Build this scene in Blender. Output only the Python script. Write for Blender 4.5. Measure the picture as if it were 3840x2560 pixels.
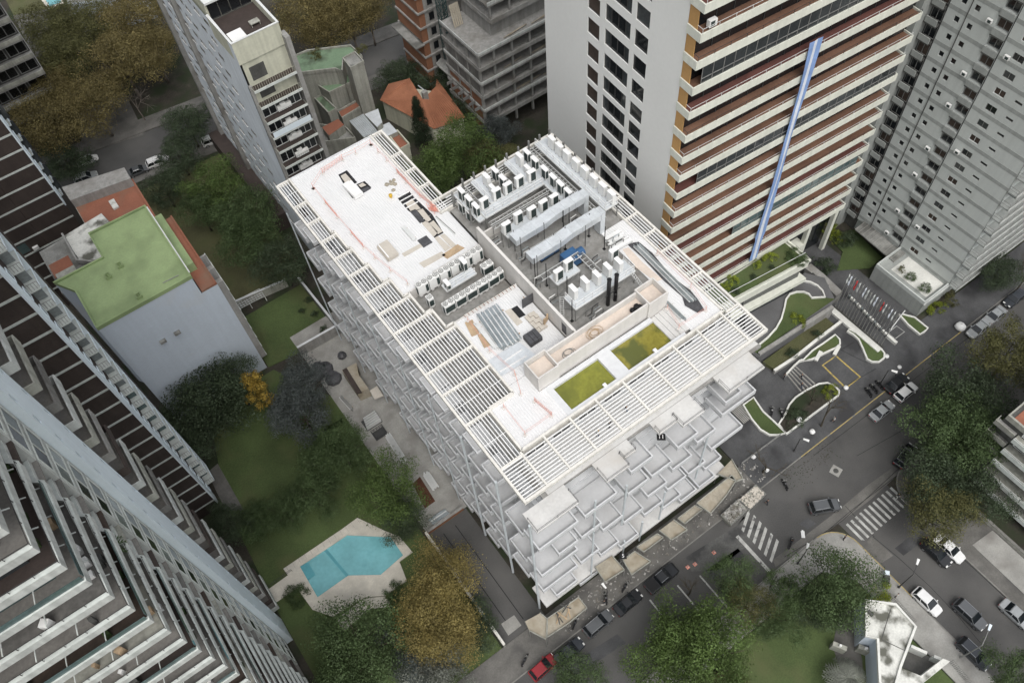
# Aerial view of a white terraced building among towers: everything is built in metres, X along the street, Y away from it.
import bpy, math, random
import numpy as np
from mathutils import Matrix, Vector
R = math.radians
rnd = random.Random(7)
for o in list(bpy.data.objects): bpy.data.objects.remove(o)
sc = bpy.context.scene
col = sc.collection
# ---------------------------------------------------------------- camera
cd = bpy.data.cameras.new('camera'); cam = bpy.data.objects.new('camera', cd); col.objects.link(cam)
cd.sensor_width = 36; cd.lens = 29.863; cd.clip_start = 0.5; cd.clip_end = 3000
cam.matrix_world = Matrix([[0.808069, 0.522363, -0.272326, 0.0], [-0.585961, 0.665175, -0.462808, 0.0], [-0.060609, 0.533553, 0.843592, 120.0], [0, 0, 0, 1]])
sc.camera = cam
# ---------------------------------------------------------------- sky, sun, exposure
w = bpy.data.worlds.new('World'); sc.world = w; w.use_nodes = True
nt = w.node_tree; nt.nodes.clear()
sky = nt.nodes.new('ShaderNodeTexSky'); sky.sky_type = 'NISHITA'; sky.sun_disc = False
SUN_EL, SUN_AZ = R(60), R(198)
sky.sun_elevation = SUN_EL; sky.sun_rotation = SUN_AZ; sky.dust_density = 4; sky.air_density = 1.4
hs = nt.nodes.new('ShaderNodeHueSaturation'); hs.inputs['Saturation'].default_value = 0.22
bg = nt.nodes.new('ShaderNodeBackground'); bg.inputs['Strength'].default_value = 0.15
wo = nt.nodes.new('ShaderNodeOutputWorld')
nt.links.new(sky.outputs[0], hs.inputs['Color']); nt.links.new(hs.outputs[0], bg.inputs['Color']); nt.links.new(bg.outputs[0], wo.inputs[0])
sd = bpy.data.lights.new('sun', 'SUN'); sd.energy = 0.75; sd.angle = R(40); sd.color = (1, .965, .92)
sun = bpy.data.objects.new('sun', sd); col.objects.link(sun)
sdir = Vector((math.sin(SUN_AZ) * math.cos(SUN_EL), math.cos(SUN_AZ) * math.cos(SUN_EL), math.sin(SUN_EL)))
sun.rotation_euler = sdir.to_track_quat('Z', 'Y').to_euler(); sun.location = (0, 0, 200)
sc.view_settings.view_transform = 'Standard'; sc.view_settings.look = 'None'
sc.view_settings.exposure = 0.36; sc.view_settings.gamma = 1
sc.view_settings.use_curve_mapping = False
sc.render.resolution_x = 1024; sc.render.resolution_y = 682
# ---------------------------------------------------------------- materials
MT = {}
def mat(name, c, rough=.8, var=.12, scale=.35, fine=3.0, streak=0, bump=0, bscale=8, metal=0, spec=.3, rib=None, stain=None, trans=0, island=0, coat=0):
    m = bpy.data.materials.new(name); m.use_nodes = True; MT[name] = m
    n = m.node_tree; N = n.nodes; L = n.links; b = N['Principled BSDF']
    b.inputs['Roughness'].default_value = rough; b.inputs['Metallic'].default_value = metal
    b.inputs['Specular IOR Level'].default_value = spec
    if coat: b.inputs['Coat Weight'].default_value = coat; b.inputs['Coat Roughness'].default_value = .08
    m.diffuse_color = (*c, 1)
    geo = N.new('ShaderNodeNewGeometry')
    def noise(s, vec=None, detail=4):
        t = N.new('ShaderNodeTexNoise'); t.inputs['Scale'].default_value = s; t.inputs['Detail'].default_value = detail
        L.new(vec or geo.outputs['Position'], t.inputs['Vector']); return t.outputs['Fac']
    def ramp(f, lo, hi, a=.3, d=.7):
        r = N.new('ShaderNodeMapRange'); r.inputs[1].default_value = a; r.inputs[2].default_value = d
        r.inputs[3].default_value = lo; r.inputs[4].default_value = hi; L.new(f, r.inputs[0]); return r.outputs[0]
    def mul(a, b_):
        t = N.new('ShaderNodeMath'); t.operation = 'MULTIPLY'; L.new(a, t.inputs[0]); L.new(b_, t.inputs[1]); return t.outputs[0]
    f = mul(ramp(noise(scale), 1 - var, 1 + var), ramp(noise(fine), 1 - var * .6, 1 + var * .6))
    if streak:
        mp = N.new('ShaderNodeMapping'); mp.inputs['Scale'].default_value = (1.3, 1.3, .07); L.new(geo.outputs['Position'], mp.inputs['Vector'])
        f = mul(f, ramp(noise(1.2, mp.outputs[0], 6), 1 - streak, 1 + streak * .3, .35, .6))
    if island: f = mul(f, ramp(geo.outputs['Random Per Island'], 1 - island, 1 + island, 0, 1))
    mx = N.new('ShaderNodeVectorMath'); mx.operation = 'SCALE'; mx.inputs[0].default_value = c; L.new(f, mx.inputs['Scale'])
    out = mx.outputs[0]
    if stain:                                       # (colour, scale, low, high): patches of another colour with a shape of their own
        sm = N.new('ShaderNodeMix'); sm.data_type = 'RGBA'; L.new(ramp(noise(stain[1], None, 7), 0, 1, stain[2], stain[3]), sm.inputs[0])
        L.new(out, sm.inputs[6]); sm.inputs[7].default_value = (*stain[0], 1); out = sm.outputs[2]
    L.new(out, b.inputs['Base Color'])
    h = None
    if bump: h = noise(bscale); 
    if rib:                                         # (axis, period): corrugated sheet
        sx = N.new('ShaderNodeSeparateXYZ'); L.new(geo.outputs['Position'], sx.inputs[0])
        k = N.new('ShaderNodeMath'); k.operation = 'MULTIPLY'; L.new(sx.outputs[rib[0]], k.inputs[0]); k.inputs[1].default_value = 2 * math.pi / rib[1]
        s_ = N.new('ShaderNodeMath'); s_.operation = 'SINE'; L.new(k.outputs[0], s_.inputs[0]); h = s_.outputs[0]
    if h:
        bp = N.new('ShaderNodeBump'); bp.inputs['Strength'].default_value = bump or rib[2]; bp.inputs['Distance'].default_value = .06
        L.new(h, bp.inputs['Height']); L.new(bp.outputs[0], b.inputs['Normal'])
    if trans:
        td = N.new('ShaderNodeBsdfTranslucent'); L.new(out, td.inputs['Color']); ms = N.new('ShaderNodeMixShader'); ms.inputs[0].default_value = trans
        L.new(b.outputs[0], ms.inputs[1]); L.new(td.outputs[0], ms.inputs[2]); L.new(ms.outputs[0], N['Material Output'].inputs[0])
    return m
def glass(name, c, rough=.06):
    m = mat(name, c, rough=rough, var=.25, scale=.25, spec=.5); return m
mat('asphalt', (.08, .079, .077), .9, .2, .12, 6, bump=.25, bscale=14, stain=((.115, .112, .107), .09, .45, .7))
mat('asphalt_dusty', (.12, .12, .115), .9, .3, .3, 4, stain=((.055, .055, .055), .3, .45, .6))
mat('pavement', (.14, .135, .125), .9, .2, .4, 5, stain=((.08, .078, .075), .25, .5, .7))
mat('pavement_pale', (.31, .305, .285), .9, .16, .4, 5, stain=((.22, .21, .195), .3, .5, .7))
mat('yard_paving', (.12, .12, .122), .85, .15, .3, 5)
mat('plaza_slab', (.08, .081, .083), .85, .22, .3, 5, stain=((.045, .045, .047), .2, .5, .65))
mat('kerb', (.2, .195, .18), .9, .2)
mat('yellow_paint', (.42, .32, .1), .7, .3, 1.2, 6, stain=((.15, .13, .08), 1.2, .56, .66))
mat('white_paint', (.42, .42, .40), .75, .25, .8, 6, stain=((.09, .09, .09), 1.1, .58, .68))
mat('soil', (.05, .045, .036), .95, .3, .3, 3, stain=((.03, .04, .02), .2, .45, .6))
mat('earth_red', (.09, .04, .025), .95, .25, .6, 3)
mat('lawn', (.07, .098, .036), .95, .28, .12, 5, bump=.3, bscale=20, stain=((.105, .11, .05), .15, .5, .8))
mat('lawn_dry', (.1, .1, .05), .95, .25, .2, 5, bump=.3, bscale=20, stain=((.075, .085, .035), .2, .5, .7))
mat('deck_white', (.70, .70, .70), .55, .04, .3, 4, rib=(0, .33, .35), stain=((.70, .70, .69), .3, .56, .85))
mat('tray_floor', (.52, .525, .53), .8, .06, .35, 3, stain=((.44, .44, .44), .3, .52, .75))
mat('facade_grey', (.40, .405, .41), .85, .1, .4, 3, streak=.12)
mat('paint_white', (.62, .63, .64), .75, .03, .3, 2, streak=.06)
mat('slat_white', (.78, .78, .77), .6, .03)
mat('beam_cream', (.70, .68, .63), .8, .06, .4, 4, streak=.1)
mat('screed', (.58, .575, .56), .85, .1, .25, 3, stain=((.5, .48, .45), .3, .52, .75))
mat('wall_pink', (.64, .62, .59), .85, .06, .3, 4, streak=.05)
mat('sand_screed', (.62, .54, .47), .9, .1, .4, 4)
mat('steel_blue', (.55, .59, .61), .5, .06, .5, 4, spec=.5)
mat('galvanised', (.66, .69, .71), .4, .1, .9, 4, metal=.35, spec=.5)
mat('galv_deck', (.58, .61, .63), .5, .1, .9, 4, metal=.15)
mat('galv_pipe', (.42, .46, .47), .35, .2, .6, 4, metal=.7)
mat('ac_white', (.76, .76, .74), .5, .04, 1, 4)
mat('ac_grille', (.035, .05, .048), .6, .3, 3, 9)
mat('black', (.012, .012, .013), .5, .2)
mat('black_pipe', (.018, .017, .018), .4, .2)
mat('void_shade', (.02, .02, .022), .8, .3)  # near-black that stands in for shade inside openings
mat('grey_tarp', (.07, .07, .075), .45, .35, .8, 3)
mat('wood_board', (.42, .31, .2), .8, .2, .7, 5)
mat('plywood', (.36, .325, .26), .85, .18, .5, 4, stain=((.26, .22, .16), .5, .5, .68))
mat('panel_tan', (.52, .48, .42), .8, .08, .5, 4)
mat('mesh_orange', (.72, .33, .26), .7, .1)
mat('pool_algae', (.2, .205, .03), .12, .22, .25, 3, spec=.5, stain=((.13, .14, .025), .3, .5, .66))
mat('pool_algae_dark', (.235, .21, .04), .12, .2, .3, 3, spec=.5, stain=((.1, .11, .03), .35, .52, .62))
mat('pool_floor', (.1, .33, .38), .5, .1, .3, 4)
mat('pool_blue', (.17, .43, .47), .07, .1, .35, 2, spec=.5, bump=.05, bscale=2, stain=((.1, .3, .35), .22, .56, .74))
mat('pool_deck', (.58, .55, .48), .85, .12, .5, 5, stain=((.45, .43, .38), .3, .5, .72))
mat('beige_wall', (.78, .78, .75), .85, .025, .1, 2)
mat('beige_fascia', (.66, .67, .59), .8, .06, .3, 4, streak=.08)
mat('terracotta', (.19, .105, .07), .8, .22, .25, 5)
mat('terracotta_dark', (.14, .06, .05), .8, .2, .3, 5)
mat('ochre', (.48, .28, .11), .8, .08, .4, 4)
mat('curtain', (.35, .42, .36), .8, .3, .8, 5)
mat('grey_wall', (.52, .545, .525), .85, .04, .15, 3, streak=.05)
mat('grey_band', (.33, .345, .33), .85, .08, .3, 3, streak=.1)
mat('grey_dark', (.085, .085, .08), .85, .2, .4, 4, streak=.2)
mat('brown_shutter', (.055, .04, .032), .7, .25, .8, 4)
mat('brown_panel', (.058, .045, .04), .75, .16, .35, 5, streak=.1)
mat('band_pale', (.55, .58, .55), .8, .1, .4, 4, streak=.12)
mat('fin_blue', (.68, .76, .81), .75, .04, .2, 3, streak=.05)
mat('render_blue', (.53, .59, .66), .85, .04, .2, 3, streak=.03, stain=((.54, .57, .60), .12, .55, .7))
mat('roof_green', (.28, .36, .18), .8, .1, .25, 4, stain=((.2, .26, .13), .22, .48, .72))
mat('roof_green_old', (.17, .25, .16), .85, .16, .3, 4, stain=((.09, .12, .08), .3, .5, .65))
mat('roof_orange', (.27, .11, .07), .85, .12, .3, 4, stain=((.22, .13, .09), .25, .52, .7))
mat('roof_grey', (.25, .25, .235), .9, .25, .4, 4, stain=((.12, .12, .11), .3, .48, .62))
mat('roof_white_old', (.6, .6, .56), .85, .14, .5, 4, stain=((.12, .12, .1), .42, .47, .6))
mat('tile_red', (.32, .135, .075), .85, .16, .5, 4)
mat('zinc', (.45, .48, .49), .5, .12, .4, 4, metal=.3, rib=(0, .35, .5))
mat('concrete', (.3, .295, .28), .9, .14, .3, 4, streak=.18, stain=((.18, .17, .155), .3, .5, .7))
mat('concrete_dark', (.17, .165, .155), .9, .16, .3, 4, streak=.2)
mat('brick_orange', (.25, .12, .07), .9, .14, .5, 5)
mat('cream_wall', (.52, .52, .42), .85, .08, .3, 3, streak=.14)
mat('old_wall', (.33, .33, .29), .9, .14, .3, 4, streak=.22)
mat('white_blue_wall', (.70, .75, .80), .8, .06, .25, 3, streak=.08)
mat('zig_parapet', (.48, .495, .475), .85, .1, .4, 5, streak=.2)
mat('zig_floor', (.21, .2, .185), .9, .2, .4, 5)
mat('marble', (.66, .66, .62), .6, .1, .5, 4)
mat('rail_white', (.62, .63, .62), .5, .08)
mat('rail_dark', (.05, .05, .05), .5, .2)
mat('rail_grey', (.22, .22, .21), .5, .2)
mat('flag_blue', (.22, .33, .58), .7, .12, .5, 3)
mat('flag_white', (.66, .70, .76), .7, .08, .5, 3)
mat('flag_red', (.42, .04, .04), .7, .15)
mat('scaffold_green', (.03, .075, .075), .6, .2)
mat('bark', (.07, .06, .045), .9, .25, 1, 6)
mat('bark_grey', (.16, .14, .12), .9, .25, 1, 6)
mat('debris', (.36, .35, .33), .8, .4, 1.5, 6, stain=((.14, .13, .11), 1.2, .45, .6))
mat('bag_white', (.75, .75, .74), .6, .08)
mat('tyre', (.02, .02, .02), .8, .2)
mat('rim', (.35, .36, .37), .35, .1, metal=.7)
mat('car_glass', (.012, .015, .018), .05, .2, spec=.6)
mat('headlight', (.7, .7, .68), .15, .1, spec=.6)
mat('taillight', (.3, .02, .02), .25, .2, spec=.6)
mat('skin', (.42, .26, .19), .6, .1)
mat('cloth_dark', (.03, .032, .038), .85, .2)
mat('cloth_pale', (.55, .55, .52), .85, .1)
mat('cloth_blue', (.06, .09, .16), .85, .2)
mat('helmet_yellow', (.6, .38, .04), .4, .1)
mat('blue_tank', (.05, .13, .27), .5, .15)
mat('num_white', (.8, .8, .8), .6, .02)
for nm, c in dict(paint_white_car=(.72, .72, .71), paint_black_car=(.012, .013, .015), paint_grey_car=(.10, .105, .11), paint_silver_car=(.33, .345, .35), paint_dark_car=(.035, .04, .048), paint_red_car=(.28, .012, .018)).items():
    mat(nm, c, .28, .05, 1, 3, metal=.25 if 'white' not in nm else 0, spec=.5, coat=.6)
glass('glass_dark', (.014, .016, .018)); glass('glass_mid', (.045, .05, .052)); glass('glass_teal', (.09, .13, .13)); glass('glass_pale', (.2, .22, .22), .15)
def leafmat(name, c, island=.35):
    return mat(name, c, .6, .34, .3, .9, island=island * .55, trans=.3, spec=.25)
leafmat('leaf_green', (.1, .15, .045)); leafmat('leaf_mid', (.082, .122, .05)); leafmat('leaf_dark', (.065, .09, .05)); leafmat('leaf_bluegrey', (.1, .115, .11)); leafmat('leaf_yellow', (.38, .27, .06))
leafmat('leaf_autumn', (.18, .15, .062), .5); leafmat('leaf_gold', (.25, .205, .075), .45); leafmat('leaf_olive', (.12, .12, .048), .4); leafmat('leaf_lime', (.25, .3, .04)); leafmat('leaf_cypress', (.04, .058, .035)); leafmat('leaf_grey', (.19, .2, .17))
# ---------------------------------------------------------------- geometry helpers
class MB:
    def __init__(s): s.v = []; s.f = []; s.mi = []
    def add(s, vs, fs, mi=0):
        k = len(s.v); s.v += vs; s.f += [tuple(i + k for i in f) for f in fs]; s.mi += [mi] * len(fs); return s
    BF = [(0, 3, 2, 1), (4, 5, 6, 7), (0, 1, 5, 4), (1, 2, 6, 5), (2, 3, 7, 6), (3, 0, 4, 7)]
    def box(s, x0, y0, z0, x1, y1, z1, mi=0):
        if x0 > x1: x0, x1 = x1, x0
        if y0 > y1: y0, y1 = y1, y0
        return s.add([(x0, y0, z0), (x1, y0, z0), (x1, y1, z0), (x0, y1, z0), (x0, y0, z1), (x1, y0, z1), (x1, y1, z1), (x0, y1, z1)], MB.BF, mi)
    def obb(s, cx, cy, z0, z1, lx, ly, a=0, mi=0):
        c, n = math.cos(a), math.sin(a); P = []
        for z in (z0, z1):
            for dx, dy in ((-lx, -ly), (lx, -ly), (lx, ly), (-lx, ly)): P.append((cx + (dx * c - dy * n) / 2, cy + (dx * n + dy * c) / 2, z))
        return s.add(P, MB.BF, mi)
    def prism(s, poly, z0, z1, mi=0):
        p = [(q[0], q[1]) for q in poly]
        if sum(p[i - 1][0] * p[i][1] - p[i][0] * p[i - 1][1] for i in range(len(p))) < 0: p = p[::-1]
        n = len(p)
        return s.add([(x, y, z0) for x, y in p] + [(x, y, z1) for x, y in p], [tuple(range(n))[::-1], tuple(range(n, 2 * n))] + [(i, (i + 1) % n, n + (i + 1) % n, n + i) for i in range(n)], mi)
    def cyl(s, p, q, r, n=8, r2=None, mi=0):
        p, q = Vector(p), Vector(q); d = (q - p).normalized(); a = d.orthogonal().normalized(); b = d.cross(a); r2 = r if r2 is None else r2; P = []
        for c0, rr in ((p, r), (q, r2)):
            for i in range(n): t = 2 * math.pi * i / n; P.append(tuple(c0 + (a * math.cos(t) + b * math.sin(t)) * rr))
        return s.add(P, [tuple(range(n))[::-1], tuple(range(n, 2 * n))] + [(i, (i + 1) % n, n + (i + 1) % n, n + i) for i in range(n)], mi)
    def tube(s, pts, r, n=6, mi=0):
        for i in range(len(pts) - 1):
            a = r[i] if isinstance(r, (list, tuple)) else r; b = r[i + 1] if isinstance(r, (list, tuple)) else r
            s.cyl(pts[i], pts[i + 1], a, n, b, mi)
        return s
    def bar(s, p, q, w_, h, mi=0):
        p, q = Vector(p), Vector(q); d = (q - p).normalized(); sd_ = d.cross(Vector((0, 0, 1)))
        sd_ = sd_.normalized() if sd_.length > .01 else Vector((1, 0, 0)); u = sd_.cross(d).normalized(); P = []
        for c0 in (p, q):
            for a, b in ((-1, -1), (1, -1), (1, 1), (-1, 1)): P.append(tuple(c0 + sd_ * a * w_ / 2 + u * b * h / 2))
        return s.add(P, [(3, 2, 1, 0), (4, 5, 6, 7), (0, 1, 5, 4), (1, 2, 6, 5), (2, 3, 7, 6), (3, 0, 4, 7)], mi)
    def path(s, pts, wd, z0, z1, mi=0, closed=False):            # wall of constant width along a polyline
        n = len(pts); Lp, Rp = [], []
        for i in range(n):
            a = Vector(pts[i - 1 if (i or closed) else i][:2]); b = Vector(pts[(i + 1) % n if (i < n - 1 or closed) else i][:2]); d = (b - a)
            d = d.normalized() if d.length else Vector((1, 0)); nn = Vector((-d.y, d.x)) * wd / 2; c0 = Vector(pts[i][:2])
            Lp.append(c0 + nn); Rp.append(c0 - nn)
        for i in range(n if closed else n - 1):
            j = (i + 1) % n; q = [Rp[i], Rp[j], Lp[j], Lp[i]]
            s.add([(p.x, p.y, z) for z in (z0, z1) for p in q], MB.BF, mi)
        return s
    def loft(s, rings, mi=0, cap=True):
        n = len(rings[0]); k = len(s.v); s.v += [tuple(p) for r in rings for p in r]; F = []
        for j in range(len(rings) - 1):
            for i in range(n): F.append((k + j * n + i, k + j * n + (i + 1) % n, k + (j + 1) * n + (i + 1) % n, k + (j + 1) * n + i))
        if cap: F += [tuple(range(k, k + n))[::-1], tuple(range(k + (len(rings) - 1) * n, k + len(rings) * n))]
        s.f += F; s.mi += [mi] * len(F); return s
    def mesh(s, name, mats, smooth=False):
        me = bpy.data.meshes.new(name); me.from_pydata(s.v, [], s.f)
        for m in (mats if isinstance(mats, (list, tuple)) else [mats]): me.materials.append(MT[m])
        if len(me.materials) > 1: me.polygons.foreach_set('material_index', s.mi)
        if smooth: me.polygons.foreach_set('use_smooth', [True] * len(s.f))
        me.update(); return me
    def build(s, name, mats, parent=None, smooth=False, label=None, kind=None):
        return link(name, s.mesh(name, mats, smooth), parent, label, kind)
def link(name, me, parent=None, label=None, kind=None):
    o = bpy.data.objects.new(name, me); col.objects.link(o)
    if parent is not None:
        o.parent = parent
        if parent.get('_w'): o.matrix_parent_inverse = Matrix.Translation(-parent.location)
    if label: o['label'] = label
    if kind: o['kind'] = kind
    return o
def tag(o, label, cat, group=None):
    o['label'] = label; o['category'] = cat
    if group: o['group'] = group
    return o
def thing(name, label, cat, loc=(0, 0, 0), rz=0, group=None, world=False):
    o = bpy.data.objects.new(name, None); col.objects.link(o); o.location = loc; o.rotation_euler = (0, 0, rz); o.empty_display_size = .5
    if world: o['_w'] = 1                                        # parts of this thing are written in world coordinates
    return tag(o, label, cat, group)
def struct(name, mb, m): return mb.build(name, m, None, kind='structure')
def copy_tree(o, parent=None):
    c = o.copy(); col.objects.link(c); c.parent = parent
    for ch in list(o.children): copy_tree(ch, c)
    return c
UC = {}
def ub(name, parent, m, x0, y0, z0, x1, y1, z1):                 # a box that shares one unit-cube mesh per material
    if m not in UC: UC[m] = MB().box(-.5, -.5, -.5, .5, .5, .5).mesh('box_' + m, m)
    o = link(name, UC[m], parent); o.location = ((x0 + x1) / 2, (y0 + y1) / 2, (z0 + z1) / 2); o.scale = (abs(x1 - x0), abs(y1 - y0), abs(z1 - z0)); return o
WU = {}
def wmesh(kind, m):
    if (kind, m) not in WU:
        b = MB()
        if kind == 'frame':
            b.box(0, -.05, 0, .045, .05, 1); b.box(.955, -.05, 0, 1, .05, 1); b.box(.045, -.05, 0, .955, .05, .05); b.box(.045, -.05, .95, .955, .05, 1); b.box(.48, -.04, .05, .52, .04, .95)
        elif kind == 'plain': b.box(0, -.05, 0, .04, .05, 1); b.box(.96, -.05, 0, 1, .05, 1); b.box(.04, -.05, 0, .96, .05, .05); b.box(.04, -.05, .95, .96, .05, 1)
        else: b.box(.02, .0, .02, .98, .02, .98)
        WU[kind, m] = b.mesh(kind + '_' + m, m)
    return WU[kind, m]
def window(parent, O, U, w_, h, frame='rail_grey', pane='glass_dark', kind='frame', inset=.15):
    """O lower-left corner on the wall face, U unit vector along the wall, inward is Z x U turned"""
    U = Vector((U[0], U[1], 0)).normalized(); I = Vector((-U.y, U.x, 0))       # I points to the left of U (into the wall)
    M = Matrix(((U.x * w_, I.x, 0, O[0] + I.x * inset), (U.y * w_, I.y, 0, O[1] + I.y * inset), (0, 0, h, O[2]), (0, 0, 0, 1)))
    a = link('window', wmesh(kind, frame), parent); a.matrix_basis = M
    p = bpy.data.objects.new('pane', wmesh('pane', pane)); col.objects.link(p); p.parent = a
    return a
def wall(mb, O, U, L, z0, z1, holes, depth=.3, mi=0):
    """wall face from O along U with real rectangular openings (u0,z0,u1,z1) and their reveals"""
    U = Vector((U[0], U[1], 0)).normalized(); I = Vector((-U.y, U.x, 0)); O = Vector((O[0], O[1], 0))
    us = sorted(set([0, L] + [h[i] for h in holes for i in (0, 2)])); zs = sorted(set([z0, z1] + [h[i] for h in holes for i in (1, 3)]))
    pt = lambda u, z, d=0: tuple(O + U * u + I * d + Vector((0, 0, z)))
    for j in range(len(zs) - 1):
        run = None
        for i in range(len(us) - 1):
            cu, cz = (us[i] + us[i + 1]) / 2, (zs[j] + zs[j + 1]) / 2
            hole = any(h[0] < cu < h[2] and h[1] < cz < h[3] for h in holes)
            if not hole and run is None: run = us[i]
            if run is not None and (hole or i == len(us) - 2):
                e = us[i] if hole else us[i + 1]
                mb.add([pt(run, zs[j]), pt(e, zs[j]), pt(e, zs[j + 1]), pt(run, zs[j + 1])], [(0, 1, 2, 3)], mi); run = None
    for a, b, c, d in holes:
        mb.add([pt(a, b), pt(c, b), pt(c, d), pt(a, d), pt(a, b, depth), pt(c, b, depth), pt(c, d, depth), pt(a, d, depth)], [(0, 4, 5, 1), (1, 5, 6, 2), (2, 6, 7, 3), (3, 7, 4, 0), (4, 7, 6, 5)], mi)
    return mb
def rail(mb, pts, h, m=0, r=.025, step=1.2, n=2):                # posts with n rails along a polyline of 3-D points
    for i in range(len(pts) - 1):
        p, q = Vector(pts[i]), Vector(pts[i + 1]); k = max(1, round((q - p).length / step))
        for j in range(k + (i == len(pts) - 2)):
            c = p.lerp(q, j / k); mb.cyl(c, c + Vector((0, 0, h)), r, 4)
        for t in range(n):
            z = Vector((0, 0, h * (1 - t / n))); mb.cyl(p + z, q + z, r, 4)
    return mb
ORD = 'first second third fourth fifth sixth seventh eighth ninth tenth eleventh twelfth thirteenth fourteenth fifteenth sixteenth seventeenth eighteenth nineteenth twentieth'.split()

# ================================================================ the setting: ground, streets, pavements, lawns
struct('ground', MB().box(-700, -500, -1, 700, 900, -.06), 'soil')
struct('main_road', MB().box(-90, 12, -.5, 260, 22.2, 0), 'asphalt')
struct('cross_street', MB().box(57.6, -160, -.5, 67.6, 12, 0), 'asphalt')
struct('gutter_strip', MB().prism([(45.95,12.48),(52.09,12.05),(58.63,11.55),(64.17,11.37),(72.03,11.71),(72.61,12.74),(65.23,13.13),(59.38,13.06),(53.03,13.22),(46.38,13.46)], -.3, .004), 'pavement')
for i, (q, m_) in enumerate((([(53.16,15.03),(54.78,14.89),(55.12,13.53),(53.50,13.67)], 'plaza_slab'), ([(61.09,4.44),(66.29,4.24),(66.24,2.66),(61.23,3.02)], 'plaza_slab'), ([(82.24,15.92),(89.15,16.06),(89.05,15.16),(81.96,14.87)], 'plaza_slab'), ([(13.12,19.70),(22.36,18.71),(22.57,17.12),(13.27,17.99)], 'plaza_slab'), ([(37.63,17.98),(43.68,17.62),(43.75,16.24),(37.59,16.47)], 'plaza_slab'))): struct('road_patch', MB().prism(q, -.3, .003 + .0005 * i), m_)
for pts in ([(59.99,7.40),(60.43,3.36),(60.69,-1.94),(60.48,-6.93),(59.98,-10.81)], [(60.37,12.87),(60.15,7.28)], [(52.73,11.83),(60.52,11.91),(70.64,11.60)], [(47.97,12.79),(52.25,12.20),(58.39,11.60),(71.36,12.22)], [(62.62,21.20),(78.24,20.95),(97.13,20.76),(110.50,20.41)], [(67.28,-0.24),(67.41,-5.24),(67.44,-8.50),(67.46,-11.92)], [(67.70,17.29),(75.90,16.11),(86.38,16.57)]): struct('road_seam', MB().path(pts, .07, 0, .0075), 'black')
struct('dust_patch', MB().prism([(36.93,21.13),(41.48,20.63),(46.09,20.12),(51.91,20.73),(52.21,22.22),(47.68,20.57),(48.44,17.24),(44.33,17.12),(39.22,17.04),(36.17,19.08)], -.3, .005), 'asphalt_dusty')
struct('concrete_patch', MB().prism([(59.83,7.52),(60.12,3.86),(57.26,4.21),(57.41,7.22)], -.3, .006), 'pavement')
def arc(cx, cy, r, a0, a1, n=8): return [(cx + r * math.cos(R(a0 + (a1 - a0) * i / n)), cy + r * math.sin(R(a0 + (a1 - a0) * i / n))) for i in range(n + 1)]
def pavement(name, poly, m='pavement', z=.13):
    o = struct(name, MB().prism(poly, -.3, z), m); return o
# south-west corner of the crossing, with paving slabs near the corner
pavement('pavement_south', [(-90, 8.2), (-90, 12)] + arc(53.6, 8, 4, 90, 0)[0:] + [(57.6, -160), (53.4, -160), (53.4, 4.5), (50.5, 8.2)], 'pavement_pale')
pavement('pavement_east', [(260, 12)] + arc(71.8, 7.8, 4.2, 90, 180) + [(67.6, -160), (74, -160), (74, 6), (77, 8.2), (260, 8.2)])
pavement('pavement_north', [(-90, 22.2), (52.5, 22.2), (52.5, 26.6), (-90, 26.6)])
pavement('plaza', [(52.5, 22.2), (260, 22.2), (260, 27.5), (94, 27.5), (94, 52), (52.5, 52)], 'plaza_slab')
kb = MB().box(-90, 22.08, 0, 260, 22.24, .15); struct('kerb_north', kb, 'kerb')
kb = MB().path([(-90, 12)] + arc(53.6, 8, 4, 90, 0) + [(57.6, -160)], .18, 0, .15); struct('kerb_south', kb, 'kerb')
kb = MB().path([(260, 12)] + arc(71.8, 7.8, 4.2, 90, 180) + [(67.6, -160)], .18, 0, .15); struct('kerb_east', kb, 'kerb')
ym = MB()
for a, b in ((61, 66.5), (67.2, 72), (72.6, 81), (84, 90), (90.5, 97.5)): ym.box(a, 22.09, .151, b, 22.2, .158)
ym.path([(p[0] - .02, p[1] - .02) for p in arc(53.6, 8, 4, 90, 0)] + [(57.58, -1.5)], .1, .151, .158); struct('yellow_kerb_paint', ym, 'yellow_paint')
# individual slabs of the pale corner pavement
slab = MB().box(-.48, -.48, 0, .48, .48, .012).mesh('paving_slab', 'pavement_pale')
pv = bpy.data.objects['pavement_south']; k = 0
for i in range(0, 16):
    for j in range(4):
        x, y = 39.5 + i, 8.75 + j * .98
        if x > 53 and (x - 53.6) ** 2 + (y - 8) ** 2 > 11.5: continue
        o = link('paving_slab', slab, pv); o.location = (x, y, .122 + rnd.uniform(0, .012)); o.scale = (.985, .985, 1); k += 1
for j in range(9):
    for i in range(4):
        o = link('paving_slab', slab, pv); o.location = (54 + i * .98, 7 - j, .122 + rnd.uniform(0, .012))
# road markings
def stripes(name, A, B, C_, D, n, fill=.5):                      # zebra bars spread between edge A-B and edge C-D
    mb = MB()
    for i in range(n):
        t0, t1 = i / n, (i + fill) / n
        q = [tuple(a + (b - a) * t for a, b in zip(s, e)) for s, e, t in ((A, B, t0), (A, B, t1), (C_, D, t1), (C_, D, t0))]
        mb.prism(q, 0, .009)
    return struct(name, mb, 'white_paint')
stripes('crosswalk_cross_street', (58.3, 10.9), (68.4, 10.9), (58.3, 7.7), (68.4, 7.7), 11, .42)
stripes('crosswalk_main_road', (46, 19.3), (46, 12.6), (49, 21), (49, 14.2), 6, .42)
struct('stop_line', MB().box(44.6, 12.5, 0, 45.1, 19, .009), 'white_paint')
pk = MB()
for x, a, b in ((28.8, 13.2, 19.6), (33.2, 12.6, 18.8), (36.6, 12.4, 18)): pk.box(x, a, 0, x + .22, b, .009)
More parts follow.
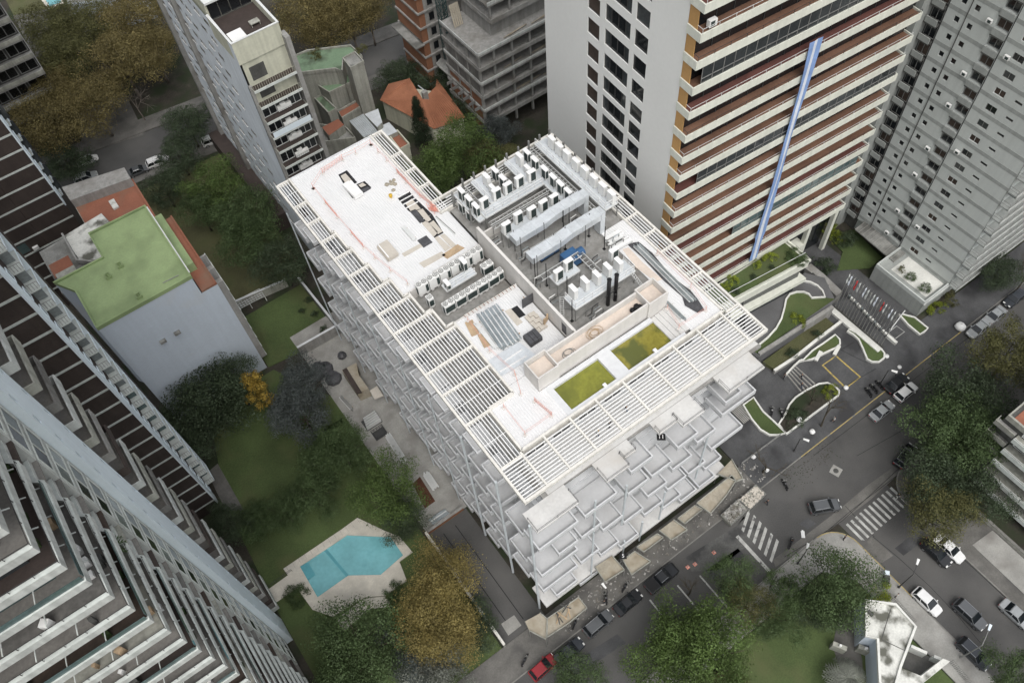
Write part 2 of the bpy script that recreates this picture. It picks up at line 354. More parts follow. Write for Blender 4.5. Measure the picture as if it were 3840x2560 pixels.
struct('parking_line', pk, 'white_paint')
ml = MB(); c0 = (63.43,17.50,0.00)
ml.obb(c0[0], c0[1], 0, .012, 1.5, 1.5, .3); struct('manhole_surround', ml, 'pavement_pale'); struct('manhole', MB().cyl((c0[0], c0[1], 0), (c0[0], c0[1], .02), .4, 20), 'grey_dark')
# the far street behind the blocks, with its pavements
A8 = R(-8.3); fc = (25, 147)
struct('far_street', MB().obb(fc[0], fc[1], -.5, .003, 420, 9, A8), 'asphalt')
for s, nm in ((-1, 'far_pavement_near'), (1, 'far_pavement_beyond')):
    struct(nm, MB().obb(fc[0] - s * math.sin(A8) * 6.7, fc[1] + s * math.cos(A8) * 6.7, -.5, .12, 420, 4.2, A8), 'pavement')
struct('far_garden_path', MB().prism([(-3.82,156.50),(8.77,153.05),(10.33,168.07),(0.84,169.04)], -.4, .03), 'pavement')
# lawns
def lawn(name, poly, z=.05, m='lawn'): return struct(name, MB().prism(poly, -.5, z), m)
lawn('pool_garden_lawn', [(-14, 24), (8.6, 24), (8.6, 46.5), (9, 56), (12, 70), (4, 86), (-8, 86), (-13, 69), (-14, 50)])
lawn('back_garden_lawn', [(3.63,98.81),(16.09,98.88),(16.24,85.44),(3.56,86.95)], .05, 'lawn')
lawn('corner_lawn', [(20, -60), (53.2, -60), (53.2, 4.4), (50.3, 8), (-40, 8), (-40, -60)], .04, 'lawn')
lawn('street_garden_lawn', [(-14, 105), (18, 101), (20, 138), (-14, 140)], .03, 'lawn_dry')
lawn('tower_garden_lawn', [(95.57,49.04),(100.06,47.12),(99.06,40.04),(95.87,39.78),(91.04,42.84),(94.86,45.04)], .2, 'lawn')
lawn('top_left_lawn', [(0.14,218.38),(7.10,212.38),(6.60,207.83),(-0.42,208.98)], .05, 'lawn_dry')
lawn('middle_garden', [(20, 88), (75, 80), (80, 135), (20, 140)], .0, 'soil')
struct('plane_tree_yard', MB().prism([(-0.44,211.07),(7.06,208.14),(2.16,194.07),(-1.48,191.39)], -.4, .06), 'pavement')
# construction yard and driveway beside the white building
struct('building_yard', MB().box(9.2, 46.4, -.5, 18.6, 90, .06), 'pavement_pale')
struct('driveway', MB().box(9.2, 26.6, -.5, 16, 46.3, .04), 'asphalt')
dj = MB()
for a in (11.1, 13.2): dj.box(a, 28, 0, a + .12, 45, .046)
struct('driveway_joint', dj, 'black')
struct('driveway_apron', MB().prism([(10.41,29.34),(12.56,29.22),(12.55,27.50),(10.30,27.47)], -.3, .05), 'pavement_pale')
struct('earth_bed', MB().prism([(11.69,54.40),(13.24,54.73),(12.94,49.97),(11.05,49.94)], -.3, .09), 'earth_red')
struct('side_path', MB().box(3.6, 70, -.5, 8.6, 71, .05), 'pavement')
struct('tower_base_path', MB().prism([(-12.97,75.66),(-11.03,76.04),(-11.14,66.48),(-13.30,68.12),(-13.28,70.75)], -.4, .12), 'pavement')
struct('grey_side_pavement', MB().prism([(69.83,-1.65),(73.77,-1.98),(73.76,-7.22),(69.73,-10.22)], -.3, .2), 'pavement_pale')
# swimming pool: deck of slabs round real water
pd = thing('swimming_pool', 'turquoise angular swimming pool with pale stone deck on the lawn', 'pool', (-2, 49, 0), world=True)
deck = [(-10.47,54.67),(-0.69,54.67),(2.15,54.78),(4.41,50.52),(5.67,48.46),(5.98,45.34),(3.71,45.31),(3.09,42.33),(-0.56,42.36),(-3.22,43.98),(-8.03,44.30),(-9.87,46.93)]
water = [(-8.59,53.64),(-0.41,53.56),(4.82,49.23),(4.86,45.64),(0.57,45.13),(-3.38,47.98),(-8.69,47.94)]
def ring(mb, outer, inner, z0, z1):
    import mathutils
    vs = [[Vector((p[0], p[1], 0)) for p in outer], [Vector((p[0], p[1], 0)) for p in inner]]
    tris = mathutils.geometry.tessellate_polygon(vs); P = [p for l in vs for p in l]
    up = []
    for t in tris:
        a, b, c = (P[i] for i in t); up.append(t if (b - a).cross(c - a).z > 0 else t[::-1])
    mb.add([(p.x, p.y, z1) for p in P], up)
    for lp, sgn in ((outer, 1), (inner, -1)):
        ar = sum(lp[i - 1][0] * lp[i][1] - lp[i][0] * lp[i - 1][1] for i in range(len(lp)))
        q = lp if ar * sgn > 0 else lp[::-1]
        for i in range(len(q)):
            a, b = q[i - 1], q[i]; mb.add([(a[0], a[1], z0), (b[0], b[1], z0), (b[0], b[1], z1), (a[0], a[1], z1)], [(0, 1, 2, 3)])
    return mb
ring(MB(), deck, water, -1.2, .3).build('deck', 'pool_deck', pd)
MB().prism(water, -.4, .12).build('water', 'pool_blue', pd)
cx = sum(p[0] for p in water) / len(water); cy = sum(p[1] for p in water) / len(water)
ring(MB(), [(p[0] + (p[0] - cx) * .012, p[1] + (p[1] - cy) * .012) for p in water], [(cx + (p[0] - cx) * .965, cy + (p[1] - cy) * .965) for p in water], -.2, .33).build('coping', 'pool_deck', pd)
st = MB()
a, b = water[0], water[-1]
for i in range(4): st.box(a[0] + .2, a[1] - 2.6, -.2, a[0] + 1.5 - i * .32, a[1] - .2, .125 + i * .05)
st.build('entry_steps', 'pool_floor', pd)
MB().prism([(-4.40,53.73),(-3.94,53.66),(-3.21,47.85),(-3.62,47.76)], -.1, .128).build('lane_mark', 'pool_floor', pd)
sj = MB()
for i in range(16):
    x = -10 + i; sj.box(x, 53.75, .3, x + .02, 54.8, .303)
sj.build('deck_joint', 'pavement', pd)
gs = MB()
q0 = [(-7.47,43.63),(-3.27,43.89),(-0.61,42.28),(-0.87,41.45),(-3.44,42.99),(-8.06,42.58)]
for i in range(3):
    gs.prism([(p[0] + .12 * i, p[1] - .45 * i) for p in q0], -.2, .26 - i * .09)
gs.build('garden_steps', 'pool_deck', pd)
wk = thing('garden_stair', 'short stone stair with handrail between the zigzag tower and the pool', 'stair', (-12.32,52.22,0.00), world=True)
A_, B_ = (-13.63,52.42,-0.00), (-10.17,52.70,0.00)
for i in range(7):
    t = i / 7; ub('step', wk, 'pool_deck', A_[0] + (B_[0] - A_[0]) * t, A_[1] - 1.4, -.2, A_[0] + (B_[0] - A_[0]) * (t + .14), A_[1] + 1, .06 + .035 * i)
rail(MB(), [(A_[0], A_[1] + 1.1, .1), (B_[0] + .6, A_[1] + 1.1, .3)], .9).build('handrail', 'rail_dark', wk)
# walls of the gardens
def gwall(label, pts, wd, h, m='old_wall', cap='paint_white', z=0):
    t = thing('garden_wall', label, 'wall', (pts[0][0], pts[0][1], z), world=True)
    MB().path(pts, wd, z - .3, z + h).build('wall_body', m, t)
    if cap: MB().path(pts, wd + .12, z + h + .002, z + h + .09).build('coping', cap, t)
    return t
gwall('concrete wall with white coping closing the back lawn', [(9.06,85.53),(16.44,85.29)], .25, 2.6, 'concrete')
gwall('long low wall between back lawn and white building', [(16.25,99.16),(16.64,85.13)], .25, 1.6, 'concrete')
gwall('pale retaining wall along the driveway', [(9.05, 26.5), (9.05, 46.3)], .25, 1.3, 'old_wall', 'beam_cream')
gwall('low brick wall where the yard meets the driveway', [(9.2, 46.35), (15.6, 46.35)], .3, .9, 'brick_orange', 'concrete')
gwall('white garden wall behind the back lawn', [(4.32,101.39),(14.18,99.99)], .25, 1.9, 'old_wall')
tr = thing('white_trellis', 'white lattice trellis bench beside the back lawn', 'trellis', (6.65,99.16,0.00), world=True)
p0, p1 = Vector((4.04,99.65,0.00)), Vector((9.63,99.37,0.00)); dd = (p1 - p0)
lt = MB()
for i in range(13): c = p0 + dd * i / 12; lt.box(c.x - .04, c.y, 1.5, c.x + .04, c.y + 2, 1.56)
for i in range(5): y = p0.y + i * .5; lt.bar((p0.x, y, 1.6), (p1.x, p1.y - p0.y + y, 1.6), .07, .06)
lt.build('lattice', 'rail_white', tr)
for i in (0, 6, 12): c = p0 + dd * i / 12; ub('post', tr, 'rail_white', c.x - .06, c.y + .1, 0, c.x + .06, c.y + .22, 1.5)
# ================================================================ forecourt of the beige tower
plaza = bpy.data.objects['plaza']
YZ = 2.6                                                          # level of the raised yard
struct('raised_yard', MB().prism([(66.57,40.34),(66.89,37.76),(74.35,37.38),(82.23,37.18),(84.62,38.20),(86.54,42.22),(84.82,44.96),(71.51,45.32)], -.2, YZ), 'yard_paving')
lw = [(66.86,39.59),(68.48,39.34),(70.66,39.47),(73.00,39.91),(74.94,40.70),(76.88,41.94),(78.32,42.97),(79.55,43.31),(80.73,42.93),(81.59,42.25),(81.93,41.43),(81.74,40.60),(83.53,39.40),(84.62,38.20),(78.08,38.32),(67.36,38.40)]
struct('yard_lawn', MB().prism(lw, YZ - .3, YZ + .06), 'lawn')
gwall('white serpentine kerb round the raised lawn', [(66.86,39.59),(68.48,39.34),(70.66,39.47),(73.00,39.91),(74.94,40.70),(76.88,41.94),(78.32,42.97),(79.55,43.31),(80.73,42.93),(81.59,42.25),(81.93,41.43),(81.74,40.60),(83.53,39.40),(84.16,40.54),(84.28,41.78),(83.92,42.96),(83.09,44.07)], .28, .35, 'marble', None, YZ)
gwall('grey retaining wall topped by the raised lawn', [(67.33,38.08),(75.05,37.67),(82.98,37.24)], .5, 3.0, 'concrete', 'concrete', 0)
gwall('lower wall along the sunken planted slope', [(68.02,34.98),(72.26,34.75),(77.51,34.92),(83.18,34.97)], .35, 1.1, 'concrete', 'marble', 0)
struct('planted_slope', MB().prism([(67.88,37.28),(74.84,37.35),(81.86,37.29),(81.95,35.34),(75.38,35.22),(68.51,35.03)], -.2, .9), 'lawn_dry')
gb = MB(); q = [(67.88,37.28),(81.86,37.29),(81.95,35.34),(68.51,35.03)]
for i in range(46):
    t = i / 45; a = Vector(q[0]).lerp(Vector(q[1]), t); b = Vector(q[3]).lerp(Vector(q[2]), t); gb.bar((a.x, a.y, .93), (b.x, b.y, .93), .09, .06)
for i in range(9):
    t = i / 8; a = Vector(q[0]).lerp(Vector(q[3]), t); b = Vector(q[1]).lerp(Vector(q[2]), t); gb.bar((a.x, a.y, .935), (b.x, b.y, .935), .07, .06)
gb.build('grass_paver_grid', 'lawn_dry', bpy.data.objects['planted_slope'])
def bed(label, pts, wd=.27, h=.55, fill='lawn'):
    t = thing('planter_bed', label, 'planter', (pts[0][0], pts[0][1], 0), world=True)
    MB().path(pts, wd, 0, h, closed=True).build('rim_wall', 'marble', t); MB().prism(pts, 0, h - .15).build('grass_fill', fill, t); return t
bed('leaf shaped grass bed with white rim beside the forecourt steps', [(73.17,33.75),(74.70,33.00),(77.23,32.58),(79.16,32.19),(80.22,32.27),(80.83,32.93),(80.97,33.97),(78.31,34.00),(75.86,34.10)])
bed('teardrop planter with white rim at the foot of the flagpoles', [(83.04,33.27),(83.25,32.18),(83.21,31.06),(82.39,29.44),(81.44,27.72),(81.67,26.88),(82.47,26.25),(83.63,26.23),(84.36,26.77),(84.56,27.51),(84.15,31.01),(83.49,33.38)])
bed('big curved bed with white rim and bare tree by the street', [(62.15,27.99),(64.15,28.59),(65.78,29.39),(67.53,29.71),(69.87,29.59),(72.15,29.20),(73.30,28.52),(73.77,27.40),(73.65,26.43),(73.04,25.96),(70.17,25.99),(66.14,26.03),(61.84,26.12)], fill='soil')
bed('narrow boat shaped grass bed at the corner of the white building', [(60.23,33.70),(62.41,33.68),(61.80,31.03),(61.88,29.11),(61.89,26.28),(60.72,26.78),(59.72,27.55),(59.28,29.09),(59.52,31.14)])
fs = thing('forecourt_steps', 'flight of dark steps curving between the white rimmed beds', 'steps', (70.77,31.53,0.00), world=True)
s0, s1, s2, s3 = (69.31,33.54,0.00), (72.08,33.79,-0.00), (72.22,29.53,0.00), (68.71,30.13,0.00)
for i in range(11):
    t0, t1 = i / 11, (i + .8) / 11; L2 = lambda a, b, t: (a[0] + (b[0] - a[0]) * t, a[1] + (b[1] - a[1]) * t)
    MB().prism([L2(s0, s1, t0), L2(s0, s1, t1), L2(s3, s2, t1), L2(s3, s2, t0)], 0, .2 + .02 * i).build('step', 'pavement_pale' if i % 2 else 'plaza_slab', fs)
gwall('thin white wall beside the dark forecourt steps', [(69.15,33.48),(71.37,33.83),(72.76,33.96),(73.23,33.81)], .25, .8, 'marble', None)
ye = MB(); yq = [(75.3, 31.3), (78.25, 31.2), (78.3, 26.2), (75.05, 26.2)]; ye.path(yq, .3, .13, .139, closed=True); struct('yellow_box_marking', ye, 'yellow_paint')
wb = MB(); wb.path([(88.13,29.16),(90.16,29.16),(90.26,27.65),(88.01,27.66)], .12, .13, .138, closed=True); struct('white_box_marking', wb, 'white_paint')
fj = MB()
for a, b in (((82.54,31.24,0.13),(79.71,31.52,0.13)),((79.71,31.52,0.13),(81.04,27.36,0.13)),((74.24,26.59,0.13),(81.39,25.76,0.13)),((72.25,33.79,0.13),(77.32,33.18,0.13)),((68.56,34.46,0.13),(68.50,32.77,0.13)),((80.60,35.65,0.13),(81.28,33.26,0.13))): fj.bar((a[0], a[1], .134), (b[0], b[1], .134), .07, .01)
struct('plaza_joint', fj, 'black')
# slatted ramp by the white building and benches
rp = thing('slatted_ramp', 'grey slatted ramp beside the narrow grass bed', 'ramp', (59.05,32.18,0.00), world=True)
q = [(58.11,34.16),(60.28,33.94),(59.35,31.34),(57.09,31.25)]
for i in range(9):
    t = i / 9; ub('slat', rp, 'pavement_pale', q[0][0] + 2.6 * t, q[2][1], .1, q[0][0] + 2.6 * t + .16, q[0][1], .3)
for i, p in enumerate(((75.78,32.79,0.00), (78.83,31.75,0.00))):
    b = thing('stone_bench', ('white stone bench nearer the dark steps', 'white stone bench nearer the yellow box')[i], 'bench', p, R(20), 'forecourt benches')
    ub('seat', b, 'marble', -1.0, -.3, .55, 1.0, .3, .7); ub('leg', b, 'marble', -.85, -.25, 0, -.65, .25, .548); ub('leg', b, 'marble', .65, -.25, 0, .85, .25, .548)
# flag terrace
ft = thing('flag_plinth', 'long white plinth carrying a row of flagpoles', 'plinth', (84.62,32.62,0.00), world=True)
MB().prism([(83.67,37.75),(84.80,37.82),(84.91,27.58),(83.69,27.55)], 0, .6).build('plinth_block', 'marble', ft)
bal = thing('glass_balustrade', 'low white and dark balustrade crossing the dark forecourt', 'balustrade', (87.75,33.40,0.00), world=True)
a, b = Vector((88.42,37.96,0.00)), Vector((87.27,28.85,0.00))
for i in range(18):
    c = a.lerp(b, i / 18); d = a.lerp(b, (i + .7) / 18); MB().bar((c.x, c.y, .55), (d.x, d.y, .55), .35, .5).build('panel', 'marble' if i % 3 else 'glass_pale', bal)
c = Vector((87.24,26.87,0.00)); MB().bar((b.x, b.y, .4), (c.x, c.y, .4), .5, .7).build('end_block', 'marble', bal)
FL = ['grey_wall', 'flag_white', 'rail_grey', 'flag_red', 'grey_wall', 'rail_grey', 'flag_white', 'grey_wall', 'rail_grey']
a, b = Vector((84.82,37.71,0.00)), Vector((84.82,28.04,0.00))
pm = MB().cyl((0, 0, 0), (0, 0, 9.5), .07, 6, .04).mesh('flagpole', 'rail_grey'); bm_ = MB().box(-.12, -.5, 0, .12, .1, .35).mesh('flagpole_foot', 'grey_dark')
def flagmesh(m):
    rings = []
    for j in range(9):
        z = -2.3 * j / 8; wv = .09 + .04 * math.sin(j * 1.3); rings.append([(0.03, -.05, z), (wv * 2.2, -.12 + .05 * math.sin(j), z - .1), (wv * 2.3, .05, z - .1), (.03, .06, z)])
    return MB().loft(rings).mesh('flag_' + m, m)
fmm = {m: flagmesh(m) for m in set(FL)}
for i in range(18):
    c = a.lerp(b, i / 17)
    f = thing('flagpole', 'tall flagpole with drooping flag on white plinth, %s from the raised yard' % ORD[i], 'flagpole', (c.x, c.y, .6), 0, 'flagpoles on the white plinth')
    link('pole', pm, f); link('foot', bm_, f); o = link('flag', fmm[FL[i % len(FL)]], f); o.location = (0, 0, 9.2); o.rotation_euler = (0, 0, R(rnd.uniform(150, 230)))
pf = thing('leaning_white_pole', 'white boom pole with blue and white banner beside the white floor box', 'pole', (88.60,29.23,0.00), world=True)
c = (88.60,29.23,0.00); MB().cyl((c[0], c[1], .3), (c[0] + 4.2, c[1] + .9, 1.1), .09, 6).build('boom', 'rail_white', pf); ub('post', pf, 'rail_white', c[0] - .15, c[1] - .15, .1, c[0] + .15, c[1] + .15, .6)
bed('white rimmed planter along the grey tower podium', [(92.00,30.47),(92.49,29.91),(93.44,28.48),(93.46,25.75),(92.52,25.65),(91.52,25.77),(91.53,28.11)])
gwall('grey wall with dark lettering band beside the tower garden', [(86.35,45.72),(86.42,42.92),(86.09,38.50)], 1.3, 2.4, 'concrete', 'concrete', 0)
lg = MB(); a, b = Vector((85.75,44.19,2.50)), Vector((85.86,40.61,2.50))
for i in range(16):
    if i in (4, 9, 10): continue
    c = a.lerp(b, i / 16); d = a.lerp(b, (i + .6) / 16); lg.bar((c.x, c.y, 2.52), (d.x, d.y, 2.52), .32, .02)
a, b = Vector((85.35,43.15,2.50)), Vector((85.45,41.16,2.50))
for i in range(9):
    c = a.lerp(b, i / 9); d = a.lerp(b, (i + .6) / 9); lg.bar((c.x, c.y, 2.52), (d.x, d.y, 2.52), .28, .02)
t = [o for o in col.objects if o.get('label') == 'grey wall with dark lettering band beside the tower garden'][0]; lg.build('lettering', 'black', t)

# ================================================================ the white building
ZR, ZP, FH, Z0 = 36.3, 36.55, 3.2, 33.0                          # roof deck, pergola top, storey, terrace level
mbd = thing('white_building', 'white terraced apartment building under construction with slatted pergola roof', 'building', (33, 57, 0), world=True)
zk = lambda k: Z0 - FH * k
FX, FY = 19.9, 30.6                                              # recessed facade lines
SLAB = [(19.0, 29.6), (50, 29.6), (50, 68.8), (31.8, 68.8), (31.8, 85.6), (19.0, 85.6)]
for k in range(1, 11): MB().prism(SLAB, zk(k) - .32, zk(k)).build('floor_slab', 'paint_white', mbd)
# walls of each storey with real window openings on the two visible sides
for k in range(0, 10):
    zb, zt = zk(k + 1) + .001, zk(k) - .32
    mb = MB(); hf = []; hl = []
    for i in range(8):
        u = 1.0 + i * 3.5 + (k % 2) * .4; hf.append((u, zb + .05, u + 1.5, zb + 2.35))
        if (i + k) % 3: hf.append((u + 1.75, zb + .05, u + 2.6, zb + 2.35))
    wall(mb, (FX, FY), (1, 0), 49.2 - FX, zb, zt, hf)
    for i in range(15):
        u = 1.2 + i * 3.6; hl.append((u, zb + .05, u + 1.7, zb + 2.35))
    wall(mb, (FX, 85.2), (0, -1), 85.2 - FY, zb, zt, hl)
    wall(mb, (49.2, FY), (0, 1), 68.2 - FY, zb, zt, []); wall(mb, (49.2, 68.2), (-1, 0), 18, zb, zt, []); wall(mb, (31.2, 68.2), (0, 1), 17, zb, zt, []); wall(mb, (31.2, 85.2), (-1, 0), 31.2 - FX, zb, zt, [])
    mb.build('facade_wall', 'facade_grey', mbd)
    for h in hf: window(mbd, (FX + h[0], FY, h[1]), (1, 0), h[2] - h[0], h[3] - h[1], 'slat_white', 'glass_dark' if rnd.random() < .7 else 'glass_mid')
    for h in hl[::2] if k > 4 else hl: window(mbd, (FX, 85.2 - h[0], h[1]), (0, -1), h[2] - h[0], h[3] - h[1], 'slat_white', 'glass_dark')
# terrace slab at pergola foot and penthouse walls following the stepped roof edge
STEP = [(18.4, 85.6), (18.4, 73.7), (18.75, 73.7), (18.75, 70.1), (19.1, 70.1), (19.1, 66.45), (19.5, 66.45), (19.5, 62.75), (20.4, 62.75), (20.4, 59.3), (21.1, 59.3), (21.1, 55.55), (22.0, 55.55), (22.0, 52.3), (23.1, 52.3), (23.1, 40.3), (19.7, 40.3), (19.7, 34.0), (49.0, 34.0), (49.0, 67.6), (31.3, 67.6), (31.3, 85.6)]
MB().prism([(18.9, 29.3), (51, 28.9), (51, 69.4), (33, 69.4), (33, 85.5), (18.9, 85.5)], Z0 - .34, Z0 + .002).build('terrace_slab', 'concrete', mbd); MB().box(19.6, 29.35, Z0 + .002, 50.9, 33.9, Z0 + .008).build('terrace_screed', 'screed', mbd)
n = len(STEP)
for i in range(n):
    a, b = STEP[i], STEP[(i + 1) % n]; L_ = math.hypot(b[0] - a[0], b[1] - a[1]); U = ((b[0] - a[0]) / L_, (b[1] - a[1]) / L_)
    holes = []
    if L_ > 3 and (i < 19):
        m_ = max(1, int(L_ // 3.3))
        for j in range(m_):
            u = (j + .5) * L_ / m_; holes.append((u - 1.3, Z0 + .1, u + 1.3, Z0 + 2.7))
    wall(MB(), a, U, L_, Z0, ZR - .02, holes).build('penthouse_wall', 'paint_white', mbd)
    for h in holes: window(mbd, (a[0] + U[0] * h[0], a[1] + U[1] * h[0], h[1]), U, 2.6, 2.6, 'slat_white', 'glass_dark')
# parapet along the stepped edge, carrying the pergola
for i in range(n - 1):
    a, b = STEP[i], STEP[i + 1]; MB().path([a, b], .26, ZR - .9, ZP).build('parapet', 'beam_cream', mbd)
MB().path([(31.3, 85.6), (18.4, 85.6)], .2, ZR - .9, ZR + .12).build('parapet', 'paint_white', mbd)
# pergola: outer beams, cross beams and every slat
def beam(x0, y0, x1, y1, w_=.28, z0=ZP - .55, z1=ZP + .02): return ub('pergola_beam', mbd, 'beam_cream', min(x0, x1) - (w_ / 2 if x0 == x1 else 0), min(y0, y1) - (w_ / 2 if y0 == y1 else 0), z0, max(x0, x1) + (w_ / 2 if x0 == x1 else 0), max(y0, y1) + (w_ / 2 if y0 == y1 else 0), z1)
XL, XR, YF, YB = 16.45, 51.0, 29.0, 69.8
beam(XL, YF - .14, XL, 85.5); beam(XL + .15, YF, XR - .15, YF); beam(XR, YF - .14, XR, YB); beam(31.45, YB, XR - .15, YB); beam(33.0, 70.0, 33.0, 85.5); beam(31.5, 85.4, 32.85, 85.4); beam(XL + .15, 85.4, 18.2, 85.4)
YL = [85.4, 80.5, 76.8, 73.1, 69.6, 66.1, 62.4, 58.85, 55.3, 51.75, 48.25, 44.8, 40.1, 33.5]
edge = lambda y: 18.4 if y > 73.6 else 18.75 if y > 70 else 19.1 if y > 66.4 else 19.5 if y > 62.7 else 20.4 if y > 59.2 else 21.1 if y > 55.5 else 22.0 if y > 52.2 else 23.1 if y > 40.2 else 19.7
for y in YL[1:-1]: beam(XL + .15, y, edge(y - .3 if y > 40.2 else 45) - .13, y, .24)
beam(XL + .15, 33.5, 19.55, 33.5, .24)
SL = .055
def slat_y(x, y0, y1): ub('slat', mbd, 'slat_white', x - SL, y0, ZP - .26, x + SL, y1, ZP - .1)
def slat_x(y, x0, x1): ub('slat', mbd, 'slat_white', x0, y - SL, ZP - .26, x1, y + SL, ZP - .1)
for i in range(len(YL) - 1):
    y1, y0 = YL[i] - .12, YL[i + 1] + .12; e = edge((y0 + y1) / 2) - .15; m_ = int((e - XL - .2) / .4)
    for j in range(m_):
        slat_y(XL + .36 + j * (e - XL - .3) / m_, y0, y1)
    if i in (0, 11, 12): ub('slat_tie', mbd, 'slat_white', XL + .15, (y0 + y1) / 2 - .03, ZP - .09, e, (y0 + y1) / 2 + .03, ZP - .05)
XF = [XL, 19.4, 22.5, 26.1, 29.75, 33.6, 37.5, 41.1, 44.7, 48.45, XR]
for x in XF[1:-1]: beam(x, YF + .15, x, 33.86, .22, ZP - .42, ZP + .03)
for i in range(10):
    for j in range(11):
        slat_x(YF + .35 + j * .4, XF[i] + .12, XF[i + 1] - .12)
YR = [33.6, 39.7, 45.0, 48.2, 51.7, 55.1, 58.8]
for y in YR: beam(49.13, y, XR - .15, y, .22)
for i in range(len(YR)):
    y0, y1 = YR[i] + .12, (YR[i + 1] if i < len(YR) - 1 else 69.6) - .12
    for j in range(4): slat_y(49.4 + j * .4, y0, y1)
YW = [85.3, 80.2, 76.5, 73.0, 67.75]
for y in YW[1:4]: beam(31.43, y, 32.86, y, .22)
for i in range(4):
    for j in range(3): slat_y(31.68 + j * .38, YW[i + 1] + .12, YW[i] - .12)
beam(31.4, 67.6, 49, 67.6, .24)
for j in range(4): slat_x(68.05 + j * .42, 31.5 if j < 3 else 33.2, XR - .16)
# roof decks
DK = [(18.52, 85.5), (18.52, 73.8), (18.88, 73.8), (18.88, 70.2), (19.23, 70.2), (19.23, 66.55), (19.63, 66.55), (19.63, 62.85), (20.53, 62.85), (20.53, 59.6), (25.2, 59.6), (25.2, 60.3), (31.2, 60.3), (32.2, 60.3), (32.2, 67.4), (31.17, 67.4), (31.17, 85.5)]
MB().prism(DK, ZR - .25, ZR).build('corrugated_deck', 'deck_white', mbd)
MB().prism([(23.23, 41.35), (32.2, 41.35), (32.2, 52.2), (23.23, 52.2)], ZR - .25, ZR).build('corrugated_deck', 'deck_white', mbd)
MB().prism([(19.83, 34.13), (26.2, 34.13), (26.2, 38.6), (25.5, 38.6), (25.5, 41.3), (23.24, 41.3), (23.24, 40.43), (19.83, 40.43)], ZR - .25, ZR).build('corrugated_deck', 'deck_white', mbd)
MB().prism([(44.3, 34.13), (48.87, 34.13), (48.87, 52.0), (45.3, 52.0), (45.3, 41.4), (44.3, 41.4)], ZR - .25, ZR).build('corrugated_deck', 'deck_white', mbd)
MB().prism([(20.6, 52.35), (32.2, 52.35), (32.2, 59.5), (20.6, 59.5)], 34.4, 34.6).build('plant_yard_floor', 'concrete', mbd)
MB().prism([(32.6, 41.3), (48.8, 41.3), (48.8, 67.4), (32.6, 67.4)], ZR - .8, ZR - .3).build('plant_floor', 'concrete', mbd)
MB().prism([(45.76,48.38),(46.55,48.11),(46.38,45.16),(46.55,41.86),(45.69,42.03),(45.24,45.18)], ZR - .2, ZR + .03).build('sand_strip', 'sand_screed', mbd)
gm = MB()
for a, b in zip(STEP[:18], STEP[1:19]): gm.path([(a[0] + .16, a[1]), (b[0] + .16, b[1])] if a[0] == b[0] else [(a[0], a[1] + .16), (b[0], b[1] + .16)], .07, ZR - .01, ZR + .012)
gm.build('edge_flashing', 'rail_dark', mbd)
# pools with green water
for i, (x0, x1, m_) in enumerate(((27.5, 33.4, 'pool_algae'), (35.2, 41.2, 'pool_algae_dark'))):
    MB().box(x0, 34.6, 34.6, x1, 38.0, 35.9).build('pool_water', m_, mbd, label='murky %s water in the roof pool' % ('bright green' if i == 0 else 'brownish green'))
    t = MB(); sgn = -1 if i == 0 else 1; xa = x0 if i == 0 else x1
    t.box(xa, 34.6, 34.6, xa + sgn * .55, 38.0, 35.98 - .06); t.build('pool_step', m_, mbd)
pr_ = MB(); pr_.box(26.2, 34.12, 34.6, 27.0, 38.6, ZR + .02); pr_.box(33.4, 34.13, 34.6, 35.2, 38.6, ZR + .05); pr_.box(27.0, 38.0, 34.6, 33.4, 38.6, ZR + .03); pr_.box(35.2, 38, 34.6, 41.7, 38.6, ZR + .03); pr_.box(26.2, 34.12, 34.6, 43.5, 34.6, ZR + .04)
pr_.build('pool_rim', 'paint_white', mbd)
for i in range(5): ub('pool_stair', mbd, 'screed', 41.25 + i * .62, 34.61, 35.2, 41.25 + (i + 1) * .62, 38.6, ZR - .55 + i * .13)
for x in (31.6, 39.0): ub('pool_inlet', mbd, 'slat_white', x, 34.45, ZR, x + .4, 34.95, ZR + .2)
# long tank trough and the tall plant wall
wz = 39.0
tw = MB(); tw.path([(28.3, 39.0), (41.8, 39.0)], .22, 35.8, wz - .1); tw.path([(28.3, 41.1), (41.8, 41.1)], .22, 35.8, wz - .25)
tw.build('tank_wall', 'wall_pink', mbd)
MB().box(28.4, 39.12, 35.9, 41.7, 40.98, wz - 1.3).build('trough_floor', 'sand_screed', mbd)
for x0, x1 in ((25.6, 28.35), (41.6, 44.3)):
    MB().path([(x0, 38.75), (x1, 38.75), (x1, 41.3), (x0, 41.3)], .22, ZR - .6, wz + .06, closed=True).build('tank_box_wall', 'wall_pink', mbd)
    ub('tank_floor', mbd, 'sand_screed', x0 + .12, 38.87, ZR, x1 - .12, 41.18, wz - .9)
pw = MB(); wall(pw, (32.4, 60.7), (0, -1), 19.3, ZR - 1.8, wz, [(17.2, ZR, 18.2, ZR + 2.1)]); pw.path([(32.66, 60.7), (32.66, 41.2)], .22, ZR - 1.6, wz - .005); pw.box(32.4, 41.4, wz - .06, 32.76, 60.7, wz)
pw.build('plant_wall', 'wall_pink', mbd)
ub('plant_door', mbd, 'grey_tarp', 32.5, 42.5, ZR, 32.6, 43.5, ZR + 2.1)
MB().path([(32.8, 60.6), (36.5, 60.6)], .2, ZR - .6, ZR + 1.2).build('plant_wall_return', 'wall_pink', mbd)
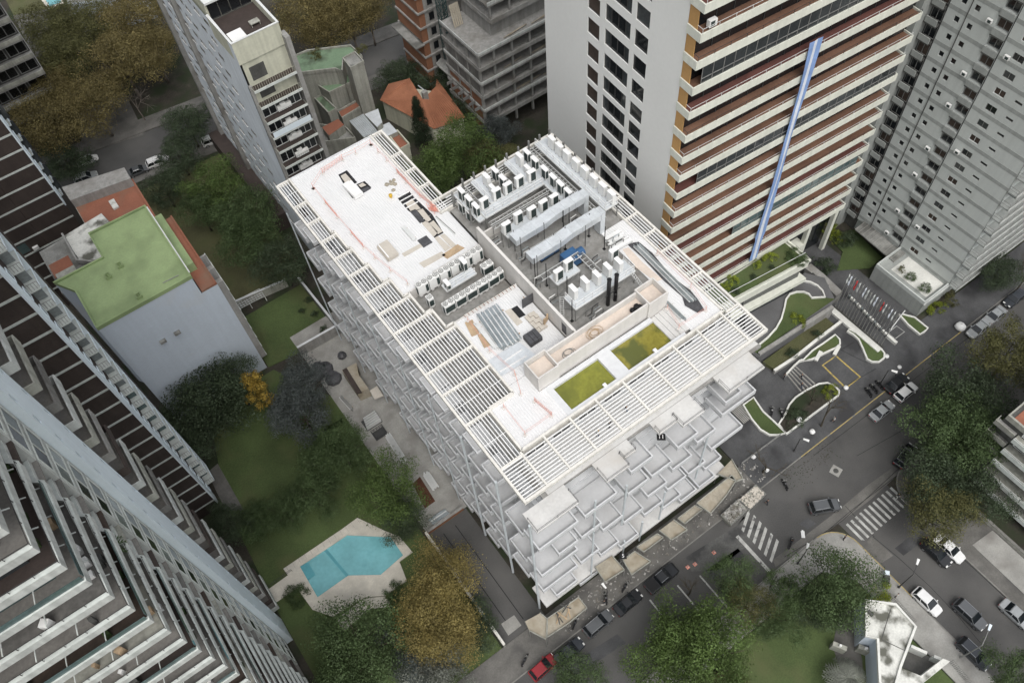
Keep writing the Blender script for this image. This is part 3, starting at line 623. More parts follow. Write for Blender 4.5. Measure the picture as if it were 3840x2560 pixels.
# plant yard rims and dark sheets painting the shade of deck openings
for q in ((20.9, 59.45, 34.6, 25.2, 59.62, ZR), (23.2, 52.2, 34.6, 32.3, 52.36, ZR + .1), (25.2, 60.14, 34.6, 32.3, 60.32, ZR)): MB().box(*q).build('yard_rim', 'wall_pink', mbd)
def deckbox(name, poly, m, h, z=ZR): return MB().prism(poly, z - .02, z + h).build(name, m, mbd)
for p in ([(24.13,82.12),(25.47,82.10),(25.45,79.24),(23.75,79.47)], [(25.19,79.03),(26.35,78.83),(26.48,77.25),(25.07,77.15)], [(23.59,79.08),(23.96,78.99),(23.85,77.22),(23.49,77.20)], [(28.22,73.57),(30.09,73.48),(30.05,72.18),(28.20,72.06)], [(28.20,72.06),(30.05,72.18),(30.31,68.15),(28.65,68.31),(28.18,70.67)], [(28.57,68.18),(30.31,68.15),(29.75,64.62),(28.38,64.66)], [(29.56,49.73),(30.49,49.67),(30.50,47.92),(29.51,48.03)]): deckbox('opening_shade', p, 'void_shade', .012)
for p, m_ in (([(24.25,81.71),(25.03,81.71),(25.05,79.77),(24.09,79.82)], 'panel_tan'), ([(25.30,78.73),(25.99,78.70),(26.16,78.03),(25.38,78.15)], 'panel_tan'), ([(25.17,77.79),(26.13,77.74),(26.31,77.08),(25.17,77.07)], 'grey_tarp'), ([(28.57,71.96),(29.65,72.10),(29.65,69.88),(28.37,70.31)], 'panel_tan'), ([(28.28,70.39),(29.05,70.26),(28.94,67.88),(28.23,67.87)], 'grey_tarp'), ([(29.11,69.92),(29.84,69.73),(29.71,67.45),(29.05,67.40)], 'panel_tan'), ([(28.41,67.72),(29.12,67.73),(29.24,65.12),(28.37,64.86)], 'panel_tan'), ([(29.15,67.13),(29.86,67.14),(29.78,64.88),(29.07,64.87)], 'panel_tan'), ([(28.38,64.66),(28.91,64.62),(29.12,62.00),(28.26,61.95)], 'panel_tan'), ([(29.13,64.54),(29.75,64.42),(29.91,61.93),(29.21,61.93)], 'panel_tan'), ([(23.73,65.11),(26.41,65.02),(26.44,64.43),(23.73,64.47)], 'panel_tan'), ([(26.41,65.68),(27.77,65.64),(27.80,64.19),(26.41,64.18)], 'grey_tarp'), ([(28.83,49.90),(29.63,49.81),(29.61,47.30),(28.77,47.31)], 'panel_tan'), ([(24.63,62.46),(27.87,62.23),(27.98,61.40),(24.76,61.49)], 'panel_tan'), ([(27.55,61.74),(30.10,61.93),(30.49,60.87),(27.80,60.80)], 'wood_board')): deckbox('deck_panel', p, m_, .05)
for k_ in range(4):
    a = Vector((28.19,73.37,36.40)); b = Vector((30.01,73.33,36.40)); d = Vector((0, -.75 * k_, 0)); MB().bar(a + d, b + d, .12, .12).build('opening_joist', 'slat_white', mbd)
# balconies: (x0, x1, storey) on the street side, all projecting to Y 26.6
def tray(x0, x1, y0, y1, z, open_side, h=.62, m='paint_white'):
    mb = MB(); mb.box(x0, y0, z - .3, x1, y1, z, 1); t = .16
    if open_side == 'y': mb.box(x0, y0, z + .001, x1, y0 + t, z + h); mb.box(x0, y0 + t, z + .001, x0 + t, y1, z + h); mb.box(x1 - t, y0 + t, z + .001, x1, y1, z + h)
    else: mb.box(x0, y0, z + .001, x0 + t, y1, z + h); mb.box(x0 + t, y0, z + .001, x1, y0 + t, z + h); mb.box(x0 + t, y1 - t, z + .001, x1, y1, z + h)
    return mb.build('balcony', [m, 'tray_floor'], mbd)
FRONT = [(16.1, 21.7, 2), (16.1, 21.7, 5), (16.1, 21.7, 7), (18.8, 21.7, 4), (18.1, 21.7, 9), (22.2, 25.3, 4), (22.2, 25.3, 7), (22.2, 25.3, 10), (22.6, 27.4, 2), (25.6, 28.8, 5), (25.6, 28.8, 8), (29.2, 32.5, 1), (29.2, 32.5, 6), (29.2, 32.5, 9), (32.9, 36.2, 3), (32.9, 36.2, 5), (32.9, 36.2, 7), (36.6, 39.9, 2), (36.6, 39.9, 4), (36.6, 39.9, 6), (36.6, 39.9, 8), (40.2, 43.3, 3), (40.2, 43.3, 6), (40.2, 43.3, 9), (43.7, 49.3, 2), (43.7, 49.3, 5), (43.6, 46.2, 1), (43.7, 46.8, 7), (43.7, 46.8, 9), (29.2, 32.5, 3)]
for x0, x1, k in FRONT: tray(x0, x1, 26.6, 29.59, zk(k) + .25, 'y')
for x0, x1, y0 in ((16.1, 21.7, 26.6), (25.6, 28.8, 26.6), (36.6, 39.9, 26.6), (43.6, 49.3, 26.6), (28.8, 30.6, 27.6), (33.9, 36.6, 27.5)):
    MB().box(x0, y0, Z0 - .34, x1, 29.29, Z0 + .006).build('terrace_tray', 'screed', mbd)
    rail(MB(), [(x0 + .06, 28.4, Z0), (x0 + .06, y0 + .06, Z0), (x1 - .06, y0 + .06, Z0), (x1 - .06, 28.4, Z0)], .75, r=.022, step=3).build('terrace_rail', 'rail_dark', mbd)
LEFT = [(62.1, 65.0, 0), (58.9, 61.8, 1), (55.8, 58.4, 1), (50.4, 53.1, 1), (53.3, 55.6, 0), (44.7, 47.2, 0), (47.5, 50.2, 0), (41.3, 44.4, 1), (38.0, 41.0, 0), (34.6, 37.7, 1), (65.5, 68.8, 1), (69.2, 72.4, 0), (72.8, 76, 1), (76.4, 79.6, 0), (80, 83.4, 1)]
for y0, y1, par in LEFT:
    for k in range(par, 11, 2): tray(16.2, 18.99 if k else 18.88, y0, y1, zk(k) + (.25 if k else -.02), 'x', .8 if k else .3)
tray(16.2, 18.99, 30.2, 33.8, zk(3) + .25, 'x'); tray(16.2, 18.99, 30.2, 33.8, zk(6) + .25, 'x'); tray(16.2, 18.99, 30.2, 33.8, zk(8) + .25, 'x')
for y in (27.9, 34.2, 41.1, 48, 55, 62, 68.8, 76, 84): MB().cyl((16.0, y, -.2), (16.0, y, Z0 - .35), .17 if y < 45 else .1, 8).build('steel_column', 'steel_blue', mbd)
for x, a, b in ((24.2, 1, 29.5), (28.95, 14, 27), (33, 1, 8.5), (36.4, 4, 14), (42.3, 10, 24), (30.0, 1, 6)): MB().cyl((x, 26.75, a), (x, 26.75, b), .14, 8).build('steel_column', 'steel_blue', mbd)
# base storey and number boards hung on balconies
MB().box(16.4, 26.7, 2.6, 49.6, 30, 3.05).build('base_canopy', 'screed', mbd); MB().box(17, 27.5, -.2, 49, 30, 2.6).build('base_wall', 'concrete', mbd)
def numboard(label, txt, loc, rz):
    t = thing('number_board', label, 'sign', loc, rz)
    ub('board', t, 'black', -.5, -.42, .02, .5, .42, .06)
    cu = bpy.data.curves.new('digits', 'FONT'); cu.body = txt; cu.size = .75; cu.align_x = 'CENTER'; cu.align_y = 'CENTER'; cu.extrude = .005
    o = bpy.data.objects.new('digits', cu); col.objects.link(o); me = bpy.data.meshes.new_from_object(o); bpy.data.objects.remove(o); me.materials.clear(); me.materials.append(MT['num_white'])
    d = link('digits', me, t); d.location = (0, 0, .07)
c = (35.06,28.13,30.30); numboard('small black board with number 11 on a balcony floor', '11', (c[0], c[1], zk(1) + .02), R(-38))
c = (29.02,25.74,1.20); numboard('small black board with number 5 near the hoarding', '5', (c[0], c[1], 3.75), R(-38))

# ================================================================ beige tower with the hanging flag (its own frame: x along the front, y into the depth)
bt = thing('beige_tower', 'tall beige apartment tower with terracotta balconies and blank white side wall', 'building', (55.5, 49.43, 0), R(-3.86))
BL, BD, BB, GV = 37.45, 30.0, 2.3, 1.55
FZ = [79, 75.5, 72, 68.5, 65, 61.5, 58, 54.5, 51, 47.4, 43.9, 40.8, 37.6, 34.1, 30.9, 27.6, 24.4, 21.2, 18.0, 14.8, 11.3]
hs_ = []
for z in FZ[:-1]:
    for v0, v1, dz in ((17.6, 20.1, -.5), (11.6, 16.5, 0), (8.3, 10.8, .0)): hs_.append((BD - v1, z + dz - .15, BD - v0, z + dz + 2.15))
sw = wall(MB(), (0, BD), (0, -1), BD - BB, 0, 82, hs_, .35); sw.build('side_wall', 'beige_wall', bt)
k = 0
for h in hs_:
    big = h[2] - h[0] > 4; k += 1
    w3 = [(h[0], h[2])] if not big else [(h[0], h[0] + 1.05), (h[0] + 1.1, h[0] + 2.4), (h[0] + 2.45, h[0] + 3.8), (h[0] + 3.85, h[2])]
    for q, (a, b) in enumerate(w3):
        pn = 'brown_shutter' if (not big and h[0] < 13) else ('glass_mid' if (big and q in (0, 3) and k % 3) or (not big and k % 7 == 0) else 'glass_dark')
        window(bt, (0, BD - a, h[1]), (0, -1), b - a, h[3] - h[1], 'rail_dark', pn, 'plain', .2)
MB().box(.35, BB + .02, 0, BL, BD, 82).build('core', 'beige_wall', bt)
for i, z in enumerate(FZ):
    fl = z + .75
    ub('balcony_slab', bt, 'terracotta' if i % 4 else 'terracotta_dark', .02, .14, z, BL - .02, BB + .04, fl)
    ub('fascia', bt, 'beige_fascia', 0, 0, z - .05, BL, .14, fl + .3)
    ub('side_fascia', bt, 'beige_fascia', -.14, .02, z - .05, .02, BB, fl + .3); ub('side_fascia', bt, 'beige_fascia', BL - .02, .02, z - .05, BL + .14, BB, fl + .3)
    if i == 0: continue
    ub('glazing', bt, 'glass_dark', .4, GV - .02, fl, BL, GV + .02, fl + 2.6)
    mu = MB()
    for j in range(16):
        x = .6 + j * 2.4; mu.box(x, GV - .08, fl, x + .09, GV - .02, fl + 2.5)
    mu.box(.4, GV - .08, fl + 2.4, BL, GV - .03, fl + 2.52); mu.build('mullions', 'rail_dark', bt)
    ub('end_panel', bt, 'ochre', .02, .9, fl, .14, BB, FZ[i - 1] - .06)
    if i in (7, 12, 17):                                         # storeys whose balcony is glazed in
        a, b = {7: (1, 36), 12: (3, 37), 17: (12, 36)}[i]
        gz = MB(); gz.box(a, .16, fl + .3, b, .2, fl + 2.6); g_ = gz.build('balcony_glazing', 'glass_mid' if i != 17 else 'glass_teal', bt)
        fr = MB(); n_ = int((b - a) / 1.5)
        for j in range(n_ + 1): x = a + (b - a) * j / n_; fr.box(x - .03, .1, fl + .3, x + .03, .16, fl + 2.6)
        fr.box(a, .1, fl + .95, b, .155, fl + 1.02); fr.build('glazing_bars', 'rail_grey', bt)
        for j in range(12):
            x = a + 1 + (b - a - 3) * rnd.random(); ub('curtain', bt, 'curtain', x, .5, fl + .35, x + 1.1, .56, fl + 2.5)
    else:
        rl = rail(MB(), [(.1, 1.1, fl + .3), (.1, .07, fl + .3), (BL - .1, .07, fl + .3)], .5, r=.03, step=2.2, n=1); rl.build('railing', 'rail_white' if i % 3 else 'rail_dark', bt)
    if i % 2 == 0: ub('awning_box', bt, 'galv_deck', .5, GV - .7, fl + 2.1, 2.6, GV - .1, fl + 2.3)
    ub('stair_vent', bt, 'rail_dark', BL - 2.2, GV - .16, fl + .3, BL - .5, GV - .1, fl + 2.2)
ub('lobby', bt, 'glass_dark', .5, BB - .04, 0, BL + .04, BD - 2, 10.8)
for i in range(7): ub('lobby_column', bt, 'beige_fascia', 2 + i * 5.8, .6, 0, 2.7 + i * 5.8, 1.3, 11.2)
# balcony air conditioner near the top left
acx = thing('balcony_air_conditioner', 'white air conditioner at the end of an upper beige tower balcony', 'air conditioner', (0, 0, 0)); acx.location = bt.matrix_world @ Vector((0, 0, 0)) if False else (56.6, 49.6, 62.6); acx.rotation_euler = (0, 0, R(-3.86))
ub('case', acx, 'ac_white', 0, 0, 0, 1.0, .5, .8); ub('grille', acx, 'ac_grille', .15, -.01, .12, .7, 0, .7)
# flag hanging down the facade
fg = thing('hanging_flag', 'long blue and white striped banner hanging down the beige tower', 'flag', (55.5, 49.43, 0), R(-3.86))
def ribbon(x0, x1, m, ys):
    rings = []; N_ = 40
    for j in range(N_ + 1):
        z = 53.6 + (12.3 - 53.6) * j / N_; tw = 1.0 - .42 * math.sin(math.pi * min(1, j / N_ * 1.15)) if j < 35 else .8; xm = 17.95 + .06 * math.sin(j * .35); q = []
        for x in (x0, x1):
            X_ = xm + (x - .5) * 2.0 * tw; yy = -.25 - .07 * math.sin(x * 7 + j * .25) - .1 * math.sin(math.pi * j / N_); q.append((X_, yy + ys, z))
        rings.append([q[0], q[1], (q[1][0], q[1][1] + .03, z), (q[0][0], q[0][1] + .03, z)])
    return MB().loft(rings).build('stripe', m, fg)
ribbon(0, .36, 'flag_blue', 0); ribbon(.36, .64, 'flag_white', -.02); ribbon(.64, 1, 'flag_blue', 0)
# podium with roof garden
pdm = thing('tower_podium', 'low podium with planted roof in front of the beige tower', 'building', (70, 46, 0), world=True)
pp = [(67.29,44.25),(67.47,42.55),(81.25,43.01),(81.22,48.30),(66.99,48.91)]
pq = [(53.9, 44.6), pp[2], pp[3], (56, 49.3)]
c_ = lambda s: [(p[0], p[1]) for p in s]
fr_ = [(53.9, 45.9), (pp[2][0], pp[2][1]), (pp[3][0], pp[3][1] - .1), (55.8, 49.1)]
MB().prism(fr_, 9.2, 10.6).build('roof_slab', 'beige_fascia', pdm)
ins = [(54.6, 46.7), (fr_[1][0] - .5, fr_[1][1] + .7), (fr_[2][0] - .5, fr_[2][1] - .3), (56, 48.6)]
MB().prism(ins, 10.5, 10.85).build('roof_lawn', 'lawn', pdm)
MB().path([fr_[0], fr_[1], fr_[2]], .35, 10.6, 11.15).build('parapet', 'beige_fascia', pdm)
MB().cyl((fr_[0][0], fr_[0][1] + 1.5, 11.6), (fr_[1][0], fr_[1][1] + 1.2, 11.6), .05, 6).build('guard_rail', 'rail_white', pdm)
MB().prism([(54.5, 46.8), (fr_[1][0] - .8, fr_[1][1] + .6), (fr_[2][0] - .6, fr_[2][1]), (56, 49)], 2, 9.2).build('glazed_storey', 'glass_mid', pdm)
MB().prism([(53.9, 45.5), (fr_[1][0] + .1, fr_[1][1] - .45), (fr_[2][0], fr_[2][1] - .2), (55.8, 49)], 5.6, 6.5).build('canopy_slab', 'beige_fascia', pdm)
for i in range(9): x = 56 + i * 2.7; ub('mullion', pdm, 'rail_grey', x, 45.55 - (x - 54) * .05, 6.5, x + .12, 45.7 - (x - 54) * .05, 9.2)
MB().prism([fr_[2], (fr_[2][0] + 5.5, fr_[2][1] - .4), (fr_[2][0] + 5.5, fr_[2][1] + 4), (fr_[2][0] - 1, fr_[2][1] + 4)], 4.8, 6).build('rear_canopy', 'beige_fascia', pdm)
# ================================================================ grey tower on the right
gt = thing('grey_tower', 'tall grey banded apartment tower with small windows on its blank side', 'building', (110, 38, 0), world=True)
GX, GY0, GY1, GP = 100.0, 28.6, 47.5, 2.79
zb = [12.1 + GP * n_ for n_ in range(-3, 22)]
hol = []
for z in zb:
    for y0, y1, a, b in ((45.35, 46.1, 1.4, 2.25), (43.35, 44.1, 1.4, 2.25)):
        hol.append((GY1 - y1, z + a, GY1 - y0, z + b))
    hol.append((GY1 - 36.9, z + 1.0, GY1 - 35.3, z + 2.05)); hol.append((GY1 - 33.85, z + 1.45, GY1 - 32.75, z + 1.9)); hol.append((GY1 - 40.75, z + .75, GY1 - 38.75, z + 2.72))
wall(MB(), (GX, GY1), (0, -1), GY1 - GY0, 3, zb[-1] + 3, hol, .5).build('side_wall', 'grey_wall', gt)
for n_, z in enumerate(zb):
    for a, b in ((GY0, 38.7), (40.8, GY1)): ub('floor_band', gt, 'grey_band', GX - .03, a, z, GX + .02, b, z + .62)
    for y0, y1, a, b in ((45.35, 46.1, 1.4, 2.25), (43.35, 44.1, 1.4, 2.25)): window(gt, (GX, y1, z + a), (0, -1), y1 - y0, b - a, 'rail_grey' if n_ % 4 else 'rail_white', 'glass_dark', 'plain', .15)
    window(gt, (GX, 36.9, z + 1.0), (0, -1), 1.6, 1.05, 'rail_grey' if n_ % 3 else 'rail_white', ('brown_shutter', 'glass_mid', 'glass_dark')[n_ % 3], 'frame', .12)
    window(gt, (GX, 33.85, z + 1.45), (0, -1), 1.1, .45, 'rail_grey', 'glass_dark', 'plain', .15)
    lg = thing; ub('loggia_parapet', gt, 'grey_band', GX - .25, 38.75, z - .1, GX - .1, 40.75, z + .8); ub('loggia_slab', gt, 'grey_dark', GX - .25, 38.75, z - .3, GX + .05, 40.75, z - .1)
    window(gt, (GX, 40.7, z + .8), (0, -1), 1.9, 1.85, 'rail_grey', 'brown_shutter' if n_ % 2 else 'glass_dark', 'frame', .45)
    # dark loggias on the far edge
    ub('loggia_parapet', gt, 'grey_band', GX - .9, 47.6, z - .1, GX - .75, 49.4, z + .8); ub('loggia_slab', gt, 'grey_dark', GX - .9, 47.55, z - .3, GX + .2, 49.45, z - .1)
    window(gt, (GX + .1, 49.4, z + .2), (0, -1), 1.8, 2.1, 'rail_grey', 'glass_dark' if n_ % 3 else 'brown_shutter', 'frame', .0)
    # street side balconies
    mb = MB(); mb.box(GX + .2, 27.1, z - .3, 128, GY0 - .002, z - .05); mb.build('street_balcony_slab', 'grey_band', gt)
    ub('street_balcony_fascia', gt, 'zig_parapet', GX + .1, 27.02, z - .45, 128, 27.1, z + .15)
    rail(MB(), [(GX + .2, 28.5, z), (GX + .2, 27.15, z), (GX + 22, 27.15, z)], 1.0, r=.03, step=1.6).build('street_balcony_rail', 'rail_grey', gt)
    if n_ % 3 == 1: ub('balcony_screen', gt, 'glass_pale', GX + .3, 27.2, z + 2.2, GX + 3, 28.4, z + 2.3)
MB().box(GX + .5, GY0, 0, 128, GY1, zb[-1] + 3).build('core', 'grey_wall', gt)
MB().box(GX + .2, GY1 + .05, 0, 128, 60, zb[-1] + 3).build('rear_core', 'grey_dark', gt)
MB().box(97.5, 49.6, 0, 100.2, 50.6, 75).build('dark_pier', 'grey_band', gt)
ub('drain_pipe', gt, 'grey_dark', GX - .12, 44.55, 3, GX - .04, 44.65, 75); ub('corner_seam', gt, 'rail_dark', GX - .05, 38.55, 3, GX, 38.66, 75); ub('corner_seam', gt, 'rail_dark', GX - .05, 47.42, 3, GX, 47.52, 75)
for n_, z in enumerate(zb):
    if n_ % 5 in (0, 2): 
        a = thing('wall_air_conditioner', 'white AC box beside the dark loggia column of the grey tower, %s from the ground' % ORD[n_ if n_ < 20 else 19] if n_ < 20 else 'highest white AC box beside the grey tower loggia column', 'air conditioner', (GX - .5, 41.1, z + 1.1), 0, 'AC boxes on the grey tower') if n_ < 20 else None
        if a: ub('case', a, 'ac_white', 0, 0, 0, .35, .75, .55); ub('grille', a, 'ac_grille', -.015, .1, .08, 0, .55, .47)
    if n_ % 6 == 2 and n_ < 20:
        a = thing('wall_air_conditioner', 'white AC box beside a middle window of the grey tower, %s storey up' % ORD[n_], 'air conditioner', (GX - .5, 36.95, z + .8), 0, 'AC boxes on the grey tower')
        ub('case', a, 'ac_white', 0, 0, 0, .35, .75, .55); ub('grille', a, 'ac_grille', -.015, .1, .08, 0, .55, .47)
gp = thing('grey_tower_podium', 'low podium of the grey tower with a white planted terrace', 'building', (97, 33, 0), world=True)
MB().box(94.1, 28.5, 0, 99.98, 38.4, 3.4).build('podium_block', 'grey_band', gp); MB().box(95.6, 29.2, 3.4, 99.9, 36.4, 3.46).build('white_terrace', 'marble', gp)
MB().path([(99.9, 28.6), (94.2, 28.6), (94.2, 38.3), (99.9, 38.3)], .25, 3.4, 4.2).build('terrace_parapet', 'grey_wall', gp)
ub('front_band', gp, 'zig_parapet', 94, 28.3, 3.0, 104, 28.5, 3.6)
cn = thing('corrugated_canopy', 'long ribbed canopy roof at the foot of the grey tower', 'canopy', (98, 43, 0), world=True)
MB().prism([(97.44,45.79),(100.21,45.90),(100.11,37.12),(97.06,37.08)], 3.4, 3.6).build('canopy_sheet', 'roof_grey', cn)
for i in range(12):
    p, q = Vector((97.43,45.78,3.62)), Vector((100.19,45.89,3.62)); d = (Vector((97.05,37.07,3.62)) - p) * (i / 11); MB().bar(p + d, q + d, .1, .06).build('canopy_rib', 'pavement_pale', cn)
for p in ((100.64,46.91,0.00), (100.17,38.42,-0.00)): ub('post', cn, 'rail_dark', p[0], p[1], 0, p[0] + .15, p[1] + .15, 3.4)
# ================================================================ brown tower on the left
def brown_tower(label, X1, Yf, zlist, top, x_left, balc, base):
    t = thing('brown_tower', label, 'building', (X1 - 8, Yf + 8, 0), world=True)
    for z in zlist: ub('floor_band', t, 'band_pale', x_left, Yf - .06, z - .16, X1 - .05, Yf + .1, z + .16)
    for i, z in enumerate(zlist):
        zt = zlist[i + 1] if i + 1 < len(zlist) else top
        n_ = int((X1 - x_left) / 6)
        for j in range(n_):
            xa = X1 - .05 - (j + 1) * 6; 
            ub('brown_panel', t, 'brown_panel', xa + .03, Yf + .0, z + .161, xa + 5.97, Yf + .2, zt - .161)
            if j >= 1 and (i + j) % 4 == 0:
                ub('shutter_recess', t, 'glass_teal' if j % 2 else 'glass_mid', xa + 1, Yf - .02, z + .6, xa + 3.4, Yf, zt - .5)
                ub('window_box', t, 'ac_white', xa + 3.8, Yf - .45, z + .5, xa + 4.7, Yf - .03, z + 1.1)
    MB().box(x_left, Yf + .2, 0, X1 - .1, Yf + 16, top).build('core', 'brown_panel', t)
    ub('corner_fin', t, 'fin_blue', X1 - .12, Yf - .25, base, X1 + .1, Yf + 1.4, top)
    if balc:
        y0, y1, xo = balc
        for z in zlist:
            if z < base: continue
            ub('balcony_slab', t, 'band_pale', X1 - .1, y0, z - .2, xo, y1, z - .02); ub('balcony_front', t, 'fin_blue', xo - .1, y0, z - .2, xo, y1, z + .12)
            rail(MB(), [(X1, y0 + .04, z), (xo - .05, y0 + .04, z)], 1.0, r=.03, step=.28, n=1).build('balcony_rail', 'rail_grey', t)
            ub('balcony_back', t, ('glass_teal', 'glass_pale', 'glass_mid')[int(z) % 3], X1 - .1, y0 + 1.6, z, X1 + .9, y0 + 1.7, z + 2.4)
            ub('balcony_divider', t, 'fin_blue', X1 + .0, y1 - .1, z, xo, y1, z + 2.6)
            window(t, (X1 - .12 + .24, Yf + 1.2, z + .4), (0, 1), .8, 1.7, 'fin_blue', 'glass_dark', 'plain', -.02)
    return t
zl = [12.4 + 3.1 * i for i in range(-3, 27)]
brown_tower('tall brown panelled tower with pale floor bands and glazed corner balconies', -13.6, 69.1, zl, 95, -62, (72.0, 75.2, -12.3), 2)
zl2 = [23.4 + 3.03 * i for i in range(-6, 20)]
bt2 = brown_tower('distant brown panelled tower with pale bands behind the green roof', -9.4, 121, zl2, 85, -46, (123, 126, -8.9), 20)
tl = thing('dark_slab_block', 'dark apartment block with pale slab edges at top left', 'building', (-5, 174, 0), world=True)
TY = 168.0
for i in range(12):
    z = 4.8 + 3.97 * i
    ub('slab_edge', tl, 'concrete', -22, TY - 1.6, z - .25, -1.1, TY, z + .15); ub('balcony_parapet', tl, 'old_wall', -22, TY - 1.7, z + .151, -1.1, TY - 1.6, z + .9); ub('slab_edge', tl, 'concrete', -22, TY + .01, z - .1, -1.05, TY + 10, z + .1)
    for j in range(5): window(tl, (-5 - 4 * j, TY + .25, z + .4), (1, 0), 3.6, 2.6, 'rail_grey', ('glass_dark', 'glass_mid')[(i + j) % 2])
MB().box(-22, TY + .4, 0, -1.2, TY + 10, 52).build('core', 'grey_dark', tl)
# ================================================================ zigzag balcony tower at lower left
zt_ = thing('zigzag_tower', 'huge grey tower of wraparound concrete balconies with pale blue fin wall', 'building', (-25, 40, 0), world=True)
CX, CY = -14.7, 30.2
FZ_ = [2.6 + 3.13 * i for i in range(0, 28)]
for i, z in enumerate(FZ_):
    jog = .5 * (i % 3 == 0)
    ub('floor_slab', zt_, ('zig_floor', 'brown_panel', 'zig_floor', 'old_wall', 'brown_shutter', 'zig_floor', 'concrete_dark')[i % 7], -62, CY + .1, z - .3, CX - .1, 44.9, z)
    out = [(-62, CY), (CX, CY), (CX, 38.5), (CX - .45, 38.9), (CX - .45, 40.7)]
    MB().path([(p[0] - (.12 if p[0] > -20 else 0), p[1] + (.12 if p[1] == CY else 0)) for p in out], .24, z - .22, z + .58).build('parapet', 'zig_parapet', zt_)
    MB().path([(p[0] - (.12 if p[0] > -20 else 0), p[1] + (.12 if p[1] == CY else 0)) for p in out], .32, z + .582, z + .65).build('parapet_cap', 'band_pale', zt_)
    # recessed glazed wall with posts
    gz = 'glass_mid' if i % 3 else 'glass_teal'
    ub('glazed_wall', zt_, gz if i % 4 else 'brown_shutter', -62, CY + 1.7, z, CX - 1.8, CY + 1.8, z + 2.75); ub('glazed_wall', zt_, gz if i % 4 != 2 else 'brown_shutter', CX - 1.85, CY + 1.8, z, CX - 1.75, 40.5, z + 2.75)
    if i > 5:
        ps = MB()
        for j in range(9): x = CX - 3.2 - j * 2.9 - (i % 3) * .5; ps.bar((x, CY + .3, z + .82), (x + .35, CY + 1.65, z + 1.1), .07, .07)
        for j in range(3): y = CY + 3 + j * 2.4; ps.bar((CX - .35, y, z + .82), (CX - 1.7, y + .2, z + 1.1), .07, .07)
        ps.build('strut', 'band_pale', zt_, kind='stuff')
    if i > 8:
        cl = MB()
        for j in range(7):
            x = CX - 2.5 - rnd.random() * 28; s = rnd.uniform(.2, .6); cl.obb(x, CY + rnd.uniform(.6, 1.2), z + .002, z + rnd.uniform(.4, 1), s, s, rnd.random())
        for j in range(3): cl.obb(CX - rnd.uniform(.6, 1.3), rnd.uniform(32, 39), z + .002, z + rnd.uniform(.4, .9), .4, .5, 0)
        cl.build('balcony_furniture', ('ac_white', 'wood_board', 'leaf_mid', 'grey_dark')[i % 4], zt_, kind='stuff')
        if i % 3 == 0: ub('glass_screen', zt_, 'glass_teal', -62, CY + .08, z + .66, CX - .2, CY + .12, z + 1.25); ub('glass_screen', zt_, 'glass_teal', CX - .14, CY + .3, z + .66, CX - .1, 38.3, z + 1.25)
        else: rail(MB(), [(-62, CY + .12, z + .65), (CX - .12, CY + .12, z + .65), (CX - .12, 38.4, z + .65)], .35, r=.025, step=1.5, n=1).build('parapet_rail', 'rail_dark', zt_)
    # framed bay windows between balcony and fin
    bw = wall(MB(), (CX - .6, 40.6), (0, 1), 3.9, z - .45, z + 2.72, []) if False else MB()
    bw.box(CX - 1.5, 40.8, z - .38, CX - .1, 44.9, z + .35); bw.box(CX - 1.5, 40.8, z + .351, CX - .1, 41.1, z + 2.74); bw.box(CX - 1.5, 44.5, z + .351, CX - .1, 44.9, z + 2.74)
    bw.build('bay_frame', 'zig_parapet', zt_)
    window(zt_, (CX - .1, 41.1, z + .35), (0, 1), 3.4, 2.35, 'band_pale', ('glass_mid', 'glass_pale', 'glass_dark')[i % 3], 'frame', 0)
    # balconies on the far side of the fin
    c_m = ('zig_parapet', 'brown_panel', 'concrete', 'old_wall', 'zig_parapet', 'concrete_dark', 'old_wall')[i % 7]
    MB().path([(-15.2, 49.1), (-13.4, 49.1), (-13.4, 54.5), (-15.2, 54.5)], .16, z - .3, z + .9).build('far_balcony', c_m, zt_); ub('far_balcony_floor', zt_, 'zig_floor', -15.2, 49.2, z - .3, -13.45, 54.4, z - .1)
MB().box(-62, CY + 1.85, 0, CX - 1.9, 57, 91).build('core', 'zig_floor', zt_)
fh = []
for z in FZ_: fh.append((.15, z + .9, .5, z + 2.1)); fh.append((3.0, z + .9, 3.35, z + 2.0))
wall(MB(), (-14.1, 45.0), (0, 1), 3.5, 0, 92, fh, .3).build('fin_wall', 'fin_blue', zt_)
fw = MB(); fw.box(-16.9, 44.99, 0, -14.45, 48.5, 92); fw.box(-14.46, 44.98, 0, -14.09, 45.02, 92); fw.box(-14.46, 48.48, 0, -14.09, 48.52, 92); fw.build('fin_body', 'fin_blue', zt_)
for h in fh: window(zt_, (-14.1, 45.0 + h[0], h[1]), (0, 1), h[2] - h[0], h[3] - h[1], 'fin_blue', 'glass_dark', 'plain', .25)
MB().box(-16, 29.0, 0, CX, CY - .1, 1.2).build('base_wall', 'concrete', zt_)

# ================================================================ green roofed block with the blank blue-grey wall
gb_ = thing('green_roof_block', 'block with bright green roof and blank blue grey wall', 'building', (-5, 95, 0), world=True)
GYF, GZ = 87.1, 27.5
gw = [(-5.6, 22.7, -4.8, 23.05), (-7.8, 22.7, -7.0, 23.05), (-5.5, 16.3, -4.2, 16.7), (-7.8, 16.3, -7.1, 16.6), (-5.5, 13.2, -4.8, 13.6), (-7.8, 13.2, -7.1, 13.6), (-5.5, 10.0, -4.2, 10.4), (-8.1, 10.0, -6.8, 10.4), (-8.0, 7.0, -6.9, 7.4), (-5.5, 19.1, -4.6, 19.8), (-7.8, 19.0, -7.1, 19.7)]
wall(MB(), (-13.1, GYF), (1, 0), 13.9, 0, GZ, [(a + 13.1, b, c + 13.1, d) for a, b, c, d in gw], .3).build('blank_wall', 'render_blue', gb_)
for a, b, c, d in gw: window(gb_, (a, GYF, b), (1, 0), c - a, d - b, 'rail_grey', 'glass_dark', 'plain', .22)
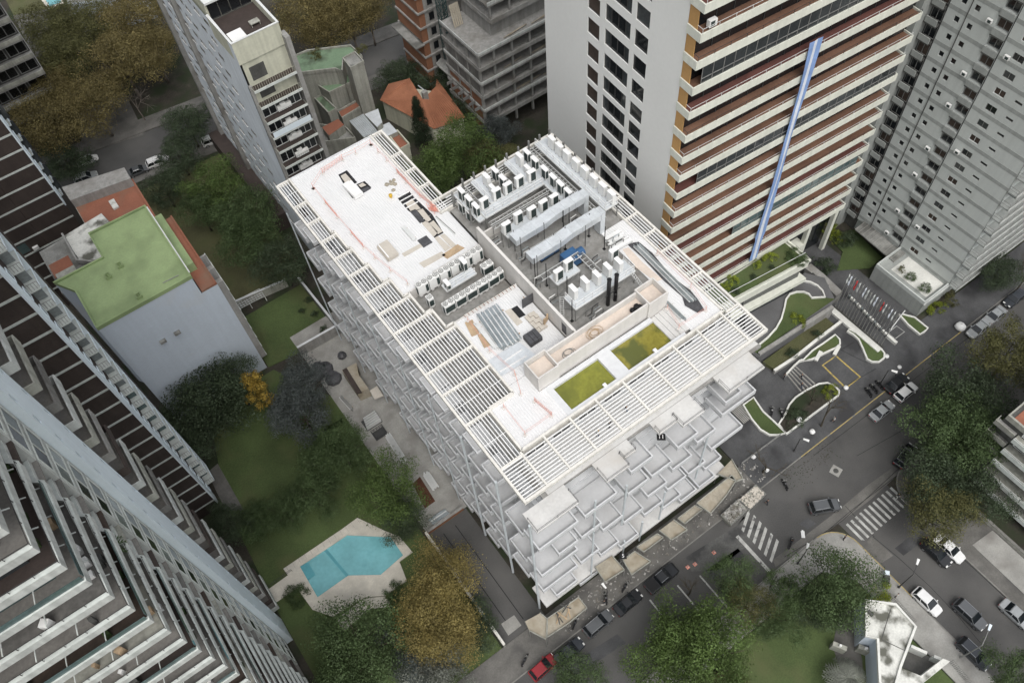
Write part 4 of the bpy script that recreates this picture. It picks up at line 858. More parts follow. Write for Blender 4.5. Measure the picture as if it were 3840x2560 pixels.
wall(MB(), (.8, GYF), (1, 0), 2.55, 0, 23.6, [], .3).build('blank_wall', 'render_blue', gb_)
for a, z in ((-5.5, 18.9), (-7.8, 18.8)):
    ub('window_box', gb_, 'roof_grey', a, GYF - .5, z - .1, a + .9, GYF - .01, z + .35)
RP = [(-13.1, GYF), (.8, GYF), (.8, 103.6), (-7.9, 103.8), (-7.9, 98.2), (-15.2, 98.3), (-13.15, 95)]
MB().prism([(p[0], p[1] + .02 if p[1] == GYF else p[1]) for p in RP], 0, GZ - .05).build('block_body', 'render_blue', gb_)
MB().prism([(-13.0, GYF + .1), (.7, GYF + .1), (.7, 103.4), (-7.8, 103.6), (-7.8, 98.1), (-15, 98.1), (-13.0, 95)], GZ - .05, GZ + .06).build('green_roof', 'roof_green', gb_)
MB().path(RP, .3, GZ - .3, GZ + .38, closed=True).build('parapet', 'roof_green', gb_)
MB().box(.95, GYF + .02, 0, 3.3, 103.5, 23.5).build('side_wing', 'render_blue', gb_); MB().box(.95, GYF + .05, 23.5, 3.3, 103.5, 23.62).build('side_roof', 'roof_orange', gb_); MB().path([(1.0, GYF + .1), (3.25, GYF + .1), (3.25, 103.4)], .22, 23.62, 23.95).build('parapet', 'roof_orange', gb_)
MB().box(.98, 91.5, 23.62, 2.2, 103.4, 25.2).build('side_ledge', 'roof_green', gb_)
MB().path([(.95, 87.6), (.95, 103)], .16, GZ + .38, GZ + .46).build('coping', 'rail_white', gb_)
for i in range(8):
    z = 21 - 2.6 * i; ub('side_balcony', gb_, 'concrete', 3.3, GYF + .3, z - .2, 4.4, 96, z); ub('side_balcony_front', gb_, 'band_pale', 4.3, GYF + .3, z - .2, 4.42, 96, z + .15)
    for j in range(3): ub('balcony_divider', gb_, 'concrete', 3.3, GYF + .3 + j * 3, z, 4.3, GYF + .42 + j * 3, z + 2.4)
for p in ((-6.45,95.10,27.50), (-8.52,94.30,27.50), (-6.38,88.30,27.50)):
    v = MB(); v.obb(p[0], p[1], GZ, GZ + .5, .8, .6); v.cyl((p[0], p[1], GZ + .5), (p[0], p[1], GZ + 1.3), .22, 8); v.box(p[0] - .35, p[1] - .35, GZ + 1.3, p[0] + .35, p[1] + .35, GZ + 1.4); v.build('roof_vent', 'roof_green', gb_)
MB().cyl((-2.83,88.28,27.90), (-0.47,88.15,27.90), .06, 6).build('roof_pipe', 'rail_grey', gb_)
# lower orange and grey roofs behind it
ob = thing('orange_roof_block', 'lower block with orange roof and pale parapet behind the green roof', 'building', (-4, 112, 0), world=True)
MB().prism([(-8.2, 104.2), (1.3, 104.2), (1.5, 115.8), (-8.1, 119.4)], 0, 22.6).build('block_body', 'old_wall', ob)
MB().prism([(-8.1, 104.3), (1.2, 104.3), (1.4, 115.7), (-8.0, 119.2)], 22.6, 22.7).build('orange_roof', 'roof_orange', ob)
MB().prism([(-8.1, 116), (1.3, 114.3), (1.4, 117.2), (-8.2, 119.6)], 22.6, 24.4).build('rear_wall', 'concrete', ob)
MB().path([(1.2, 104.5), (1.4, 115.5)], .3, 22.6, 23.2).build('parapet', 'roof_orange', ob)
ub('skylight', ob, 'roof_white_old', -3.4, 111.5, 22.7, -2.5, 113.6, 23.0)
rg = thing('grey_roof_annex', 'weathered pale grey roof annex beside the green roof', 'building', (-11, 104, 0), world=True)
MB().prism([(-8.2, 98.6), (-8.2, 104.1), (-4.3, 104.3), (-5, 109.2), (-15.5, 108.5), (-15.4, 98.6)], 0, 24.8).build('block_body', 'roof_grey', rg)
MB().prism([(-8.3, 100.5), (-4.6, 104.5), (-5.1, 109), (-11.4, 108.3), (-11.0, 102)], 24.8, 25.5).build('white_roof', 'roof_white_old', rg)
MB().path([(-8.3, 99), (-11.3, 102), (-11.3, 108.3)], .25, 25.4, 26.2).build('parapet', 'concrete', rg)
MB().box(-14.8, 99, 24.8, -12, 101.5, 26).build('stair_head', 'old_wall', rg); ub('red_patio', rg, 'roof_orange', -15.2, 102, 24.8, -12.2, 105, 24.9)
# ================================================================ white slab tower with cream penthouse
wt = thing('white_slab_tower', 'narrow white and cream tower with dark balconies and blue white side wall', 'building', (25, 120, 0), world=True)
WX0, WX1, WY0, WY1, WZ = 21.2, 28.3, 100.5, 141.5, 46.6
hs2 = []
for i in range(15):
    z = 2.5 + 3.0 * i
    for y in (109.2, 112.6, 115.2, 118.2, 121, 124.5, 127.4, 131, 134, 137):
        if rnd.random() < .88: hs2.append((WY1 - y - 1.9, z + 1.0 + (.35 if y in (115.2, 127.4) else 0), WY1 - y, z + 1.75))
wall(MB(), (WX0, WY1), (0, -1), WY1 - WY0, 0, WZ + 1, hs2, .3).build('side_wall', 'white_blue_wall', wt)
for h in hs2: window(wt, (WX0, WY1 - h[0], h[1]), (0, -1), h[2] - h[0], h[3] - h[1], 'rail_grey', 'glass_dark', 'plain', .03)
for h in hs2[::2]: ub('window_sill', wt, 'rail_white', WX0 - .12, WY1 - h[2] - .1, h[1] - .12, WX0, WY1 - h[0] + .1, h[1] - .02)
MB().box(WX0 + .35, WY0 + .3, 0, WX1, WY1, WZ - .02).build('core', 'grey_dark', wt)
for y in (126, 138): ub('concrete_pier', wt, 'concrete', WX0 - .7, y, 0, WX0 - .01, y + 1.2, WZ - 4)
ub('edge_pier', wt, 'concrete', WX0 - .15, WY1 - .5, 0, WX0 + .4, WY1 + .6, WZ)
ub('corner_strip', wt, 'concrete', WX0, WY0 + .02, 0, WX0 + .5, WY0 + .5, WZ - 6); ub('right_pier', wt, 'concrete', WX1 - .1, WY0 - 1.1, 0, WX1 + .6, WY0 + .6, WZ - .5)
wall(MB(), (WX0 + .35, WY0 + .28), (1, 0), 6.75, 37.2, WZ + .8, [(.7, 41, 3, 43.3), (.9, 37.8, 3.2, 40)], .25).build('cream_front', 'cream_wall', wt)
window(wt, (WX0 + 1.05, WY0 + .28, 41), (1, 0), 2.3, 2.3, 'rail_white', 'glass_mid', 'frame', .1); window(wt, (WX0 + 1.25, WY0 + .28, 37.8), (1, 0), 2.3, 2.2, 'rail_white', 'glass_dark', 'frame', .1)
for i, z in enumerate((40.4, 37.4, 34.5, 31.5, 28.6, 25.3, 22.3, 19.3, 16.3, 13.3)):
    ub('balcony_slab', wt, 'old_wall', WX0 + .3, WY0 - 1.0, z - .3, WX1 - .15, WY0 + .28, z - .1)
    ub('balcony_floor', wt, 'brown_panel', WX0 + .4, WY0 - .9, z - .099, WX1 - .25, WY0 + .27, z - .05)
    ub('balcony_edge', wt, 'band_pale', WX0 + .25, WY0 - 1.1, z - .35, WX1 - .1, WY0 - 1.0, z + .05)
    rail(MB(), [(WX0 + .35, WY0 - .95, z), (WX1 - .2, WY0 - .95, z)], .95, r=.02, step=.35, n=1).build('balcony_rail', 'cream_wall' if i < 2 else 'rail_dark', wt)
    if i >= 2:
        window(wt, (WX0 + .5, WY0 + .24, z), (1, 0), 2.2, 2.1, 'rail_white', 'glass_dark', 'frame', -.02); window(wt, (WX1 - 2.4, WY0 + .24, z), (1, 0), 2.0, 2.1, 'rail_white', 'glass_mid', 'frame', -.02)
        ub('white_counter', wt, 'ac_white', WX0 + 2.7, WY0 - .35 - (.3 if i % 2 else 0), z + .3, WX0 + 4.9, WY0 + .1 - (.3 if i % 2 else 0), z + 1.1)
        ub('air_conditioner', wt, 'ac_white', WX0 + 3.2, WY0 - .6, z + 1.1, WX0 + 4.0, WY0 - .2, z + 1.6)
    if i == 3: ub('white_screen', wt, 'fin_blue', WX0 + .5, WY0 - 1.16, z, WX1 - .3, WY0 - 1.1, z + 1.0)
# roof terrace and penthouse
ub('terrace_floor', wt, 'brown_panel', WX0 + .2, WY0 + .4, WZ, WX1 - .1, 108.6, WZ + .06)
MB().path([(WX0 + .12, 108.5), (WX0 + .12, WY0 + .15), (WX1 - .1, WY0 + .15), (WX1 - .1, 108.5)], .3, WZ - 2.2, WZ + 1.3).build('parapet', 'cream_wall', wt); MB().path([(WX0 + .1, 108.5), (WX0 + .1, WY0 + .13), (WX1 - .08, WY0 + .13), (WX1 - .08, 108.5)], .4, WZ + 1.302, WZ + 1.4).build('coping', 'rail_white', wt)
ub('white_planter', wt, 'ac_white', WX0 + .5, WY0 + .7, WZ + .06, WX0 + 2.6, WY0 + 2.8, WZ + 1.1); ub('terrace_table', wt, 'old_wall', WX0 + 4.2, WY0 + 3, WZ + .5, WX0 + 5.6, WY0 + 4, WZ + .6); 
for a, b in ((4.25, 3.05), (5.45, 3.05), (4.25, 3.85), (5.45, 3.85)): ub('table_leg', wt, 'old_wall', WX0 + a, WY0 + b, WZ + .06, WX0 + a + .1, WY0 + b + .1, WZ + .498)
MB().box(WX0 + .3, 108.9, WZ, WX1 - .1, 135, WZ + 3).build('penthouse', 'cream_wall', wt); ub('penthouse_roof', wt, 'rail_white', WX0 + .2, 107.9, WZ + 3, WX1, 135, WZ + 3.3)
for i in range(4): window(wt, (WX0 + .6 + i * 1.55, 108.88, WZ + .1), (1, 0), 1.5, 2.6, 'rail_dark', 'glass_dark', 'plain', -.02)
MB().box(WX0 - 2.6, 112, 0, WX0 - .05, 140, 4).build('base_wing', 'brown_panel', wt)
# ================================================================ unfinished concrete blocks at the top
cb = thing('unfinished_concrete_block', 'unfinished concrete frame building with open floors and orange brick side', 'building', (72, 112, 0), world=True)
KX0, KX1, KY0, KY1 = 62.0, 88.0, 106.0, 118.5
zs_ = [3.2 * i + 1.7 for i in range(1, 7)]
for i, z in enumerate(zs_):
    ub('floor_slab', cb, 'concrete', KX0, KY0, z - .35, KX1, KY1, z)
    MB().path([(KX0 + .1, KY1), (KX0 + .1, KY0 + .1), (KX1, KY0 + .1)], .2, z, z + .45).build('edge_upstand', 'zig_parapet' if i % 2 else 'concrete', cb)
    MB().box(KX0 + 4, KY0 + 4.6, z - 3.2, KX1 - 2, KY1 - .5, z - .36).build('inner_wall', 'concrete_dark', cb)  # darker concrete puts the shade of the open floors into the wall colour
    for x in (62.3, 65.5, 69.5, 73.5, 77.5, 81.5): ub('column', cb, 'concrete', x, KY0 + .5, z - 3.2, x + .4, KY0 + .9, z - .36)
    if i < 5:
        for y in (107.2, 110.9, 114.6): ub('brick_infill', cb, 'brick_orange' if i in (1, 2, 0) else 'concrete_dark', KX0 + .35, y, z - 2.8, KX0 + .6, y + 3.2, z - .36)
    for y in (106.6, 110.4, 114.1, 117.9): ub('column', cb, 'concrete', KX0 + .25, y, z - 3.2, KX0 + .65, y + .4, z - .36)
    bd = MB()
    for j in range(5): x = 66 + rnd.random() * 12; bd.bar((x, KY0 + .9, z + .3), (x + 4, KY0 + 1.3, z + .35), .15, .1)
    bd.build('loose_plank', 'plywood' if i % 2 else 'rail_grey', cb, kind='stuff')
zt = zs_[-1]
MB().box(KX0 + 5, KY0 + 3.2, zt, KX1, KY1, zt + 3.4).build('upper_storey', 'concrete', cb); ub('floor_slab', cb, 'concrete', KX0 + 4.4, KY0 + 1.8, zt + 3.4, KX1, KY1, zt + 3.75); MB().path([(KX0 + 4.5, KY1), (KX0 + 4.5, KY0 + 1.9), (KX1, KY0 + 1.9)], .2, zt + 3.75, zt + 4.3).build('edge_upstand', 'concrete', cb)
for i in range(1, 6):
    ub('floor_slab', cb, 'concrete', KX0 + 4.4, KY0 + 1.8 + .5 * (i % 2), zt + 3.4 + 3.1 * i, KX1, KY1, zt + 3.7 + 3.1 * i); ub('edge_upstand', cb, 'zig_parapet' if i % 2 else 'concrete', KX0 + 4.4, KY0 + 1.8 + .5 * (i % 2), zt + 3.702 + 3.1 * i, KX1, KY0 + 2 + .5 * (i % 2), zt + 4.3 + 3.1 * i)
    MB().box(KX0 + 7, KY0 + 5.6, zt + .4 + 3.1 * i, KX1, KY1 - .5, zt + 3.39 + 3.1 * i).build('inner_wall', 'concrete_dark', cb)  # wall colour darkened again for shade behind the upper slabs
    for x in (66.8, 71, 75, 79): ub('column', cb, 'concrete', x, KY0 + 2.6, zt + .71 + 3.1 * i, x + .35, KY0 + 2.95, zt + 3.39 + 3.1 * i)
pk_ = MB()
for j in range(14): x = 63.2 + j * .14; pk_.bar((x, 115 + .1 * (j % 3), zt + .1), (x + .6, 117.3, zt + 3.3), .1, .1)
pk_.build('timber_prop', 'plywood', cb, kind='stuff')
MB().prism([(61.82,122.28),(63.76,123.15),(64.45,109.30),(61.99,111.36)], 9.0, 9.25).build('safety_canopy', 'roof_grey', cb)
for i in range(6): ub('canopy_bracket', cb, 'rail_grey', 60.6, 107 + i * 1.9, 8.3, 62, 107.1 + i * 1.9, 9)
c2 = thing('second_concrete_block', 'second unfinished concrete and brick building with green hoist tower', 'building', (64, 130, 0), world=True)
MB().box(61.0, 124.5, 0, 62.3, 133.5, 45).build('brick_side', 'brick_orange', c2); MB().box(62.35, 124.5, 0, 75, 133.5, 45).build('grey_front', 'concrete', c2)
for i in range(12): ub('floor_slab', c2, 'concrete', 60.7, 124.2, 3 + 3.3 * i, 75, 133.5, 3.35 + 3.3 * i); window(c2, (63.2, 124.48, 4 + 3.3 * i), (1, 0), 1.1, 1.7, 'rail_dark', 'void_shade' if False else 'glass_dark', 'plain', 0)
MB().box(58.9, 123.8, 13, 61, 133, 13.25).build('safety_canopy', 'roof_grey', c2)
hm = MB()
for x, y in ((64.8, 122.6), (66.2, 122.6), (64.8, 124), (66.2, 124)): hm.cyl((x, y, 0), (x, y, 42), .07, 5)
for i in range(28):
    z = i * 1.5
    for a, b in (((64.8, 122.6), (66.2, 122.6)), ((66.2, 122.6), (66.2, 124)), ((64.8, 122.6), (64.8, 124))): hm.cyl((*a, z), (*b, z + 1.5), .05, 4); hm.cyl((*b, z), (*a, z + 1.5), .05, 4)
hm.build('hoist_mast', 'scaffold_green', c2)
# ================================================================ small old houses behind
def house(name, label, poly, z, roofm, wallm='old_wall', par=.4, m_par=None):
    cx_ = sum(p[0] for p in poly) / len(poly); cy_ = sum(p[1] for p in poly) / len(poly)
    t = thing(name, label, 'building', (cx_, cy_, 0), world=True)
    MB().prism(poly, 0, z - .03).build('walls', wallm, t)
    MB().prism([(cx_ + (p[0] - cx_) * .985, cy_ + (p[1] - cy_) * .985) for p in poly], z - .1, z + .03).build('roof', roofm, t)
    if par: MB().path(poly, .25, z - .3, z + par, closed=True).build('parapet', m_par or wallm, t)
    return t
h1_ = house('flat_roof_house', 'old flat roofed house with faded green terrace roof', [(38.90,136.35),(41.92,136.05),(49.19,131.83),(49.34,127.85),(46.18,129.56),(44.24,126.50),(43.60,127.98),(37.59,131.48)], 14, 'roof_green_old')
house('stair_tower_house', 'tall grey stair tower with dirty flat top beside the green terraces', [(44.88,125.89),(47.50,126.00),(47.40,122.69),(44.62,122.61)], 17, 'roof_grey')
h2_ = house('flat_roof_house', 'lower flat house with green roof and white rooftop air conditioner', [(38.73,135.27),(42.87,132.43),(44.91,131.98),(46.64,128.31),(45.91,126.72),(40.77,127.00),(39.90,130.82)], 10.5, 'roof_green_old')
window(h2_, (36.2, 101.0, 7.2), (1, 0), 1.5, 1.5, 'rail_grey', 'glass_dark', 'frame', -.05)
house('flat_roof_house', 'small red tiled patio house among the old grey walls', [(40.76,125.33),(47.47,125.61),(47.13,123.72),(40.47,123.15)], 7, 'roof_orange')
house('flat_roof_house', 'narrow house with dark green roof beside the white slab tower', [(38.66,130.26),(40.17,130.24),(40.49,125.05),(38.76,124.98)], 8, 'roof_green_old')
house('flat_roof_house', 'small house with pitched red roof behind the white deck', [(36.24,123.67),(39.83,123.68),(39.91,121.52),(36.14,120.81)], 7, 'roof_orange', par=0)
house('flat_roof_house', 'open walled yard house right behind the white deck', [(36.21,126.71),(40.30,122.13),(40.33,118.55),(35.14,121.36)], 5, 'roof_grey', par=.8)
house('zinc_shed', 'shed with white corrugated sheet roof', [(40.84,120.72),(43.93,120.68),(43.67,114.71),(40.74,115.11)], 8, 'zinc', par=0)
house('zinc_shed', 'shed with smooth pale blue metal roof', [(43.95,120.10),(46.76,119.72),(45.47,116.02),(44.01,115.47)], 8.3, 'galv_deck', par=0)
house('zinc_shed', 'shed with grey sheet roof beside the pergola corner', [(44.53,116.82),(47.02,116.53),(46.96,113.34),(44.99,113.51),(43.71,115.15)], 7, 'galv_deck', par=0)
house('flat_roof_house', 'cream walled yard with red floor beside the pergola corner', [(45.38,114.52),(47.26,114.15),(47.11,109.63),(45.03,109.63)], 6, 'roof_orange', 'cream_wall', .7)
aco = thing('roof_air_conditioner', 'white air conditioner standing on the old green roof', 'air conditioner', (41.62,131.18,10.55)); ub('case', aco, 'ac_white', -.6, -.4, 0, .6, .4, 1.2); ub('grille', aco, 'ac_grille', -.45, -.42, .2, .45, -.4, 1.0); MB().cyl((0, 0, 1.2), (0, 0, 1.25), .32, 12).build('fan', 'ac_grille', aco)
# red tiled house with real rows of tiles
rh = thing('red_tile_house', 'low house with orange clay tile hip roof and chimney', 'building', (48, 96, 0), world=True)
def tiled(poly, apex, n_):
    """roof face: eaves poly[0]-poly[1], ridge apex[0]-apex[1], laid in rows of barrel tiles"""
    e0, e1, r1, r0 = Vector(poly[0]), Vector(poly[1]), Vector(apex[1]), Vector(apex[0])
    MB().add([tuple(e0), tuple(e1), tuple(r1), tuple(r0)], [(0, 1, 2, 3)]).build('roof_face', 'tile_red', rh)
    for i in range(n_):
        t = (i + .5) / n_; a = e0.lerp(e1, t); b = r0.lerp(r1, t); up = Vector((0, 0, .05)); MB().bar(a + up, b + up, .24, .14).build('tile_row', 'tile_red', rh)
ez, tz = 5.2, 8.2
A1, A2, A3, A4 = (49.31,125.12,5.20), (56.46,124.00,7.50), (53.06,110.43,5.20), (57.00,111.34,5.20)
e = [(49.58,124.90,5.20), (53.55,111.16,5.20), (59.99,109.92,5.20), (59.73,119.83,6.20), (56.42,123.93,7.50), (54.81,116.49,8.00)]
E_ = [Vector(p) for p in e]
tiled((E_[0], E_[1]), (E_[4], E_[5]), 22); tiled((E_[1], E_[2]), (E_[5], E_[3]), 14)
MB().add([tuple(E_[2]), tuple(E_[3] + Vector((2, 3, -1))), tuple(E_[3])], [(0, 1, 2)]).build('roof_face', 'tile_red', rh)
MB().add([tuple(E_[0]), tuple(E_[4]), tuple(E_[4] + Vector((-3, 4, -2.4)))], [(0, 1, 2)]).build('roof_face', 'tile_red', rh)
MB().prism([(E_[0].x + .5, E_[0].y), (E_[1].x, E_[1].y + .5), (E_[2].x - .5, E_[2].y), (E_[3].x, E_[3].y), (E_[4].x, E_[4].y)], 0, 5.0).build('walls', 'cream_wall', rh)
c = (55.77,117.06,8.50); ub('chimney', rh, 'concrete', c[0] - .5, c[1] - .4, 5, c[0] + .5, c[1] + .4, 9.2); MB().cyl((56.37,120.49,8.00), (56.27,117.55,8.60), .12, 6).build('chimney_pipe', 'galvanised', rh)
# grey gabled house beyond the far street, with a small pool
gh = house('grey_villa', 'grey walled villa beyond the autumn trees at the top', [(10.88,193.69),(13.13,192.42),(19.36,189.07),(26.23,187.20),(18.88,194.92),(11.45,199.98)], 7, 'roof_grey', 'render_blue', .4)
window(gh, (6.9, 183.5, 3.5), (1, 0), 2, 1.6, 'rail_white', 'glass_dark', 'frame', -.05)
tp = thing('small_blue_pool', 'small blue pool with pale rim at the top left edge', 'pool', (8.84,210.16,0.00), world=True); MB().prism([(6.92,213.79),(6.96,207.70),(10.75,207.27),(11.31,212.91)], 0, .25).build('rim', 'pool_deck', tp); MB().prism([(7.75,213.07),(7.66,208.16),(10.43,207.90),(10.98,212.47)], .2, .28).build('water', 'pool_blue', tp)
# ================================================================ right edge and lower right buildings
eb = thing('brick_terrace_block', 'dark block with long glazed balconies and brick red roof terrace at right edge', 'building', (90, -8, 0), world=True)
EX, EY = 78.3, 7.2
MB().box(EX + 1.2, -60, 0, 120, EY, 14).build('core', 'grey_dark', eb); ub('roof_terrace', eb, 'roof_orange', EX + 1.8, -60, 14, 120, EY - .8, 14.1); MB().path([(120, EY - .15), (EX + 1.2, EY - .15), (EX + 1.2, -60)], .35, 14, 15).build('parapet', 'old_wall', eb)
for i in range(5):
    z = 2 + 2.75 * i; w_ = .35 * i
    ub('balcony_slab', eb, 'old_wall', EX - 1.6 + w_, -55, z - .3, EX + 1.2, EY - 2.6, z - .08); ub('balcony_parapet', eb, 'band_pale', EX - 1.7 + w_, -55, z - .3, EX - 1.55 + w_, EY - 2.6, z + .55)
    ub('balcony_rail', eb, 'rail_white', EX - 1.66 + w_, -55, z + .8, EX - 1.6 + w_, EY - 2.6, z + .88)
    ub('end_balcony', eb, 'concrete', EX + .2, EY - 2.4, z - .3, EX + 1.3, EY + .6, z); MB().path([(EX + 1.3, EY + .55), (EX + .25, EY + .55), (EX + .25, EY - 2.4)], .12, z, z + .7).build('end_balcony_parapet', 'old_wall', eb)
    for j in range(6): window(eb, (EX + 1.18, EY - 3 - j * 5.2, z + .2), (0, -1), 4.6, 2.1, 'rail_white', 'glass_teal' if (i + j) % 3 else 'glass_dark', 'frame', -.04)
gwall('low grey wall beside the right edge pavement', [(74.1, 5.5), (74.1, -60)], .3, .8, 'old_wall', 'kerb')
# corner pavilion with the stained white roof
wp = thing('white_roof_pavilion', 'small angular building with stained white roof on the corner lawn', 'building', (48, -3, 0), world=True)
roofp = [(49.87,1.85),(52.49,-0.82),(52.31,-4.19),(46.96,-6.34),(45.07,-7.28),(43.58,-7.83),(43.57,-6.06),(47.37,-2.38),(46.49,-1.32)]
MB().prism(roofp, 0, 5.4).build('walls', 'render_blue', wp)
cxr = sum(p[0] for p in roofp) / len(roofp); cyr = sum(p[1] for p in roofp) / len(roofp)
MB().prism(roofp, 5.4, 5.52).build('roof', 'roof_white_old', wp); MB().path(roofp, .3, 5.3, 5.85, closed=True).build('parapet', 'marble', wp)
for a, b in (((51.60,-0.86,5.54), (47.78,-2.70,5.54)), ((47.74,-2.74,5.54), (49.00,-5.33,5.54))): MB().bar(a, b, .08, .04).build('roof_joint', 'grey_dark', wp)
c = (49.04,0.35,5.60); ub('roof_vent', wp, 'grey_dark', c[0] - .2, c[1] - .4, 5.5, c[0] + .2, c[1] + .4, 6)
wn = [(47.86,-6.50),(49.11,-8.74),(52.99,-9.00),(53.42,-9.72),(48.69,-9.44),(46.64,-8.85),(46.00,-7.34)]
wg = thing('pavilion_wing', 'bent white wing roof enclosing a courtyard beside the pavilion', 'building', (wn[0][0], wn[0][1], 0), world=True); MB().prism(wn, 0, 3.3).build('wing_body', 'marble', wg); MB().prism([(p[0] * .996 + .2, p[1] * .996) for p in wn], 3.3, 3.4).build('wing_roof', 'roof_white_old', wg)
gwall('white gate pillar wall in front of the pavilion courtyard', [(51.64,-5.65),(52.56,-7.43)], .4, 2, 'marble', None); gwall('white gate pillar near the street lamp', [(52.96,-8.21),(53.37,-8.98)], .4, 2, 'marble', None)
for nm, pts in (('blue iron fence along the corner pavement behind the round tree', [(54.79,2.58),(55.14,-0.06),(55.05,-0.72)]), ('blue iron fence beside the pavilion roof', [(55.05,-0.72),(54.90,-3.92)]), ('blue iron fence near the bottom right corner', [(54.70,-10.01),(54.41,-13.09)])):
    f = thing('iron_fence', nm, 'fence', (pts[0][0], pts[0][1], 0), world=True); rail(MB(), [(p[0], p[1], .1) for p in pts], 1.5, r=.025, step=.22, n=2).build('bars', 'rail_grey', f)
struct('pavilion_path', MB().prism([(48.16,2.90),(50.27,1.90),(47.26,-1.27),(46.03,-3.12),(44.46,-4.66),(42.41,-3.14),(44.20,0.31)], -.3, .1), 'pavement')
struct('pavilion_court', MB().prism([(51.90,-5.85),(54.09,-9.26),(50.54,-8.91),(49.39,-6.85)], -.3, .1), 'pavement')
for i, p in enumerate(((44.32,-0.19,1.50), (46.71,-2.39,1.50))):
    g_ = thing('gate_pier', ('pale gate pier with lamp on the lawn side', 'pale gate pier with lamp against the pavilion')[i], 'pier', (p[0], p[1], 0), R(30)); ub('pier', g_, 'old_wall', -.3, -.9, 0, .3, .9, 2.0); ub('lamp', g_, 'ac_white', -.15, -.15, 2.0, .15, .15, 2.35)
# hoarding canopies at the foot of the white building
HC = [('plywood canopy wrapping the corner of the white building', [(12.89,26.85),(15.16,26.52),(15.45,25.30),(13.72,23.26),(12.63,25.50)]), ('plywood canopy littered with timber beside the corner', [(15.55,25.31),(20.62,25.02),(20.63,23.24),(17.51,23.12),(14.01,23.40)]), ('square plywood canopy with white dust spots', [(25.02,26.98),(27.88,26.80),(27.99,24.20),(24.79,24.49)]), ('plywood canopy piece next to the number 5 board', [(28.70,25.37),(30.79,25.33),(31.58,22.92),(28.31,23.07)]), ('narrow canopy strip behind the parked pickup', [(31.39,25.61),(34.91,25.35),(35.25,24.44),(31.75,24.51)]), ('small dirty canopy square near mid facade', [(35.48,25.57),(38.12,25.54),(38.65,23.26),(35.91,23.48)]), ('flat grey canopy slab at mid facade', [(38.68,25.31),(41.96,25.30),(42.40,24.20),(38.97,24.14)]), ('long sandy canopy beside the rubble skip', [(42.34,25.40),(49.29,25.52),(49.15,24.53),(46.58,23.73),(42.90,23.05)]), ('angled canopy wings at the east corner of the hoarding', [(47.83,26.94),(51.03,27.34),(50.18,24.14),(49.15,24.43)])]
for l_, q in HC:
    t = thing('plywood_canopy', l_, 'canopy', (q[0][0], q[0][1], 0), world=True, group='hoarding canopies'); MB().prism(q, 3.25, 3.4).build('canopy_board', 'plywood', t)
    for i, p in enumerate(q): MB().cyl((p[0], p[1], 0), (p[0], p[1], 3.25), .06, 5).build('post', 'rail_grey', t)
    for i in range(len(q)):
        a, b = q[i], q[(i + 1) % len(q)]
        if min(a[1], b[1]) < 25.5: MB().bar((a[0], a[1], 3.5), (b[0], b[1], 3.5), .1, .4).build('toe_board', 'old_wall', t)
tm = thing('timber_heap', 'heap of dark scrap timber on the corner canopy', 'timber', (17.39,24.65,3.45), world=True)
for i in range(8):
    p = Vector((17.39,24.65,3.45)) + Vector((rnd.uniform(-1, 1), rnd.uniform(-.6, .6), .1 * i)); a = rnd.uniform(0, 3); d = Vector((math.cos(a), math.sin(a), .1)) * .8; MB().bar(p - d, p + d, .14, .08).build('plank', 'grey_dark' if i % 2 else 'wood_board', tm)

# ================================================================ plant and building material on the white roof
def platform(label, poly, z, posts=True, railed=None):
    t = thing('steel_platform', label, 'platform', (poly[0][0], poly[0][1], ZR), world=True, group='steel walkways on the roof')
    MB().prism(poly, z - .12, z).build('grating', 'galv_deck', t)
    for p in poly: MB().cyl((p[0], p[1], ZR - .3), (p[0], p[1], z - .12), .07, 6).build('post', 'rail_grey', t)
    if railed: rail(MB(), [(*p, z) for p in railed], 1.05, r=.035, step=1.3).build('railing', 'slat_white', t)
    for i in range(len(poly)):
        a, b = poly[i], poly[(i + 1) % len(poly)]
        if abs(a[0] - b[0]) + abs(a[1] - b[1]) > 2: MB().bar((*a, ZR - .2), (*b, z - .15), .07, .07).build('brace', 'rail_grey', t)
    fr = MB()
    for i in range(len(poly)): a, b = poly[i], poly[(i + 1) % len(poly)]; fr.bar((*a, z - .1), (*b, z - .1), .1, .22)
    fr.build('edge_channel', 'rail_white', t); return t
PZ = 38.5
platform('long steel walkway along the right roof edge', [(46.9, 53.2), (48.85, 53.2), (48.85, 68), (46.9, 68)], PZ, railed=[(46.95, 67.9), (46.95, 53.3), (48.8, 53.3)])
platform('wide steel walkway across the back plant area', [(34.5, 61.6), (43.6, 61.6), (43.6, 63.0), (34.5, 63.0)], PZ, railed=[(34.6, 63), (34.6, 61.7), (43.5, 61.7)])
platform('short steel walkway between the first rows of units', [(36.4, 63.1), (38.4, 63.1), (38.4, 67.8), (36.4, 67.8)], PZ, railed=[(36.5, 67.7), (36.5, 63.2)])
platform('short steel walkway between the middle rows of units', [(41.7, 63.1), (43.6, 63.1), (43.6, 67.8), (41.7, 67.8)], PZ, railed=[(41.8, 67.7), (41.8, 63.2)])
platform('narrow steel walkway beside the tall duct end', [(43.75, 57.2), (45.3, 57.2), (45.3, 67.8), (43.75, 67.8)], PZ - .3)
platform('narrow steel shelf at the left end of the plant', [(33.6, 61.8), (34.45, 61.8), (34.45, 67.6), (33.6, 67.6)], PZ - .3)
platform('steel shelf carrying the middle row of units', [(35.0, 57.6), (43.0, 57.6), (43.0, 59.1), (35.0, 59.1)], PZ - .5)
platform('front steel walkway beside the two black flues', [(34.7, 43.7), (43.7, 43.7), (43.7, 45.9), (34.7, 45.9)], PZ, railed=[(34.8, 45.8), (34.8, 43.8), (43.6, 43.8), (43.6, 45.8)])
